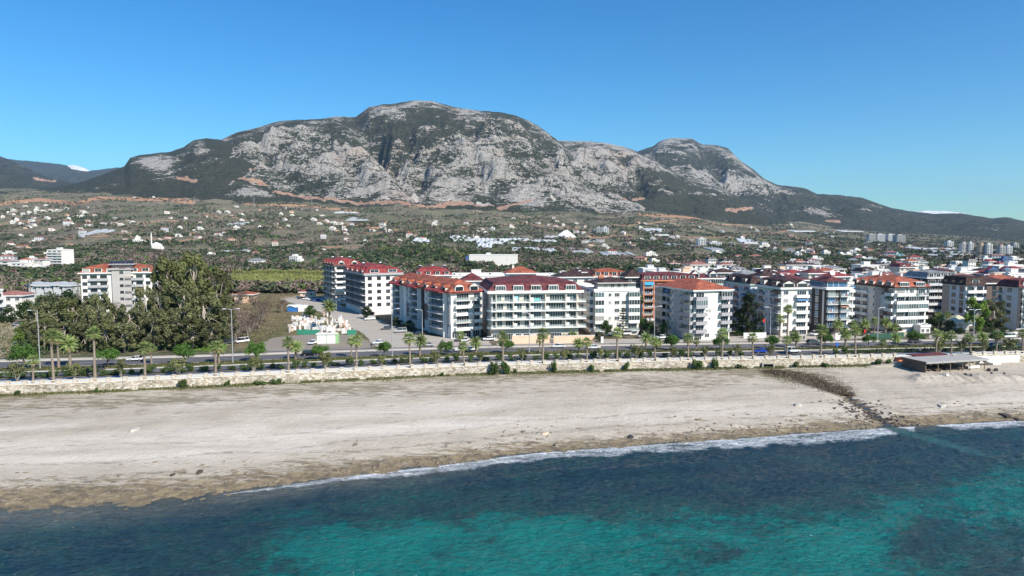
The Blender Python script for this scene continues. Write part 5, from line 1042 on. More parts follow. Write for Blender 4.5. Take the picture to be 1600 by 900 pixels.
# garden walls in front of the blocks
for (a,b_,h,m_,nm,lb,off) in ((865,932,2.4,PEACH,'garden_wall','peach garden wall right of the wide cream block',32.5),(800,862,2.6,PEACH,'garden_wall','peach garden wall with planters directly below the wide cream block',33),(1162,1200,1.8,TRIM,'terrace_wall','low white terrace wall around the red flag',38),(1380,1398,1.6,TRIM,'garden_wall','short curved white garden wall among the palms on the right',33),(939,943,2.0,TRIM,'gate_pier','white gate pier with blue notice left of parked cars',32),(1305,1315,2.2,TRIM,'gate_pier','cream and white gate pier below the black-and-white block',32)):
    Y=240.
    for _ in range(8): Y=float(YO((a-800)/F*Y,off))
    X=corner(a,Y); w_=(b_-a)/F*Y; r=link(nm,None,None,(X,Y,5.2),R(9)); sprop(r,lb,'wall'); mb=MB(); mb.box((0,0,-.3),(w_,.3,h)); link('wall',mb.mesh('wall',[m_]),r); mb=MB(); mb.box((-.1,-.08,h),(w_+.1,.38,h+.12)); link('coping',mb.mesh('coping',[TRIM]),r)
# ------------------------------------------------------------ beach bar
A=on_beach(1446,582.5); B=on_beach(1539,577.5); A.z=float(gh(A.x,A.y))-.1; D=(B-A).xy; L_=D.length; ang=math.atan2(D.y,D.x)
r=link('beach_bar',None,None,tuple(A),ang); sprop(r,'open-fronted timber beach bar with flat grey roof and mesh side wall on the sand','beach bar')
WOOD=plain('weathered_timber',(.20,.15,.11),.85,.3,2); ROOFG=plain('faded_roof_sheet',(.36,.35,.33),.8,.2,.5); NET=plain('brown_mesh_sheet',(.11,.09,.075),.9,.25,1.5)
mb=MB(); mb.box((-.5,-.6,3.35),(L_+.5,8.3,3.5)); mb.box((-.55,-.75,2.95),(L_+.55,-.6,3.5)); mb.box((-.6,-.6,2.95),(-.5,8.3,3.5),1); link('roof',mb.mesh('roof',[ROOFG,NET]),r)
for x in (0,4.3,8.6,12.9,15.6,L_-.2):
    for y_ in (0,7.8): mb=MB(); mb.box((x,y_,-.3),(x+.18,y_+.18,3.34)); link('post',mb.mesh('post',[WOOD]),r)
mb=MB(); mb.box((-.1,.2,.0),(-.02,7.8,3.0)); link('side_screen',mb.mesh('side_screen',[NET]),r)
mb=MB(); mb.box((.2,5.5,0),(L_-4.5,5.7,3.3)); link('back_wall',mb.mesh('back_wall',[DARKIN]),r); mb=MB(); mb.box((8.8,1.8,0),(13,2.3,1.9)); link('counter',mb.mesh('counter',[DARKIN]),r)
mb=MB(); mb.box((L_-4.8,1,.5),(L_-.4,1.15,1.3)); link('white_board',mb.mesh('white_board',[TRIM]),r)
mb=MB()
for x in np.arange(.3,L_,.45): mb.box((x,-.05,2.5+.2*math.sin(x*3)),(x+.38,.0,2.95))
o=link('thatch_fringe',mb.mesh('thatch_fringe',[WOOD]),r); o['kind']='stuff'
rb=random.Random(9)
for i,(x,y_,lb) in enumerate([(2.0,1.5,'leftmost wooden table under the beach bar roof'),(5.5,1.2,'second wooden table under the beach bar roof'),(7.6,2.8,'third wooden table, deeper under the beach bar roof'),(13.9,1.4,'wooden table beside the dark counter of the beach bar')]):
    t=link('table',None,None,tuple(A+Vector((math.cos(ang)*x-math.sin(ang)*y_,math.sin(ang)*x+math.cos(ang)*y_,.1))),ang); sprop(t,lb,'table','tables under the beach bar'); mb=MB(); mb.box((-.8,-.4,.72),(.8,.4,.78)); link('table_top',mb.mesh('table_top',[WOOD]),t)
    for sx in (-.7,.7): mb=MB(); mb.box((sx-.05,-.3,0),(sx+.05,.3,.72)); link('leg',mb.mesh('leg',[WOOD]),t)
p=Vector((A.x-2.0,A.y+8.5,A.z)); r=link('awning_roof',None,None,(A.x+1,float(Yw(A.x+1))-2.6,A.z),ang); sprop(r,'dark maroon lean-to roof between the beach bar and the stone wall','canopy'); mb=MB(); mb.box((0,-1.5,3.6),(12,1.8,3.8)); link('roof',mb.mesh('roof',[T_MAROON]),r)
for x in (.2,4,8,11.6): mb=MB(); mb.box((x,-1.4,-.4),(x+.15,-1.2,3.6)); link('post',mb.mesh('post',[WOOD]),r)
p=on_beach(1410,573); r=link('container_hut',None,None,(p.x,p.y+2,p.z),ang); sprop(r,'small orange-fronted hut with a dark red roof left of the beach bar','hut'); mb=MB(); mb.box((0,0,0),(2.3,2,1.9)); link('wall',mb.mesh('wall',[ORANGEW]),r); mb=MB(); mb.box((-.2,-.3,1.9),(3.2,2.2,2.15)); link('roof',mb.mesh('roof',[T_MAROON]),r)
for i,(px,py,s,m_,lb) in enumerate([(1480,586,.9,TRIM,'white plastic crate on the sand before the beach bar'),(1508,586.5,1.0,DGREY,'dark box on the sand before the beach bar counter'),(1517,586.8,.8,BROWNW,'brown crate on sand right of the dark box'),(1549,585,1.0,DGREY,'dark lump of stacked chairs right of the bar'),(1545,580,1.4,BROWNW,'brown pallet stack beside the right post of the bar'),(1556,579.5,1.2,DGREY,'black tyre heap right of the beach bar'),(1569,585,.9,DGREY,'lone dark barrel on the sand, rightmost by the bar'),(1475,588,.6,PEACH,'small reddish bucket on the sand in front of the bar')]):
    p=on_beach(px,py); s*=.72; mb=MB(); mb.box((-s*.5,-s*.35,-.1),(s*.5,s*.35,s*.6)); mb.box((-s*.3,-s*.3,s*.6),(s*.45,s*.25,s*.85)); o=link('beach_clutter',mb.mesh('beach_clutter',[m_]),None,tuple(p),rb.uniform(-1,1)); sprop(o,lb,'crate')
# tarpaulin slope at the right end of the bar
p=on_beach(1541,575); mb=MB()
for i in range(5): mb.face([(i*1.1,0,1.8-.25*i),(i*1.1+1.1,0,1.55-.25*i),(i*1.1+1.4,2.5,1.5-.28*i),(i*1.1,2.5,2.1-.25*i)])
mb.box((4,1,0),(8.5,2.4,1.0)); o=link('tarpaulin',mb.mesh('tarpaulin',[TRIM]),None,(p.x,p.y+2,p.z),ang); sprop(o,'crumpled white tarpaulin sloping down right of the beach bar','tarpaulin')
# ------------------------------------------------------------ cars
TYRE=plain('tyre_rubber',(.02,.02,.02),.9,.1); RIM=plain('wheel_rim',(.45,.45,.46),.3,.05,metal=.7); CGL=glassmat('car_glass',(.015,.02,.025),.05); HLT=plain('headlamp_lens',(.75,.75,.72),.2,.03); TLT=plain('tail_lamp_lens',(.45,.02,.02),.3,.03)
def paint(name,col):
    if name in MATS: return MATS[name]
    m,nt,b,_=nmat(name); b.inputs['Base Color'].default_value=(*col,1); b.inputs['Roughness'].default_value=.32; b.inputs['Coat Weight'].default_value=.6; b.inputs['Coat Roughness'].default_value=.06; MATS[name]=m; return m
PROF={'car':(4.2,1.72,[(0,.45),(0,.75),(.9,.92),(3.9,.98),(4.18,.85),(4.2,.45)],[(.95,.9),(1.65,1.42),(3.2,1.45),(3.95,.95)]),
 'suv':(4.6,1.85,[(0,.5),(0,.9),(1.0,1.05),(4.5,1.08),(4.6,.9),(4.6,.5)],[(1.0,1.03),(1.7,1.65),(4.1,1.68),(4.5,1.05)]),
 'van':(4.6,1.85,[(0,.45),(0,.85),(.8,1.05),(4.55,1.1),(4.6,.9),(4.6,.45)],[(.8,1.02),(1.5,1.8),(4.45,1.85),(4.58,1.08)])}
def car_parts(kind,pm):
    def f():
        L,W,bp,cp=PROF[kind]; mb=MB()
        def ext(P,w0,w1,mi):
            n=len(P); k=len(mb.v)
            for s,sg in ((w0,-1),(w1,1)):
                for x,z in P: mb.v.append((x-L/2,sg*(s),z))
            mb.f.append(tuple(k+i for i in range(n))); mb.m.append(mi); mb.f.append(tuple(k+n+i for i in reversed(range(n)))); mb.m.append(mi)
            for i in range(n): j=(i+1)%n; mb.f.append((k+j,k+i,k+n+i,k+n+j)); mb.m.append(mi)
        ext(bp,W/2,W/2,0); q=[(x,min(z+.06,z+.06)) for x,z in cp]; 
        roof=[(cp[1][0]-.05,cp[1][1]-.02),(cp[1][0]+.1,cp[1][1]+.05),(cp[2][0]-.1,cp[2][1]+.05),(cp[2][0]+.02,cp[2][1]-.02)]; ext(roof,W/2-.14,W/2-.14,0)
        for x in (cp[1][0]+(cp[2][0]-cp[1][0])*.5,cp[2][0]-.1): mb.box((x-L/2-.05,-W/2+.11,cp[0][1]),(x-L/2+.05,-W/2+.17,cp[1][1])); mb.box((x-L/2-.05,W/2-.17,cp[0][1]),(x-L/2+.05,W/2-.11,cp[1][1]))
        body=mb.mesh('body',[pm]); mb=MB(); 
        n=4; k=0
        for sg in (-1,1):
            for x,z in cp: mb.v.append((x-L/2,sg*(W/2-(.10 if z<1.3 else .17)),z))
        mb.f=[(0,1,2,3),(7,6,5,4),(1,0,4,5),(2,1,5,6),(3,2,6,7)]; mb.m=[0]*5; gl=mb.mesh('window',[CGL])
        mb=MB(); mb.tube([(0,-.11,0),(0,.11,0)],.33,12,0); mb.tube([(0,-.12,0),(0,.12,0)],.2,10,1); wh=mb.mesh('wheel',[TYRE,RIM])
        mb=MB(); mb.box((-.05,-.17,-.08),(.06,.17,.08)); hl=mb.mesh('headlight',[HLT]); mb=MB(); mb.box((-.05,-.14,-.1),(.05,.14,.1)); tl=mb.mesh('tail_light',[TLT]); return body,gl,wh,hl,tl,L,W
    return cached(('car',kind,pm.name),f)
PW=paint('white_car_paint',(.74,.74,.74)); PS=paint('silver_car_paint',(.42,.43,.45)); PB=paint('black_car_paint',(.012,.012,.014)); PBL=paint('blue_car_paint',(.01,.05,.42)); PG=paint('dark_grey_car_paint',(.07,.075,.085)); PR=paint('red_car_paint',(.35,.02,.02))
def lane_y(px,off):
    Y=205.
    for _ in range(8): Y=float(YO((px-800)/F*Y,off))
    return Y
def car(px,off,kind,pm,flip,lb,Y=None,rz=None):
    Y=Y or lane_y(px,off); X=corner(px,Y); b_,g,wm_,hl,tl,L,W=car_parts(kind,pm)
    an=math.atan2(float(Yw(X+2)-Yw(X-2)),4) if rz is None else R(rz)
    r=link('parked_car' if (off or 99)>27 else 'car',None,None,(X,Y,5.23),an+(math.pi if flip else 0)); sprop(r,lb,'van' if kind=='van' else 'car','cars on and beside the seafront road')
    link('body',b_,r); link('window',g,r)
    for x in (-L/2+.8,L/2-.85):
        for y in (-W/2+.1,W/2-.1): link('wheel',wm_,r,(x,y,.33))
    for y in (-W/2+.3,W/2-.3): link('headlight',hl,r,(-L/2+.02,y,.68)); link('tail_light',tl,r,(L/2-.02,y,.8))
for a in [(149,9.6,'suv',PG,0,'dark grey estate car on the near carriageway, leftmost of all cars'),(212,22.5,'car',PW,0,'white car driving on the far carriageway before the eucalyptus grove'),(484,22,'suv',PB,1,'black car on the far carriageway directly below the parking lot'),
 (669,31.5,'car',PS,1,'silver car crossing the pale forecourt below the long orange-roofed block'),(721,21,'car',PW,0,'left of two white cars following each other on the far carriageway'),(736,21.3,'car',PW,0,'right of two white cars following each other on the far carriageway'),
 (873,23.6,'car',PW,0,'white hatchback passing the peach garden wall'),(928,20.5,'car',PW,1,'white car on the far carriageway below the white five-storey block'),(1189,9.2,'car',PBL,0,'bright blue car on the near carriageway'),(1238,8.6,'van',PW,1,'small white van on the near carriageway right of the blue car'),
 (1271,23,'suv',PG,1,'dark grey car on the far carriageway below the black-fronted block'),(1429,23,'car',PG,1,'dark car on the far carriageway behind the round pine at right'),(1485,24,'car',PW,0,'white car on the far carriageway near the white huts'),(1552,9.5,'suv',PB,0,'black car on the near carriageway below the feathery trees'),(1588,9.4,'car',PG,0,'dark grey car at the far right on the near carriageway')]: car(*a)
for px,Y,kind,pm,rz,lb in [(578,292,'van',PW,20,'white van parked in shadow beside the crimson-roofed block'),(626,254,'van',PS,14,'silver estate car beside the bowed dark balconies'),(718,233,'car',PG,60,'dark car parked at the white end entrance'),(727,232,'car',PW,75,'white car parked at the white end entrance'),(764,234,'car',PW,8,'white car with dark windows parked left of the peach wall'),(961,246,'car',PW,12,'white car parked under the norfolk pine'),(976,247,'van',PW,12,'white van parked right of the norfolk pine'),(1006,240,'car',PS,10,'silver car half hidden by the palms near the twin-headed lamp'),(1018,239,'car',PG,10,'dark car parked behind the twin-headed lamp'),(1034,238,'car',PW,12,'white car parked left of the round pine by the grey block'),(1274,246,'van',PW,35,'white van parked nose-out below the black-fronted block'),
 (470,392,'car',PB,40,'black car by the small cottage at the side street end'),(478,388,'car',PW,40,'white car second from left at the side street end'),(487,384,'van',PW,35,'white van third in the side street end line'),(495,378,'car',PBL,30,'blue car nearest the billboard at the side street end'),(604,262,'car',PG,25,'dark grey car in deep shade under the bowed balconies'),(654,247,'car',PB,25,'black car in shade by the white ground floor of the long block'),(1575,240,'van',PW,8,'white van parked by the low stall at far right'),(355,226,'car',PG,70,'dark car parked by the bare trees left of the parking lot'),(489,226,'car',PW,80,'white scooter-sized car beside the kiosk'),(592,226,'car',PW,20,'white car at the corner of the side street'),(378,229,'van',PW,50,'white van behind the bare brown trees')]: car(px,None,kind,pm,0,lb,Y,rz)
# ------------------------------------------------------------ people on the promenade
SKINM=plain('skin',(.45,.27,.19),.7,.05); HAIRM=plain('dark_hair',(.03,.02,.015),.8,.1)
def person(px,off,cols,lb,rz=0,stride=.35):
    Y=lane_y(px,off); X=corner(px,Y); z=5.37 if off<4.7 else 5.36
    me=bpy.data.meshes.new('person'); V=[(0,0,.95),(0,0,1.2),(0,0,1.42),(0,0,1.52),(0,0,1.66),(-.2,0,1.4),(-.25,-.03,1.12),(-.22,-.16,.92),(.2,0,1.4),(.25,.06,1.12),(.24,.0,.88),(-.1,0,.9),(-.1,-stride*.4,.5),(-.1,-stride*.7,.08),(-.1,-stride*.7-.17,.05),(.1,0,.9),(.1,stride*.3,.5),(.1,stride*.9,.1),(.1,stride*.9-.16,.05)]
    E=[(0,1),(1,2),(2,3),(3,4),(2,5),(5,6),(6,7),(2,8),(8,9),(9,10),(0,11),(11,12),(12,13),(13,14),(0,15),(15,16),(16,17),(17,18)]
    me.from_pydata(V,E,[]); o=link('person',me,None,(X,Y,z),R(rz)); sprop(o,lb,'person')
    md=o.modifiers.new('skin','SKIN'); rad=[.16,.15,.17,.07,.11,.07,.05,.035,.07,.05,.035,.1,.07,.05,.045,.1,.07,.05,.045]
    for i,q in enumerate(rad): me.skin_vertices[0].data[i].radius=(q,q*.85); me.skin_vertices[0].data[i].use_root=(i==0)
    o.modifiers.new('sub','SUBSURF').levels=1
    me.materials.append(cols[1]); 
    mb=MB(); mb.tube([(0,0,1.66),(0,.02,1.78),(0,.02,1.82)],[.13,.12,.05],8); link('hair',mb.mesh('hair',[HAIRM]),o)
    mb=MB(); mb.tube([(0,0,.92),(0,0,1.2),(0,0,1.4),(0,0,1.47)],[.19,.175,.2,.1],10); link('jacket',mb.mesh('jacket',[cols[0]]),o)
CR=plain('red_cloth',(.5,.03,.04),.9,.1); CW=plain('white_cloth',(.7,.7,.68),.9,.05); CB=plain('navy_cloth',(.03,.04,.09),.9,.1); CK=plain('black_cloth',(.02,.02,.02),.9,.1)
person(802,4.4,(CR,CW),'person in a red jacket walking on the promenade by the tall palm',30); person(1281,5.5,(CK,CK),'person in black standing by the leaning palm trunk',80,.1)
person(580,30,(CK,CB),'person in dark clothes at the corner of the side street',10,.2); person(1256,30.5,(CK,CB),'person in dark clothes on the far pavement left of the parked cars',10,.2)
person(1444,4.2,(CK,CK),'person in black above the beach bar roof',40,.1); person(1454,3.6,(CB,CB),'person in blue standing on the promenade behind the beach bar',200,.1); person(1437,3.9,(CW,CK),'person in a white top left of the one in black',-60,.2)
# ============================================================ VEGETATION
L_PINE=leafmat('pine_needles',(.045,.11,.015),(.125,.24,.045),.9); L_EUC=leafmat('eucalyptus_leaves',(.085,.10,.042),(.25,.255,.12),.45); L_EUCD=leafmat('dark_eucalyptus_leaves',(.06,.075,.028),(.20,.21,.08),.35)
L_BROAD=leafmat('broadleaf',(.022,.055,.012),(.06,.12,.025),.6); L_OLIVE=leafmat('olive_leaves',(.06,.08,.035),(.13,.15,.07),.5); L_LIME=leafmat('lime_leaves',(.08,.15,.02),(.17,.25,.045),.5)
L_CYP=leafmat('cypress_needles',(.008,.018,.007),(.024,.038,.013),.8,.1); L_SHRUB=leafmat('oleander_leaves',(.10,.12,.045),(.25,.25,.10),.9); L_HEDGE=leafmat('hedge_leaves',(.035,.07,.018),(.11,.17,.045),.8)
L_PALM=leafmat('palm_fronds',(.15,.21,.06),(.36,.43,.16),1.2,.3); L_PALMD=leafmat('dry_palm_fronds',(.16,.13,.06),(.30,.24,.12),1.2,.2); L_BARE=leafmat('bare_twigs',(.10,.075,.055),(.20,.155,.12),.5,.1); L_DARK=leafmat('dark_evergreen_leaves',(.015,.035,.012),(.045,.075,.025),.6)
BARK=plain('bark',(.14,.105,.08),.95,.3,1.5); BARKL=plain('pale_bark',(.33,.29,.24),.95,.25,1.5); BARKP=plain('palm_bark',(.25,.20,.155),.95,.25,2.5)
def crown_pts(n,clumps,cr,rs=.9):
    """n leaf faces over clumps (centre, radius): shell weighted"""
    w=np.array([c[1]**2 for c in clumps]); idx=RNG.choice(len(clumps),n,p=w/w.sum())
    C=np.array([c[0] for c in clumps])[idx]; Rr=np.array([c[1] for c in clumps])[idx]
    d=RNG.normal(size=(n,3)); d/=np.linalg.norm(d,axis=1,keepdims=True); r=Rr*RNG.uniform(.35,1.05,n)**.6
    sc=np.array(cr) if cr is not None else np.ones(3)
    P=C+d*r[:,None]*sc; nn=d+RNG.normal(size=(n,3))*.55; return P,nn
def limbs(mb,base,top,clumps,r0,k=9,lean=0.0):
    bx,by,bz=base; tx,ty,tz=top; mb.tube([base,((bx+tx)/2+lean,(by+ty)/2,(bz+tz)/2),top],[r0,r0*.75,r0*.5],7)
    for c in clumps[:k]:
        p=c[0]; s=random.uniform(.45,1.0); a=(bx+(tx-bx)*s,by+(ty-by)*s,bz+(tz-bz)*s); m_=((a[0]+p[0])/2,(a[1]+p[1])/2,(a[2]+p[2])/2-.1*abs(p[2]-a[2])); mb.tube([a,m_,p],[r0*.38,r0*.25,r0*.1],5)
def mk_tree(kind,seed,n=None):
    """unit trees in metres at natural size -> (trunk mesh, crown mesh, height, width)"""
    random.seed(seed); ru=random.uniform; mb=MB(); cl=[]
    if kind=='pine':
        h,w=5.4,6.0
        for i in range(26): a=ru(0,6.28); q=math.sqrt(ru(0,1))*w*.40; z=h*.44+ (1-(q/(w*.5))**2)*h*.40*ru(.0,1); cl.append(((q*math.cos(a),q*math.sin(a),z),ru(.55,1.0)))
        limbs(mb,(0,0,-.2),(ru(-.2,.2),0,h*.5),cl,.17,12,ru(-.15,.15)); P,nn=crown_pts(n or 2300,cl,(1,1,.95)); S=RNG.uniform(.09,.2,len(P)); lm_,bm=L_PINE,BARK
    elif kind in('euc','eucd','feather'):
        h,w=(17,9) if kind!='feather' else (15,8)
        for i in range(40 if kind!='feather' else 34):
            z=ru(.16,.97)*h; t=z/h; env=(w*.5)*(1.05-.9*abs(t-.55)**1.3*1.5); a=ru(0,6.28); q=env*math.sqrt(ru(.05,1)); cl.append(((q*math.cos(a),q*math.sin(a),z),ru(.65,1.45)))
        limbs(mb,(0,0,-.3),(ru(-.8,.8),ru(-.5,.5),h*.8),sorted(cl,key=lambda c:-c[1]),.38,20,ru(-.5,.5)); P,nn=crown_pts(n or 4600,cl,(.85,.85,1.25)); S=RNG.uniform(.16,.36,len(P)); lm_={'euc':L_EUC,'eucd':L_EUCD,'feather':L_LIME}[kind]; bm=BARKL
    elif kind in('broad','olive','dark','lime'):
        h,w=7,7.5
        for i in range(26): a=ru(0,6.28); t=ru(0,1); env=w*.40*math.sin(math.pi*(.18+.75*t)); q=env*math.sqrt(ru(0,1)); cl.append(((q*math.cos(a),q*math.sin(a),h*(.24+.66*t)),ru(.7,1.35)))
        limbs(mb,(0,0,-.2),(ru(-.4,.4),0,h*.6),cl,.22,12,ru(-.3,.3)); P,nn=crown_pts(n or 1700,cl,(1,1,.85)); S=RNG.uniform(.14,.3,len(P)); lm_={'broad':L_BROAD,'olive':L_OLIVE,'dark':L_DARK,'lime':L_LIME}[kind]; bm=BARK
    elif kind=='cypress':
        h,w=14.5,8
        for i in range(60): t=ru(.04,1); env=w*.5*min(1,(t+.12)*3.2)*(1-t)**.55*1.12; a=ru(0,6.28); q=env*ru(.3,1); cl.append(((q*math.cos(a),q*math.sin(a),h*t),ru(.6,1.1)))
        limbs(mb,(0,0,-.2),(0,0,h*.85),cl,.35,14); P,nn=crown_pts(n or 5200,cl,(.9,.9,1.3)); S=RNG.uniform(.12,.28,len(P)); lm_,bm=L_CYP,BARK
    elif kind=='norfolk':
        h,w=12,4.6
        for k in range(10):
            z=h*(.2+.078*k); q0=w*.5*(1-k/11.5)
            for j in range(7): 
                a=j*.9+k*.5
                for s in (.35,.65,.95): cl.append(((q0*s*math.cos(a),q0*s*math.sin(a),z+.25*s),.34-.1*s))
                mb.tube([(0,0,z-.1),(q0*math.cos(a),q0*math.sin(a),z+.3)],[.05,.02],4)
        mb.tube([(0,0,-.2),(0,0,h)],[.2,.04],7); P,nn=crown_pts(n or 2600,cl,(1.2,1.2,.6)); S=RNG.uniform(.07,.15,len(P)); lm_,bm=L_DARK,BARK
    elif kind=='bare':
        h,w=6,6
        for i in range(22): a=ru(0,6.28); t=ru(0,1); q=w*.42*math.sin(math.pi*(.15+.7*t))*math.sqrt(ru(0,1)); cl.append(((q*math.cos(a),q*math.sin(a),h*(.3+.65*t)),ru(.6,1.2)))
        limbs(mb,(0,0,-.2),(ru(-.5,.5),0,h*.5),cl,.16,22,ru(-.3,.3)); P,nn=crown_pts(n or 1100,cl,(1,1,1)); S=RNG.uniform(.06,.16,len(P)); lm_,bm=L_BARE,BARKL
    elif kind=='shrub':
        h,w=3.6,3.3
        for i in range(18): a=ru(0,6.28); t=ru(0,1); q=w*.36*math.sqrt(ru(0,1))*(.55+.6*t); cl.append(((q*math.cos(a),q*math.sin(a),h*(.42+.48*t)),ru(.3,.6)))
        for i in range(8): c=cl[i][0]; mb.tube([(ru(-.12,.12),ru(-.12,.12),-.1),(c[0]*.45,c[1]*.45,c[2]*.5),c],[.06,.045,.015],5)
        P,nn=crown_pts(n or 1000,cl,(1,1,1)); S=RNG.uniform(.07,.16,len(P)); lm_,bm=L_SHRUB,BARKL
    elif kind=='bush':
        h,w=1.7,2.3
        for i in range(14): a=ru(0,6.28); t=ru(0,1); q=w*.34*math.sqrt(ru(0,1)); cl.append(((q*math.cos(a),q*math.sin(a),h*(.2+.55*t)),ru(.3,.55)))
        for i in range(5): c=cl[i][0]; mb.tube([(0,0,-.1),c],[.05,.015],4)
        P,nn=crown_pts(n or 650,cl,(1,1,1)); S=RNG.uniform(.06,.14,len(P)); lm_,bm=L_HEDGE,BARK
    V,Fc=leaves(P,nn,S,ru(.6,.9)); V[:,2]=np.maximum(V[:,2],.02)
    return mb.mesh('trunk',[bm],True),npmesh('crown',V,Fc,lm_),h,w
PROTO={}
def proto(kind,v,n=None):
    k=(kind,v,n)
    if k not in PROTO: PROTO[k]=mk_tree(kind,sum(map(ord,kind))*13+v,n)
    return PROTO[k]
def tree(kind,v,x,y,h,w,label,group,name,cat,z=None,n=None,rz=None):
    tm,cm,h0,w0=proto(kind,v,n); z=float(gh(x,y)) if z is None else z
    r=link(name,None,None,(x,y,z),random.uniform(0,6.28) if rz is None else rz,(w/w0,w/w0,h/h0)); sprop(r,label,cat,group)
    link('trunk',tm,r); link('crown',cm,r); return r
def palm_parts(kind,v):
    def f():
        random.seed(v*31+len(kind)); H=7.0; mb=MB(); lean=random.uniform(-.5,.5)
        pts=[(0,0,-.2),(lean*.2,0,H*.33),(lean*.6,.1,H*.7),(lean,.1,H)]
        if kind=='fan': mb.tube(pts,[.34,.25,.22,.25],9)
        else: mb.tube([(0,0,-.2),(0,0,H*.35),(lean*.4,0,H*.8),(lean,.1,H)],[.42,.36,.36,.46],9)
        for k in range(int(H/.35)): z=k*.35; mb.tube([(lean*(z/H)**1.5,.1*z/H,z),(lean*(z/H)**1.5,.1*z/H,z+.06)],[.30 if kind=='fan' else .43,.24],8)
        tr=mb.mesh('trunk',[BARKP]); C=Vector((lean,.1,H)); fm=MB(); nf=34 if kind=='fan' else 38
        for i in range(nf):
            a=i*2.39996+random.uniform(-.2,.2); el=R(80-118*(i/nf)+random.uniform(-9,9)); L=(random.uniform(1.7,2.2) if kind=='fan' else random.uniform(2.4,3.1)); dry=1 if i>nf*.87 else 0
            d=Vector((math.cos(a)*math.cos(el),math.sin(a)*math.cos(el),math.sin(el))); side=Vector((-math.sin(a),math.cos(a),0)); P=C.copy(); pts=[P.copy()]; n=6; dd=d.copy()
            for k in range(n): P=P+dd*(L/n); dd=(dd+Vector((0,0,-.19 if kind!='fan' else -.13))).normalized(); pts.append(P.copy())
            up=side.cross(d).normalized()
            if kind=='fan':
                c=pts[3]; fm.face([C-side*.03,C+side*.03,c+side*.03,c-side*.03],0); m=11
                for j in range(m):
                    an=R(-105+210*j/(m-1)); q=(pts[5]-pts[3]).normalized(); t=(q*math.cos(an)+side*math.sin(an)); ln=L*.52*(1-.25*abs(math.sin(an))); pe=(t.cross(up)).normalized()*.085
                    mid=c+t*ln*.6+up*.06; tip=c+t*ln-Vector((0,0,.22*ln)); fm.face([c,mid-pe,tip,mid+pe],dry)
            else:
                for k in range(1,n+1):
                    p0,p1=pts[k-1],pts[k]; ln=.62*math.sin(math.pi*min(.97,(k+.4)/(n+.9)))+.12; fm.face([p0-side*.035,p0+side*.035,p1+side*.025,p1-side*.025],dry)
                    for s in (-1,1):
                        for u in (.2,.55,.9):
                            b_=p0.lerp(p1,u); tip=b_+side*s*ln*.85+dd*ln*.45+Vector((0,0,-.28*ln))+up*.12; w_=(p1-p0).normalized()*.085; fm.face([b_-w_,b_+w_,tip+w_*.2,tip-w_*.4],dry)
        mb2=MB()
        for k in range(10): a=k*.63; mb2.face([C+Vector((.2*math.cos(a),.2*math.sin(a),-.1)),C+Vector((.22*math.cos(a+.5),.22*math.sin(a+.5),-.1)),C+Vector((.42*math.cos(a+.5),.42*math.sin(a+.5),-1.2)),C+Vector((.38*math.cos(a),.38*math.sin(a),-1.25))])
        return tr,fm.mesh('crown',[L_PALM,L_PALMD]),mb2.mesh('frond_skirt',[L_PALMD]),H
    return cached(('palm',kind,v),f)
def palm(kind,v,x,y,h,label,group='palms along the seafront',z=None,cw=None):
    tr,cm,sk,H=palm_parts(kind,v); z=float(gh(x,y)) if z is None else z; s=h/H; c=cw or max(.75,min(1.15,.6+.062*h))
    r=link('palm_tree',None,None,(x,y,z),random.uniform(0,6.28)); sprop(r,label,'palm tree',group)
    t=link('trunk',tr,r); t.scale=(c,c,s); o=link('crown',cm,r); o.scale=(c,c,c); o.location=(0,0,(s-c)*H); k=link('frond_skirt',sk,r); k.scale=(c,c,c); k.location=(0,0,(s-c)*H)
def by_off(px,off):
    Y=200.
    for _ in range(8): Y=float(YO((px-800)/F*Y,off))
    return corner(px,Y),Y
def desc(h,lo,hi): return 'short' if h<lo else ('tall' if h>hi else 'mid-height')
PR=[(52,559),(84,521),(149,516),(227,539),(337,537),(451,531),(557,527),(641,524),(725,537),(786,522),(848,516),(917,530),(964,515),(1023,530),(1075,524),(1128,516),(1176,523),(1229,527),(1282,510),(1336,511),(1378,531),(1462,517),(1486,519),(1516,524),(1556,520),(1597,517)]
random.seed(4)
for i,(px,yt) in enumerate(PR):
    off=1.0 if px!=1378 else 5.6; X,Y=by_off(px,off); h=CZ-(yt+6-HOR)/F*Y-5.3; palm('fan',i%4,X,Y,h,'%s fan palm, %s from the left in the row right behind the balustrade'%(desc(h,5.2,8.3),ordw(i+1)),z=5.35)
MP=[(92,523,'fan'),(110,534,'date'),(237,540,'fan'),(342,541,'date'),(462,538,'date'),(549,529,'fan'),(656,529,'date'),(719,520,'fan'),(744,531,'date'),(843,528,'fan'),(905,533,'date'),(1009,524,'date'),(1026,533,'date'),(1088,531,'fan'),(1244,523,'date'),(1321,518,'date'),(1399,526,'date'),(1475,524,'date'),(1510,527,'fan'),(1535,529,'date')]
for i,(px,yt,k) in enumerate(MP):
    X,Y=by_off(px,15.4+(i%3)*.8); h=max(2.6,CZ-(yt+5-HOR)/F*Y-5.3); palm(k,i%4,X,Y,h,'%s %s palm, %s from the left on the grass median'%(desc(h,3.8,6),'fan' if k=='fan' else 'feather',ordw(i+1)),'palms on the median',z=5.3)
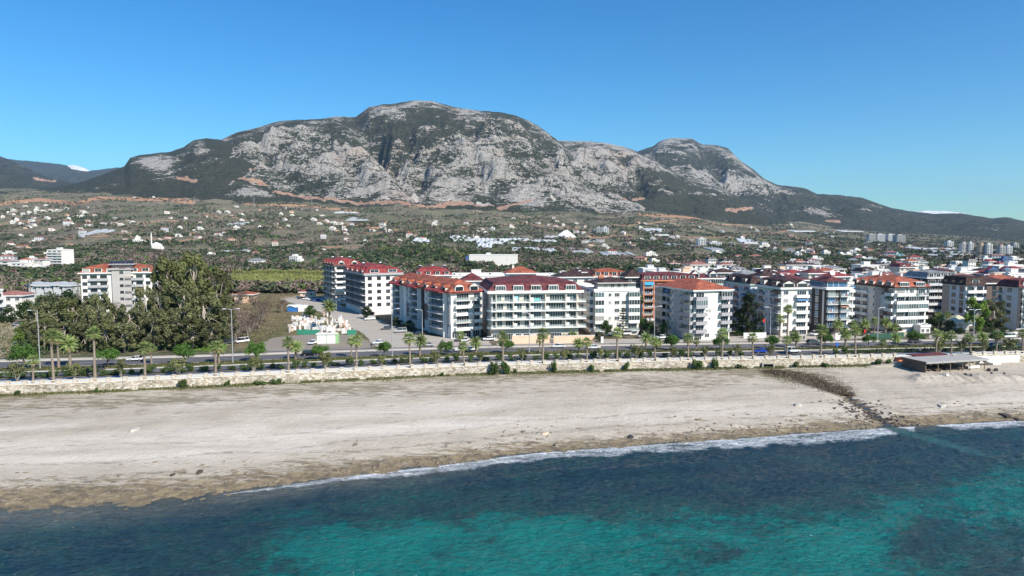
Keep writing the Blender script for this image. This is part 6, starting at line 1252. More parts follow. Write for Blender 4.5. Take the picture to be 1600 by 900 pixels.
YP=[(895,236,520,'date','palm in front of the peach garden wall'),(881,236,527,'date','leaning dark palm beside the peach garden wall palm'),(828,237,522,'date','palm left of the lamp below the cream block'),(1000,262,464,'fan','very tall slim palm between the white five-storey and grey blocks'),(1218,240,494,'fan','shorter of two tall palms before the white gable attic block'),(1230,241,479,'fan','taller of two tall palms before the white gable attic block'),(515,262,474,'date','tall brown-topped palm standing alone beside the marble yard'),(1310,247,503,'date','first garden palm from the left below the blue glass balconies'),(1332,248,501,'fan','garden palm left of the brown flank panels'),(1350,249,502,'date','second garden palm from the left of the brown flank group'),(1366,250,497,'fan','tallest garden palm under the lamp by the brown flank panels'),(1383,249,500,'date','garden palm right of that lamp'),(1397,251,507,'date','rightmost low garden palm before the brown cafe'),(1480,262,488,'fan','palm beside the dark pines left of the grey mansard block'),(1466,260,492,'date','shaggy palm above the small white cubic hut'),(48,395,425,'fan','lone tall palm among the houses at the far left'),(590,300,497,'date','garden palm in shade beside the crimson-roofed block'),(1085,240,520,'fan','small palm before the grey block entrance')]
for i,(px,Y,yt,k,lb) in enumerate(YP):
    X=corner(px,Y); h=CZ-(yt+5-HOR)/F*Y-5.2; palm(k,i%4,X,Y,h,lb,'garden palms')
PN=[(37,534,562,46),(168,539,561,33),(288,534,556,37),(400,529.6,553,34),(501,535,551,29),(600,531,547,25),(696,529,546,27),(790,526,545,28),(1048,521,538,28),(1125,522,540,27),(1206,520,534,24),(1289,515,533,25),(1357,520,533,22),(1430,513,531,29),(1555,515,531,27)]
for i,(px,yt,yb,wp) in enumerate(PN):
    X,Y=by_off(px,15 if i<12 or i==14 else 17); h=CZ-(yt-HOR)/F*Y-5.3; tree('pine',i%3,X,Y,h,wp/F*Y*1.05,'round-headed clipped pine, %s from the left on the median'%ordw(i+1),'clipped pines on the median','pine_tree','pine',5.3)
SH=[(27,568,28),(117,567,25),(189,562,23),(279,562,33),(397,556,28),(509,551,25),(596,556,17),(682,547,24),(751,550,17),(815,546,18),(881,546,22),(938,544,18),(994,540,25),(1052,541,16),(1101,541,17),(1151,539,15),(1203,538,20),(1468,531,24),(1502,531,17),(1537,530,18),(1579,529,26)]
for i,(px,yt,wp) in enumerate(SH):
    X,Y=by_off(px,1.9); h=CZ-(yt-HOR)/F*Y-5.3; tree('shrub',i%3,X,Y,h,wp/F*Y*1.0,'multi-stemmed oleander, %s from the left behind the balustrade'%ordw(i+1),'oleanders on the promenade edge','oleander_shrub','shrub',5.35)
rb=random.Random(21); hb=[]; px=2.0
while px<1170: hb.append(px); px+=rb.uniform(11,24)
hb+=[1306,1318]
for i,px in enumerate(hb):
    X,Y=by_off(px,5.4+rb.uniform(-.4,.5)); tree('bush',i%4,X,Y,rb.uniform(1.2,2.5),rb.uniform(1.9,3.3),'rounded green bush, %s from the left in the strip between promenade and road'%ordw(min(i+1,69)),'bushes between promenade and road','bush','bush',5.28)
# clipped hedge on the right part of the strip
X0=by_off(1322,5)[0]; X1=by_off(1640,5)[0]; n=6500; xx=RNG.uniform(X0,X1,n); oo=RNG.uniform(4.9,6.0,n); zz=5.3+RNG.uniform(0,1,n)**.5*(1.05+.2*fbm(xx/4,xx*0,2)); V,Fc=leaves(np.stack([xx,YO(xx,oo),zz],1),RNG.normal(size=(n,3))+np.array([0,-.4,.9]),RNG.uniform(.08,.18,n))
sprop(link('clipped_hedge',npmesh('clipped_hedge',V,Fc,L_HEDGE)),'long low clipped hedge between promenade and road at the right','hedge')
FB=[(27,612,9),(285,594,14),(150,608,6),(407,596,20),(430,594,18),(773,566,16),(790,566,15),(805,575,6),(865,565,11),(925,570,8),(979,566,9),(1091,560,18),(1117,561,12),(1155,570,8),(355,596,9),(690,582,7),(1245,566,9),(1290,568,14),(1372,561,12),(1388,560,10)]
for i,(px,yt,wp) in enumerate(FB):
    X,Y=by_off(px,-1.0); z=float(gh(X,Y)); h=max(.8,CZ-(yt-HOR)/F*Y-z); tree('bush',i%4,X,Y,h,wp/F*Y*1.1,'wild bush at the foot of the sea wall, %s from the left'%ordw(i+1),'wild bushes at the foot of the sea wall','bush','bush',z,n=900)
# grove at the left
GV=[(268,403,226,58,'eucd'),(303,399,231,62,'eucd'),(338,421,236,50,'eucd'),(290,440,222,52,'euc'),(250,455,220,40,'euc'),(322,462,222,52,'euc'),(352,470,232,40,'euc'),
 (60,476,222,40,'euc'),(88,470,226,44,'euc'),(112,466,218,44,'eucd'),(138,463,226,46,'euc'),(160,458,214,34,'euc'),(180,469,222,40,'euc'),(205,478,214,44,'euc'),(228,447,222,26,'euc'),(240,480,212,40,'euc'),(70,500,212,34,'eucd'),(100,502,212,38,'euc'),(135,498,211,38,'euc'),(165,500,209,36,'eucd'),(195,505,209,36,'euc'),(215,500,216,36,'eucd'),(275,480,214,46,'euc'),(300,500,212,44,'eucd'),(330,500,218,40,'euc'),(40,500,236,30,'lime'),(30,520,226,22,'lime'),(232,488,236,30,'lime'),(148,470,250,30,'eucd'),(15,478,270,34,'dark'),(45,468,280,36,'broad'),(78,455,300,36,'olive'),(108,452,310,40,'dark')]
for i,(px,yt,Y,wp,k) in enumerate(GV):
    X=corner(px,Y); h=CZ-(yt-HOR)/F*Y-5.2; big=h>26; nm={'euc':'grey-green','eucd':'dark olive','lime':'bright green','dark':'dark green','broad':'green','olive':'sage'}[k]
    tree(k,i%3,X,Y,h,wp/F*Y*(.98 if big else 1.1),'%s %s tree in the roadside grove, %s from the left'%('giant' if big else ('small' if h<14 else 'large'),nm,ordw(sorted(q[0] for q in GV).index(px)+1)),'trees of the roadside grove','eucalyptus_tree' if k[:3]=='euc' else 'broadleaf_tree','tree',n=(6200 if big else None))
# single trees around the blocks
ST=[('cypress',1169,461,248,50,'huge dark conical cypress in front of the mint-edged block','cypress_tree'),('norfolk',973,478,241,24,'norfolk pine with tiered open branches before the white five-storey block','norfolk_pine'),('broad',946,500,240,19,'round dark green tree left of the norfolk pine','broadleaf_tree'),('broad',1000,494,252,28,'large green tree between the white and grey blocks','broadleaf_tree'),('dark',988,505,255,24,'dark tree in shade left of the large green tree','broadleaf_tree'),('broad',1016,503,246,18,'smaller green tree right of the large one','broadleaf_tree'),('lime',1036,502,246,17,'bright round tree against the grey shaded flank','broadleaf_tree'),('feather',1524,467,250,30,'yellow-green feathery tree right of the white sloping-roof hut','feathery_tree'),('eucd',1549,471,256,36,'brown-green feathery tree beside the yellow-green one','feathery_tree'),
 ('dark',1463,487,262,22,'dark tree above the small white hut','broadleaf_tree'),('dark',1448,497,268,20,'dark low tree by the dark-fronted block','broadleaf_tree'),('olive',1484,500,255,20,'olive-grey tree between the two white huts','broadleaf_tree'),('dark',1500,512,250,22,'dark bushy tree right of the second hut','broadleaf_tree'),('dark',1570,512,250,22,'dark bushy tree below the far right block','broadleaf_tree'),('dark',1545,505,248,20,'dark green low tree under the feathery trees','broadleaf_tree'),('dark',620,495,272,20,'dark shaded tree beside the bowed balconies, left','broadleaf_tree'),('dark',640,500,258,20,'dark shaded tree beside the bowed balconies, right','broadleaf_tree'),('dark',573,478,296,24,'dark shaded tree at the foot of the crimson-roofed block','broadleaf_tree'),('broad',1185,515,243,22,'low round tree right of the huge cypress','broadleaf_tree'),('broad',1152,517,245,14,'low bush tree under the huge cypress','broadleaf_tree'),('dark',1240,516,243,18,'dark garden tree by the tall palm pair','broadleaf_tree'),('bare',560,492,330,14,'thin bare tree near the billboard','bare_tree'),('broad',485,478,300,22,'green tree behind the marble yard by the tarpaulin','broadleaf_tree'),('dark',1330,495,262,14,'dark narrow tree in the gap beside the blue glass block','broadleaf_tree'),('olive',936,519,231,22,'grey-green shrub tree by the white gate pier','broadleaf_tree'),('broad',1112,512,238,12,'little tree at the white end of the grey block','broadleaf_tree'),('dark',1400,508,252,26,'dark garden tree behind the green fence','broadleaf_tree'),('dark',1348,512,246,22,'dark garden tree before the shaded flank panels','broadleaf_tree')]
for i,(k,px,yt,Y,wp,lb,nm) in enumerate(ST): X=corner(px,Y); tree(k,i%3,X,Y,CZ-(yt-HOR)/F*Y-5.2,wp/F*Y*1.1,lb,None,nm,'tree')
# bare brown trees and scrub beside the parking lot
BT=[(370,506,232),(380,470,258),(392,476,250),(405,480,262),(412,470,300),(398,462,330),(424,472,340),(372,490,244),(386,500,238),(360,494,250),(420,462,380),(440,468,320),(365,452,330),(378,446,360)]
for i,(px,yt,Y) in enumerate(BT): X=corner(px,Y); h=min(8,max(3.2,CZ-(yt-HOR)/F*Y-5.2)); tree('bare',i%3,X,Y,h,h*1.15,'bare brown tree on the rough ground left of the marble yard, %s from the left'%ordw(sorted(q[0] for q in BT).index(px)+1),'bare trees on the rough ground','bare_tree','tree')
def mass(name,mat,n,fn,smin,smax,label,cat,up=.8,kind='stuff'):
    P=fn(n); V,Fc=leaves(P,RNG.normal(size=(len(P),3))*.8+np.array([0,-.5,up]),RNG.uniform(smin,smax,len(P)),.8); o=link(name,npmesh(name,V,Fc,mat)); sprop(o,label,cat,kind=kind)
def region(pts,hh,clump=6.0,thr=0.,z0=None):
    P=[onplane(x,y,5.2).xy for x,y in pts]; A=np.array([(p.x,p.y) for p in P])
    def f(n):
        lo,hi=A.min(0),A.max(0); Q=RNG.uniform(lo,hi,(n*3,2)); ins=np.zeros(len(Q),bool); j=len(A)-1
        for i in range(len(A)):
            c=((A[i,1]>Q[:,1])!=(A[j,1]>Q[:,1]))&(Q[:,0]<(A[j,0]-A[i,0])*(Q[:,1]-A[i,1])/(A[j,1]-A[i,1]+1e-9)+A[i,0]); ins^=c; j=i
        Q=Q[ins]; d=fbm(Q[:,0]/clump,Q[:,1]/clump,3); Q=Q[d>thr][:n]; h=hh*(.35+.9*np.clip(fbm(Q[:,0]/clump+9,Q[:,1]/clump,3)+.5,0,1)); z=gh(Q[:,0],Q[:,1])+RNG.uniform(0,1,len(Q))**.7*h
        return np.stack([Q[:,0],Q[:,1],z],1)
    return f
mass('cane_field',leafmat('cane_leaves',(.20,.24,.06),(.42,.40,.14),.15),30000,region([(362,433),(512,431),(512,447),(430,449),(362,447)],4.5,25,-.6),.25,.6,'yellow-green field of cane behind the marble yard','cane field')
mass('dry_scrub',L_BARE,12000,region([(358,462),(440,462),(452,476),(462,515),(425,526),(412,538),(372,540),(340,545),(338,520)],1.5,5,.02),.08,.2,'brown dry scrub on the rough ground left of the parking lot','dry scrub')
mass('dry_grass',leafmat('dry_grass_blades',(.20,.16,.08),(.36,.29,.16),.5,.2),20000,region([(345,450),(470,452),(500,462),(440,470),(455,500),(420,530),(330,550),(340,500)],.9,9,-.2),.08,.22,'tan dry grass on the rough ground left of the parking lot','dry grass')
mass('undergrowth',L_HEDGE,36000,region([(-30,556),(60,555),(330,548),(345,530),(360,480),(300,462),(60,460),(50,500),(20,530),(-30,530)],2.6,8,-.15),.12,.34,'dense green undergrowth beneath the roadside grove','undergrowth')
mass('green_verge',leafmat('fresh_grass_blades',(.07,.15,.02),(.15,.26,.05),.4,.2),12000,region([(300,550),(352,549),(358,525),(330,515),(318,530)],.7,12,-.7),.08,.2,'bright green grass patch at the right end of the grove','grass')
mass('reeds',leafmat('reed_leaves',(.22,.19,.10),(.42,.36,.22),.5,.2),8000,region([(-20,556),(14,555),(24,525),(10,505),(-20,520)],3.0,6,-.3),.12,.3,'pale dry reeds at the far left by the road','reeds')
# median grass and wall-foot weeds
n=26000; xx=RNG.uniform(-150,180,n); oo=RNG.uniform(12.8,17.1,n); mk=fbm(xx/9,oo/2,3)>-.12; xx,oo=xx[mk],oo[mk]; V,Fc=leaves(np.stack([xx,YO(xx,oo),5.33+RNG.uniform(0,.25,len(xx))],1),RNG.normal(size=(len(xx),3))+np.array([0,0,1.2]),RNG.uniform(.08,.22,len(xx)))
sprop(link('median_grass',npmesh('median_grass',V,Fc,leafmat('verge_grass',(.10,.12,.035),(.22,.21,.09),.3,.2))),kind='stuff')
n=22000; xx=RNG.uniform(-145,128,n); oo=RNG.exponential(.8,n)+.1; mk=fbm(xx/6,oo*0,3)>-.25; xx,oo=xx[mk],oo[mk]; yy=Yw(xx)-oo; V,Fc=leaves(np.stack([xx,yy,gh(xx,yy)+RNG.uniform(0,.55,len(xx))*np.exp(-oo/1.5)],1),RNG.normal(size=(len(xx),3))+np.array([0,-.4,1.0]),RNG.uniform(.06,.18,len(xx)))
sprop(link('weeds',npmesh('weeds',V,Fc,leafmat('wall_foot_weeds',(.09,.12,.03),(.22,.21,.10),.35,.2))),'straggling weeds along the foot of the sea wall','weeds',kind='stuff')
# brown reeds of the drain channel
pl=[on_beach(*q) for q in ((1203,581),(1228,584),(1255,590),(1282,600),(1305,609),(1325,620))]; wid=[1.6,3.4,4.4,3.6,2.6,1.0]; C_=[]
for i in range(26000):
    s=RNG.uniform(0,4.999); k=int(s); f_=s-k; p=pl[k].lerp(pl[k+1],f_); w_=wid[k]*(1-f_)+wid[k+1]*f_; ox,oy=RNG.normal(0,.55)*w_*1.6,RNG.normal(0,.55)*w_*.9
    hh=.25+1.5*max(0,.5+float(0)); C_.append((p.x+ox,p.y+oy,p.z,RNG.uniform(0,1)*.8*math.exp(-(oy/w_)**2)))
C_=np.array(C_); mk=fbm(C_[:,0]/2.2,C_[:,1]/1.5,3)>-.22; C_=C_[mk]; V,Fc=leaves(np.stack([C_[:,0],C_[:,1],C_[:,2]-.1+C_[:,3]],1),RNG.normal(size=(len(C_),3))+np.array([0,-.3,.4]),RNG.uniform(.04,.13,len(C_)))
sprop(link('dead_reeds',npmesh('dead_reeds',V,Fc,leafmat('dead_reed_leaves',(.075,.055,.038),(.20,.15,.10),.5,.1))),'tangled brown dead reeds filling the drain channel across the beach','reeds',kind='stuff')
STR=nmat('stream_water'); STR[2].inputs['Base Color'].default_value=(.06,.06,.05,1); STR[2].inputs['Roughness'].default_value=.22
mb=MB()
sp=[on_beach(*q) for q in ((1310,611),(1327,621),(1345,634),(1362,645),(1376,655),(1390,666))]
for i in range(len(sp)-1):
    for j in range(6):
        if (i*6+j)%7 in (2,3,5): continue
        a=sp[i].lerp(sp[i+1],j/6); b_=sp[i].lerp(sp[i+1],(j+1)/6); wa=.1+.75*abs(math.sin((i*6+j)*.9)); wb=.1+.75*abs(math.sin((i*6+j+1)*.9)); za=beachz(a.x,a.y)+.12; zb=beachz(b_.x,b_.y)+.12; mb.face([(a.x-wa,a.y,za),(a.x+wa,a.y,za),(b_.x+wb,b_.y,zb),(b_.x-wb,b_.y,zb)])
o=link('stream',mb.mesh('stream',[STR[0]])); sprop(o,kind='structure')
# shore rocks
ROCK=plain('shore_rock',(.22,.18,.13),.9,.35,1.2,world=True); ROCKP=plain('pale_boulder',(.45,.42,.36),.9,.2,1.2)
VV=[];FF=[];k=0
def rock_vf(cx,cy,cz,a,b_,c_,rng):
    th=rng.uniform(0,6.28); n=8; vs_=[]; pr=rng.uniform(.7,1.15,n)
    for j in range(n): t=2*math.pi*j/n; x=a*pr[j]*math.cos(t); y=b_*pr[j]*math.sin(t); vs_.append((cx+x*math.cos(th*.3)-y*math.sin(th*.3),cy+x*math.sin(th*.3)+y*math.cos(th*.3),cz-.3))
    vs_+= [((v[0]-cx)*rng.uniform(.75,.95)+cx,(v[1]-cy)*rng.uniform(.75,.95)+cy,cz+c_*rng.uniform(.7,1.2)) for v in vs_[:n]]; vs_.append((cx,cy,cz+c_*1.15)); return vs_
rr=np.random.default_rng(4); mb=MB(); SP_=[on_beach(*q) for q in ((1325,626),(1350,642),(1378,657),(1400,667))]
for i in range(1500):
    x=rr.uniform(-100,160); d=abs(rr.normal(0,5))+rr.uniform(-.5,1.5)
    if rr.random()<.10: d=rr.normal(13,2.5)
    dens=.5+fbm(np.array([x/12.]),np.array([d/5.]),3)[0]*1.6
    if rr.random()>dens: continue
    y=float(Ys(x))+d; z=beachz(x,y); s=rr.uniform(.10,.42)*(1.6 if rr.random()<.08 else 1); vs_=rock_vf(x,y,z,s*1.7,s*.8,s*rr.uniform(.15,.4),rr); k=len(mb.v); mb.v+=vs_
    for j in range(8): q=(j+1)%8; mb.f.append((k+j,k+q,k+8+q,k+8+j)); mb.m.append(0); mb.f.append((k+8+j,k+8+q,k+16)); mb.m.append(0)
for i in range(260):
    t_=rr.random(); k_=min(int(t_*3),2); q_=[(1325,628),(1352,645),(1378,657),(1400,667)]; a_=on_beach(*q_[k_]) if False else SP_[k_]; b2_=SP_[k_+1]; f_=t_*3-k_; x=a_.x+(b2_.x-a_.x)*f_+rr.normal(0,2.6); y=a_.y+(b2_.y-a_.y)*f_+rr.normal(0,2.0); z=beachz(x,y) if y<float(Yw(x))-1 else 3; s=rr.uniform(.12,.42); vs_=rock_vf(x,y,z,s*1.9,s*.9,s*rr.uniform(.2,.45),rr); k=len(mb.v); mb.v+=vs_
    for j in range(8): q=(j+1)%8; mb.f.append((k+j,k+q,k+8+q,k+8+j)); mb.m.append(1); mb.f.append((k+8+j,k+8+q,k+16)); mb.m.append(1)
sprop(link('shore_rocks',mb.mesh('shore_rocks',[ROCK,plain('dark_wet_rock',(.085,.065,.05),.7,.35,1.5,world=True)])),'flat brown rocks and ledges strewn along the water line','rocks',kind='stuff')
for i,(px,py,s,m_,lb) in enumerate([(210,672,1.2,ROCKP,'pale boulder lying alone on the sand at the left'),(1247,633,1.1,ROCKP,'pale boulder on the pebbles left of the stream'),(985,683,.9,DGREY,'dark driftwood stump near the water in the middle'),(853,678,.7,PEACH,'reddish piece of debris on the pebbles'),(270,742,.5,MATS['dark_wet_rock'],'first dark seaweed-covered rock at the left shore'),(312,738,.75,MATS['dark_wet_rock'],'second, longer dark rock at the left shore'),(1472,634,1.1,ROCKP,'pale flat rock on the right beach'),(1570,650,1.3,MATS['dark_wet_rock'],'dark jagged rock by the surf at far right'),(1590,656,1.1,MATS['dark_wet_rock'],'dark rock at the right picture edge by the surf')]):
    p=on_beach(px,py); vs_=rock_vf(0,0,0,s*1.4,s*.8,s*.3,rr); mb=MB(); mb.v=vs_
    for j in range(8): q=(j+1)%8; mb.f+=[(j,q,8+q,8+j),(8+j,8+q,16)]; mb.m+=[0,0]
    sprop(link('boulder',mb.mesh('boulder',[m_]),None,tuple(p)),lb,'rock')
# ------------------------------------------------------------ trees of the plain: nearest ones single, the rest one mass
rn=random.Random(77); cand=[]
def blocked(px,py,Y):
    if 355<px<515 and py>427: return True
    if px>500 and py>448: return True
    if px>840 and Y<430: return True
    if 120<px<250 and 380<Y*0+py<0: return True
    return False
while len(cand)<285:
    px=rn.uniform(-20,1620); py=rn.uniform(396,500) if px<520 else rn.uniform(400,446)
    p=at(px,py)
    if p.y>1000 or p.y<240 or blocked(px,py,p.y): continue
    if px>520 and rn.random()<.25: continue
    if any((p.x-q[0].x)**2+(p.y-q[0].y)**2<(4.5 if px<520 else 6)**2 for q in cand): continue
    cand.append((p,px))
cand.sort(key=lambda c:c[1])
KN={'dark':'dark green','broad':'green','olive':'sage-green','lime':'bright green','bare':'bare brown','eucd':'olive'}
for i,(p,px) in enumerate(cand):
    k=rn.choice(['dark','dark','broad','olive','bare','bare','lime','eucd','dark']); h=rn.uniform(4.5,8) if k!='eucd' else rn.uniform(7,12)
    tree(k,i%2,p.x,p.y,h,h*rn.uniform(.9,1.35) if k!='eucd' else h*.6,uniq('%s plain tree'%KN[k],('behind ' if p.y<500 else 'far beyond ')+lm(px)),'trees of the plain behind the road','broadleaf_tree' if k!='bare' else 'bare_tree','tree',n=420)
def woodland():
    n=165000; Y=np.exp(RNG.uniform(math.log(430),math.log(4300),n)); u=RNG.uniform(-.84,.84,n); X=u*Y; Z=gh(X,Y); PX,PY=proj_np(X,Y,Z)
    dn=fbm(X/170,Y/230,4)+.35*fbm(X/45,Y/55,2)+.22*RNG.random(n)-.16; dn+=.12*(Y<1100)+.1*np.exp(-((PX-540)/260)**2)*(PY>385)+.45*np.exp(-(segd(PX,PY,[(1180,404),(1340,411)],2)/9)**2)
    ok=(dn>.0)&~((PX>840)&(Y<640)&(Y>0)&(PY>412))&~((PX>355)&(PX<515)&(PY>426)&(PY<452))&~((PX>600)&(PX<860)&(Y<520))
    X,Y,Z,PX=X[ok],Y[ok],Z[ok],PX[ok]; n=len(X); h=RNG.uniform(2.8,8.5,n)*(1+.15*(Y>1500)); k=np.where(Y<1000,34,np.where(Y<1800,14,7)); idx=np.repeat(np.arange(n),k); m=len(idx)
    d=RNG.normal(size=(m,3)); d/=np.linalg.norm(d,axis=1,keepdims=True); d[:,2]=np.abs(d[:,2])*.9-.1; r=h[idx]*.55*RNG.uniform(.5,1,m)
    C=np.stack([X[idx],Y[idx],Z[idx]+h[idx]*.42],1)+d*r[:,None]; s=h[idx]*np.where(k[idx]>30,.13,np.where(k[idx]>12,.19,.26))*RNG.uniform(.7,1.3,m)
    V,Fc=leaves(C,d+RNG.normal(size=(m,3))*.45,s,.85)
    pal=np.array([(.035,.055,.025),(.055,.078,.035),(.085,.09,.055),(.12,.12,.08),(.155,.12,.10),(.13,.10,.08),(.09,.14,.035),(.026,.04,.02)]); pr=np.array([.22,.17,.16,.1,.12,.08,.05,.10])
    zone=fbm(X/300+4,Y/300,3); ci=RNG.choice(8,n,p=pr); ci=np.where((zone>.12)&(RNG.random(n)<.6),RNG.choice([4,5,4,2],n),ci); ci=np.where((zone<-.15)&(RNG.random(n)<.6),RNG.choice([0,7,1,0],n),ci)
    col=1.2*pal[ci]*RNG.uniform(.75,1.25,(n,1)); col=np.repeat(col[idx]*RNG.uniform(.8,1.2,(m,1)),4,0)
    mt,nt,b,_=nmat('woodland_foliage'); a=attr(nt,'tint'); nt.links.new(a.outputs['Color'],b.inputs['Base Color']); b.inputs['Roughness'].default_value=.8; b.inputs['Specular IOR Level'].default_value=.15
    o=link('woodland',npmesh('woodland',V,Fc,mt,attrs=dict(tint=col))); sprop(o,'scattered orchard and scrub trees covering the slopes below the mountain','woodland',kind='stuff')
def proj_np(X,Y,Z): return pxpy(X,Y,Z)
woodland()
# terraced plantation rows on the knoll behind the crimson-roofed block
kc=[]
for r_ in range(11):
    for c_ in range(105):
        px=588+c_*1.45; yy=389.5+r_*1.25+1.3*math.sin(px/35)
        if RNG.random()<.9: p=at(px,yy); kc+=[(p.x+RNG.normal(0,.5),p.y+RNG.normal(0,1.0),p.z+RNG.uniform(.5,3.0)) for _ in range(7)]
kc=np.array(kc); V,Fc=leaves(kc,RNG.normal(size=(len(kc),3))*.7+np.array([0,-.4,.7]),RNG.uniform(.4,.95,len(kc)))
sprop(link('plantation_rows',npmesh('plantation_rows',V,Fc,leafmat('banana_leaves',(.12,.15,.04),(.26,.27,.09),.05,.15))),'yellow-green terraced plantation rows on the low knoll behind the crimson roofs','plantation',kind='stuff')
# ------------------------------------------------------------ houses, greenhouses and masts on the slopes
def house_mesh(v):
    def f():
        random.seed(v*7+1); mb=MB(); w,d,h=random.choice([(10,8,6),(12,9,6),(9,8,3.4),(13,9,6.5),(14,10,9),(8,7,6)]); mb.box((-w/2,-d/2,-3),(w/2,d/2,h),0)
        n=max(2,int(w/3)); fl=max(1,int(h/3))
        for k in range(fl):
            for j in range(n): x=-w/2+w*(j+.5)/n; mb.box((x-.65,-d/2-.04,k*3+.9),(x+.65,-d/2+.02,k*3+2.2),2)
        if v%3==0: mb.box((-w/2-.2,-d/2-.2,h),(w/2+.2,d/2+.2,h+.3),0); mb.box((-w*.3,-d*.2,h+.3),(w*.1,d*.3,h+2.6),0); mb.tube([(w*.25,0,h+1.2),(w*.25+1.4,0,h+1.2)],.45,6,0)
        else: mb.box((-w/2-.5,-d/2-.5,h),(w/2+.5,d/2+.5,h+.25),0); rect_roof(mb,-w/2-.6,-d/2-.6,w/2+.6,d/2+.6,h+.26,1.9,1)
        if v%2: mb.box((w/2,-d/2+.5,-3),(w/2+3.5,d/2-1,h*.5),0)
        if fl>1: mb.box((-w*.3,-d/2-1.3,2.75),(w*.3,-d/2-.05,3.0),0); mb.box((-w*.3,-d/2-1.3,3.0),(w*.3,-d/2-1.2,3.8),0)
        wl=[WHITE,WHITE,CREAM,WHITE,LGREY,PEACH][v%6]; tl=[T_RED,T_ORANGE,T_MAROON,T_ROSE,T_ROSE,T_BROWN,T_GREY][v%7]
        return mb.mesh('house',[wl,tl,DARKIN]),['white','white','cream','white','pale grey','peach'][v%6],(None if v%3==0 else ['red','orange','maroon','faded-red','faded-red','brown','grey'][v%7])
    return cached(('house',v),f)
HP=[]
def hcl(n,x0,x1,y0,y1): 
    for _ in range(n): HP.append((rn.uniform(x0,x1),rn.uniform(y0,y1)))
HP+= [(40,316),(72,322),(95,330),(210,309),(240,309),(148,338),(180,343),(200,345),(330,402),(398,390),(400,400),(402,417),(440,412),(462,408),(492,398),(506,396),(385,398),(430,383),(470,383),(260,333),(215,374),(225,381),(246,388),(262,376),(278,370),(300,368),(322,340),(342,333),(355,333),(368,352),(378,346),(350,365),(362,378),(434,356),(447,327),(455,332),(470,342),(490,345),(500,338),(520,350),(550,353),(505,372),(540,375),(590,371),(600,350),(640,370),(660,375),(826,341),(868,355),(1000,412),(1012,402),(1022,413),(1060,404),(870,352),(1180,408),(1240,415),(1256,418),(1275,412),(1290,398),(1310,395),(1325,402),(1342,409),(880,398),(957,399)]
hcl(34,0,140,322,350); hcl(16,60,330,325,360); hcl(16,0,130,350,392); hcl(12,190,360,355,385); hcl(26,350,560,322,362); hcl(16,520,700,345,380); hcl(18,680,900,340,368); hcl(16,870,1120,345,372); hcl(16,900,1160,372,405); hcl(14,1120,1330,350,380); hcl(22,1150,1360,378,410); hcl(24,1330,1600,385,414); hcl(10,0,110,395,418)
HP=sorted(HP)[:]
for i,(px,py) in enumerate(HP):
    p=at(px,py)
    if p.y>5200: p=at(px,py+8)
    v=rn.randint(0,13); m_,wn,tn=house_mesh(v); o=link('house',m_,None,(p.x,p.y,p.z-.2),rn.uniform(-.5,.5)+math.atan2(-p.x,p.y)*.5); s=rn.uniform(.85,1.25); o.scale=(s,s,s)
    where='high-slope' if p.y>2200 else ('mid-slope' if p.y>1200 else 'valley-floor')
    sprop(o,uniq('small %s %s-roofed %s house'%(wn,tn or 'flat',where),'above '+lm(px)),'house','small houses scattered over the slopes')
GHP=leafmat  # (alias unused)
GHM=plain('greenhouse_film',(.60,.62,.62),.5,.10,.06); GHG=plain('weathered_greenhouse_film',(.40,.42,.42),.6,.12,.06)
def greenhouse(px,py,wpx,n,lb,m_=GHM,dp=75,h=4.5):
    p=at(px,py); w_=wpx/F*p.y; r=link('greenhouse',None,None,(p.x,p.y,p.z-1.0),0); mb=MB(); b_=w_/n
    for i in range(n):
        x=i*b_
        prof=[(x,0),(x,h*.7),(x+b_*.25,h*.95),(x+b_*.5,h*1.05),(x+b_*.75,h*.95),(x+b_,h*.7),(x+b_,0)]
        z1=float(gh(p.x+x,p.y+dp))-float(gh(p.x,p.y)) ; z1=max(min(z1,26),2)
        k=len(mb.v); mb.v+=[(a,0,c) for a,c in prof]+[(a,dp,c+z1) for a,c in prof]
        mb.f.append(tuple(k+j for j in range(7))); mb.m.append(0)
        for j in range(6): mb.f.append((k+j+1,k+j,k+7+j,k+8+j)); mb.m.append(0)
    me=mb.mesh('greenhouse',[m_]); r.name='tmp'; bpy.data.objects.remove(r); o=link('greenhouse',me,None,(p.x,p.y,p.z-.8)); sprop(o,lb,'greenhouse','plastic greenhouses on the slopes')
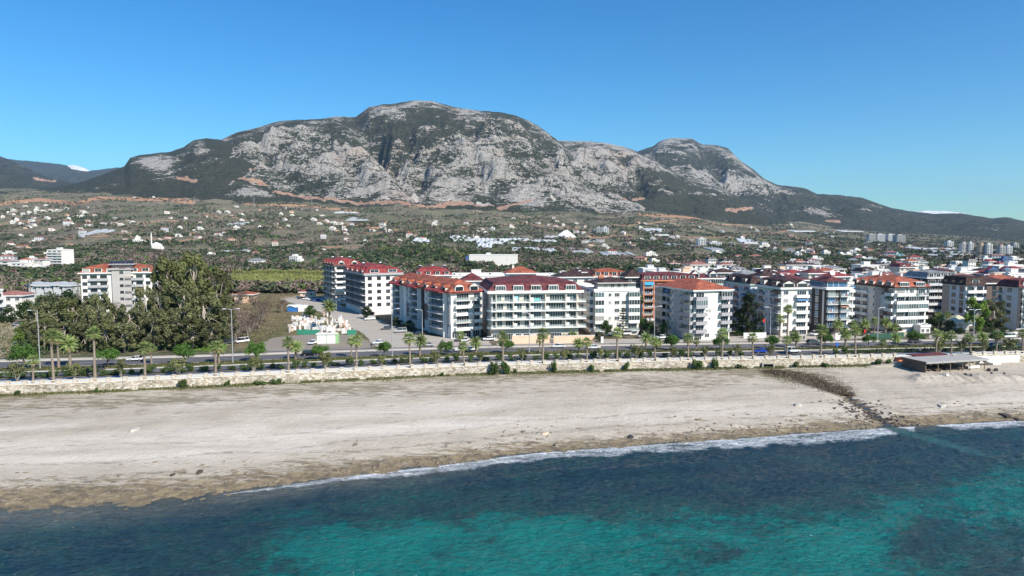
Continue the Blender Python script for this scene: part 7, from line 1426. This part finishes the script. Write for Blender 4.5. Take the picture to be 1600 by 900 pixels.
for a in [(742,381,62,9,'long row of white greenhouses right of centre below the mountain'),(775,376,52,8,'upper row of white greenhouses behind the long one'),(820,378,50,7,'white greenhouse bank left of the tent-shaped one'),(846,371,40,5,'narrow white greenhouse strip touching the tent-shaped one'),(640,381,28,4,'white greenhouse left of the main greenhouse bank'),(700,377,40,5,'low white greenhouse row above the big white block'),(744,389,24,4,'short white greenhouse just above the big white block'),(800,392,45,5,'thin white greenhouse line right of the big white block'),(848,394,22,3,'small white greenhouse above the maroon mansard'),
 (915,378,28,3,'white greenhouse below the pale tower right of centre'),(878,396,50,4,'grey-white low greenhouse with pitched roofs, left of a wider one'),(944,402,52,5,'wide grey-white greenhouse above the orange-framed block'),(1010,362,30,3,'white greenhouse on the slope above the cypress road'),(1048,386,46,4,'grey greenhouse right of the small white towers'),(1160,381,26,3,'white greenhouse above the dark cypress'),(1022,368,24,3,'slanting white greenhouse on the right slope'),(1240,362,34,3,'white greenhouse high above the white gable attic'),(1315,362,34,3,'long thin white greenhouse on the upper right slope'),(1222,383,22,2,'little greenhouse above the blue glazed penthouse'),(1392,393,42,4,'pale greenhouse by the four slab towers'),(1440,391,60,6,'large white greenhouse bank left of the paired towers'),(1480,397,40,4,'white greenhouse between the right-hand towers'),(1365,336,14,2,'tiny white greenhouse high on the far right ridge'),
 (522,333,32,3,'bright white greenhouse high under the mountain cliffs'),(352,352,24,3,'grey greenhouse on the left slope'),(320,398,34,3,'white greenhouse behind the giant eucalyptus'),(430,397,22,2,'white greenhouse roof among trees left of centre'),(118,372,34,3,'long pale greenhouse on the left slope'),(540,345,30,3,'pale greenhouse under the first one below the cliffs'),(1195,398,44,4,'low white sheds row above the white gable attic'),(1490,404,60,5,'white hall rows behind the navy gabled block'),(1540,395,60,5,'white greenhouse rows near the right edge'),(1580,408,50,4,'pale hall row at the right edge'),(1112,392,24,3,'small pale greenhouse right of the low white towers')]: greenhouse(a[0],a[1],a[2],a[3],a[4],GHG if 'grey' in a[4] or 'pale' in a[4] else GHM,h=4.5 if a[1]>360 else 6)
# tent-shaped white greenhouse
p=at(885,371); mb=MB(); w_=30/F*p.y; pr=[(-w_/2,2),(-w_*.35,w_*.22),(-w_*.1,w_*.38),(w_*.05,w_*.42),(w_*.25,w_*.26),(w_/2,3)]
for i in range(5): a,b_=pr[i],pr[i+1]; mb.face([(a[0],0,0),(b_[0],0,0),(b_[0],8,b_[1]),(a[0],8,a[1])]); mb.face([(a[0],8,a[1]),(b_[0],8,b_[1]),(b_[0]*.8,60,b_[1]*.6),(a[0]*.8,60,a[1]*.6)])
sprop(link('greenhouse',mb.mesh('greenhouse',[GHM]),None,(p.x,p.y,p.z-1)),'white tent-shaped greenhouse standing out right of the greenhouse bank','greenhouse')
# minarets
for px,py,yt,lb in [(237,387,362,'slim white minaret with small mosque on the left slope'),(535,362,350,'slim white minaret on the slope under the cliffs'),(740,374,365,'tiny white minaret above the greenhouse bank'),(1234,352,346,'tiny white minaret on the upper right slope')]:
    p=at(px,py); h=(py-yt)/F*p.y; mb=MB(); rr_=max(.9,h*.045); mb.tube([(0,0,-2),(0,0,h*.62),(0,0,h*.63),(0,0,h*.66),(0,0,h*.67),(0,0,h*.82),(0,0,h)],[rr_,rr_*.9,rr_*1.5,rr_*1.5,rr_*.8,rr_*.8,.05],8); mb.box((2,-4,-2),(14,6,6)); rect_roof(mb,2,-4,14,6,6,3.2); sprop(link('mosque',mb.mesh('mosque',[WHITE]),None,tuple(p)),lb,'mosque')
# power pylons
PYL=plain('pylon_steel',(.30,.31,.32),.6,.1)
def pyl():
    mb=MB(); H=36
    for sx in (-1,1):
        for sy in (-1,1): mb.tube([(sx*3,sy*3,0),(sx*.9,sy*.9,22),(sx*.5,sy*.5,H)],[.28,.22,.15],4)
    for k in range(6): z0=k*5; z1=z0+5; w0=3-2.1*z0/22 if z0<22 else .8; w1=3-2.1*z1/22 if z1<22 else .7; mb.tube([(-w0,-w0,z0),(w1,-w1,z1)],.14,4); mb.tube([(w0,-w0,z0),(-w1,-w1,z1)],.14,4)
    for z,L in ((24,6),(28.5,7.5),(33,5.5)): mb.tube([(-L,0,z),(0,0,z+.9),(L,0,z)],.2,4)
    return mb.mesh('power_pylon',[PYL])
PM=cached('pylon',pyl)
for i,(px,py,s) in enumerate([(397,295,1.1),(487,291,1.1),(304,279,1),(290,276,1),(268,276,.8),(345,365,.5),(715,325,.8),(952,318,.8),(1128,318,.9),(1169,320,.9),(1304,303,.9),(1356,311,1.0)]):
    p=at(px,py+14 if py<330 else py); u,e=ray(px,py); Yd=p.y
    p=at(px,max(py+12,322)); sprop(link('power_pylon',PM,None,tuple(p),.3,(s,s,s)),'grey lattice power pylon below the mountain, %s from the left'%ordw(sorted([397,487,304,290,268,345,715,952,1128,1169,1304,1356]).index(px)+1),'pylon','power pylons')
# ============================================================ HAZE, SKY, SUN, CAMERA
mh,nt,b,out=nmat('haze_air'); nt.nodes.remove(b); pv=nt.nodes.new('ShaderNodeVolumePrincipled')
pv.inputs['Color'].default_value=(.55,.76,1.0,1); pv.inputs['Density'].default_value=3.3e-5; pv.inputs['Anisotropy'].default_value=.2
nt.links.new(pv.outputs[0],out.inputs['Volume'])
mb=MB(); mb.box((-18000,-900,-60),(18000,20500,1650)); hz=link('haze',mb.mesh('haze',mh)); sprop(hz,kind='stuff')
w=bpy.data.worlds.new('World'); SC.world=w; w.use_nodes=True; nt=w.node_tree; bg=nt.nodes['Background']
sky=nt.nodes.new('ShaderNodeTexSky'); sky.sky_type='NISHITA'; sky.sun_disc=False
AZ=R(137); EL=R(38)   # compass bearing of the sun measured from +Y (behind the camera, a little to the right)
sky.sun_elevation=EL; sky.sun_rotation=AZ; sky.altitude=0; sky.air_density=1.0; sky.dust_density=.0; sky.ozone_density=2.0
hs=nt.nodes.new('ShaderNodeHueSaturation'); hs.inputs['Saturation'].default_value=1.42; hs.inputs['Hue'].default_value=.5; nt.links.new(sky.outputs[0],hs.inputs['Color']); nt.links.new(mixc(nt,1.0,hs.outputs[0],(.56,.97,1.12),'MULTIPLY'),bg.inputs[0]); bg.inputs[1].default_value=.095
sd=Vector((math.sin(AZ)*math.cos(EL),math.cos(AZ)*math.cos(EL),math.sin(EL)))
L=bpy.data.lights.new('sun','SUN'); L.energy=4.9; L.angle=R(.5); L.color=(1,.925,.82); lo=bpy.data.objects.new('sun',L); COL.objects.link(lo)
lo.rotation_euler=sd.to_track_quat('Z','Y').to_euler(); lo.location=(0,0,300)
cam=bpy.data.cameras.new('camera'); cam.lens=24; cam.sensor_width=36; cam.clip_start=.5; cam.clip_end=60000
co=bpy.data.objects.new('camera',cam); COL.objects.link(co); co.location=(0,0,CZ); co.rotation_euler=(R(90)-PIT,0,0); SC.camera=co
vs=SC.view_settings; vs.view_transform='Standard'; vs.look='None'; vs.gamma=1; vs.use_curve_mapping=False; vs.exposure=.52
SC.cycles.max_bounces=5; SC.cycles.diffuse_bounces=2; SC.cycles.glossy_bounces=2; SC.cycles.transmission_bounces=2; SC.cycles.volume_bounces=0
SC.cycles.transparent_max_bounces=4; SC.cycles.use_denoising=True
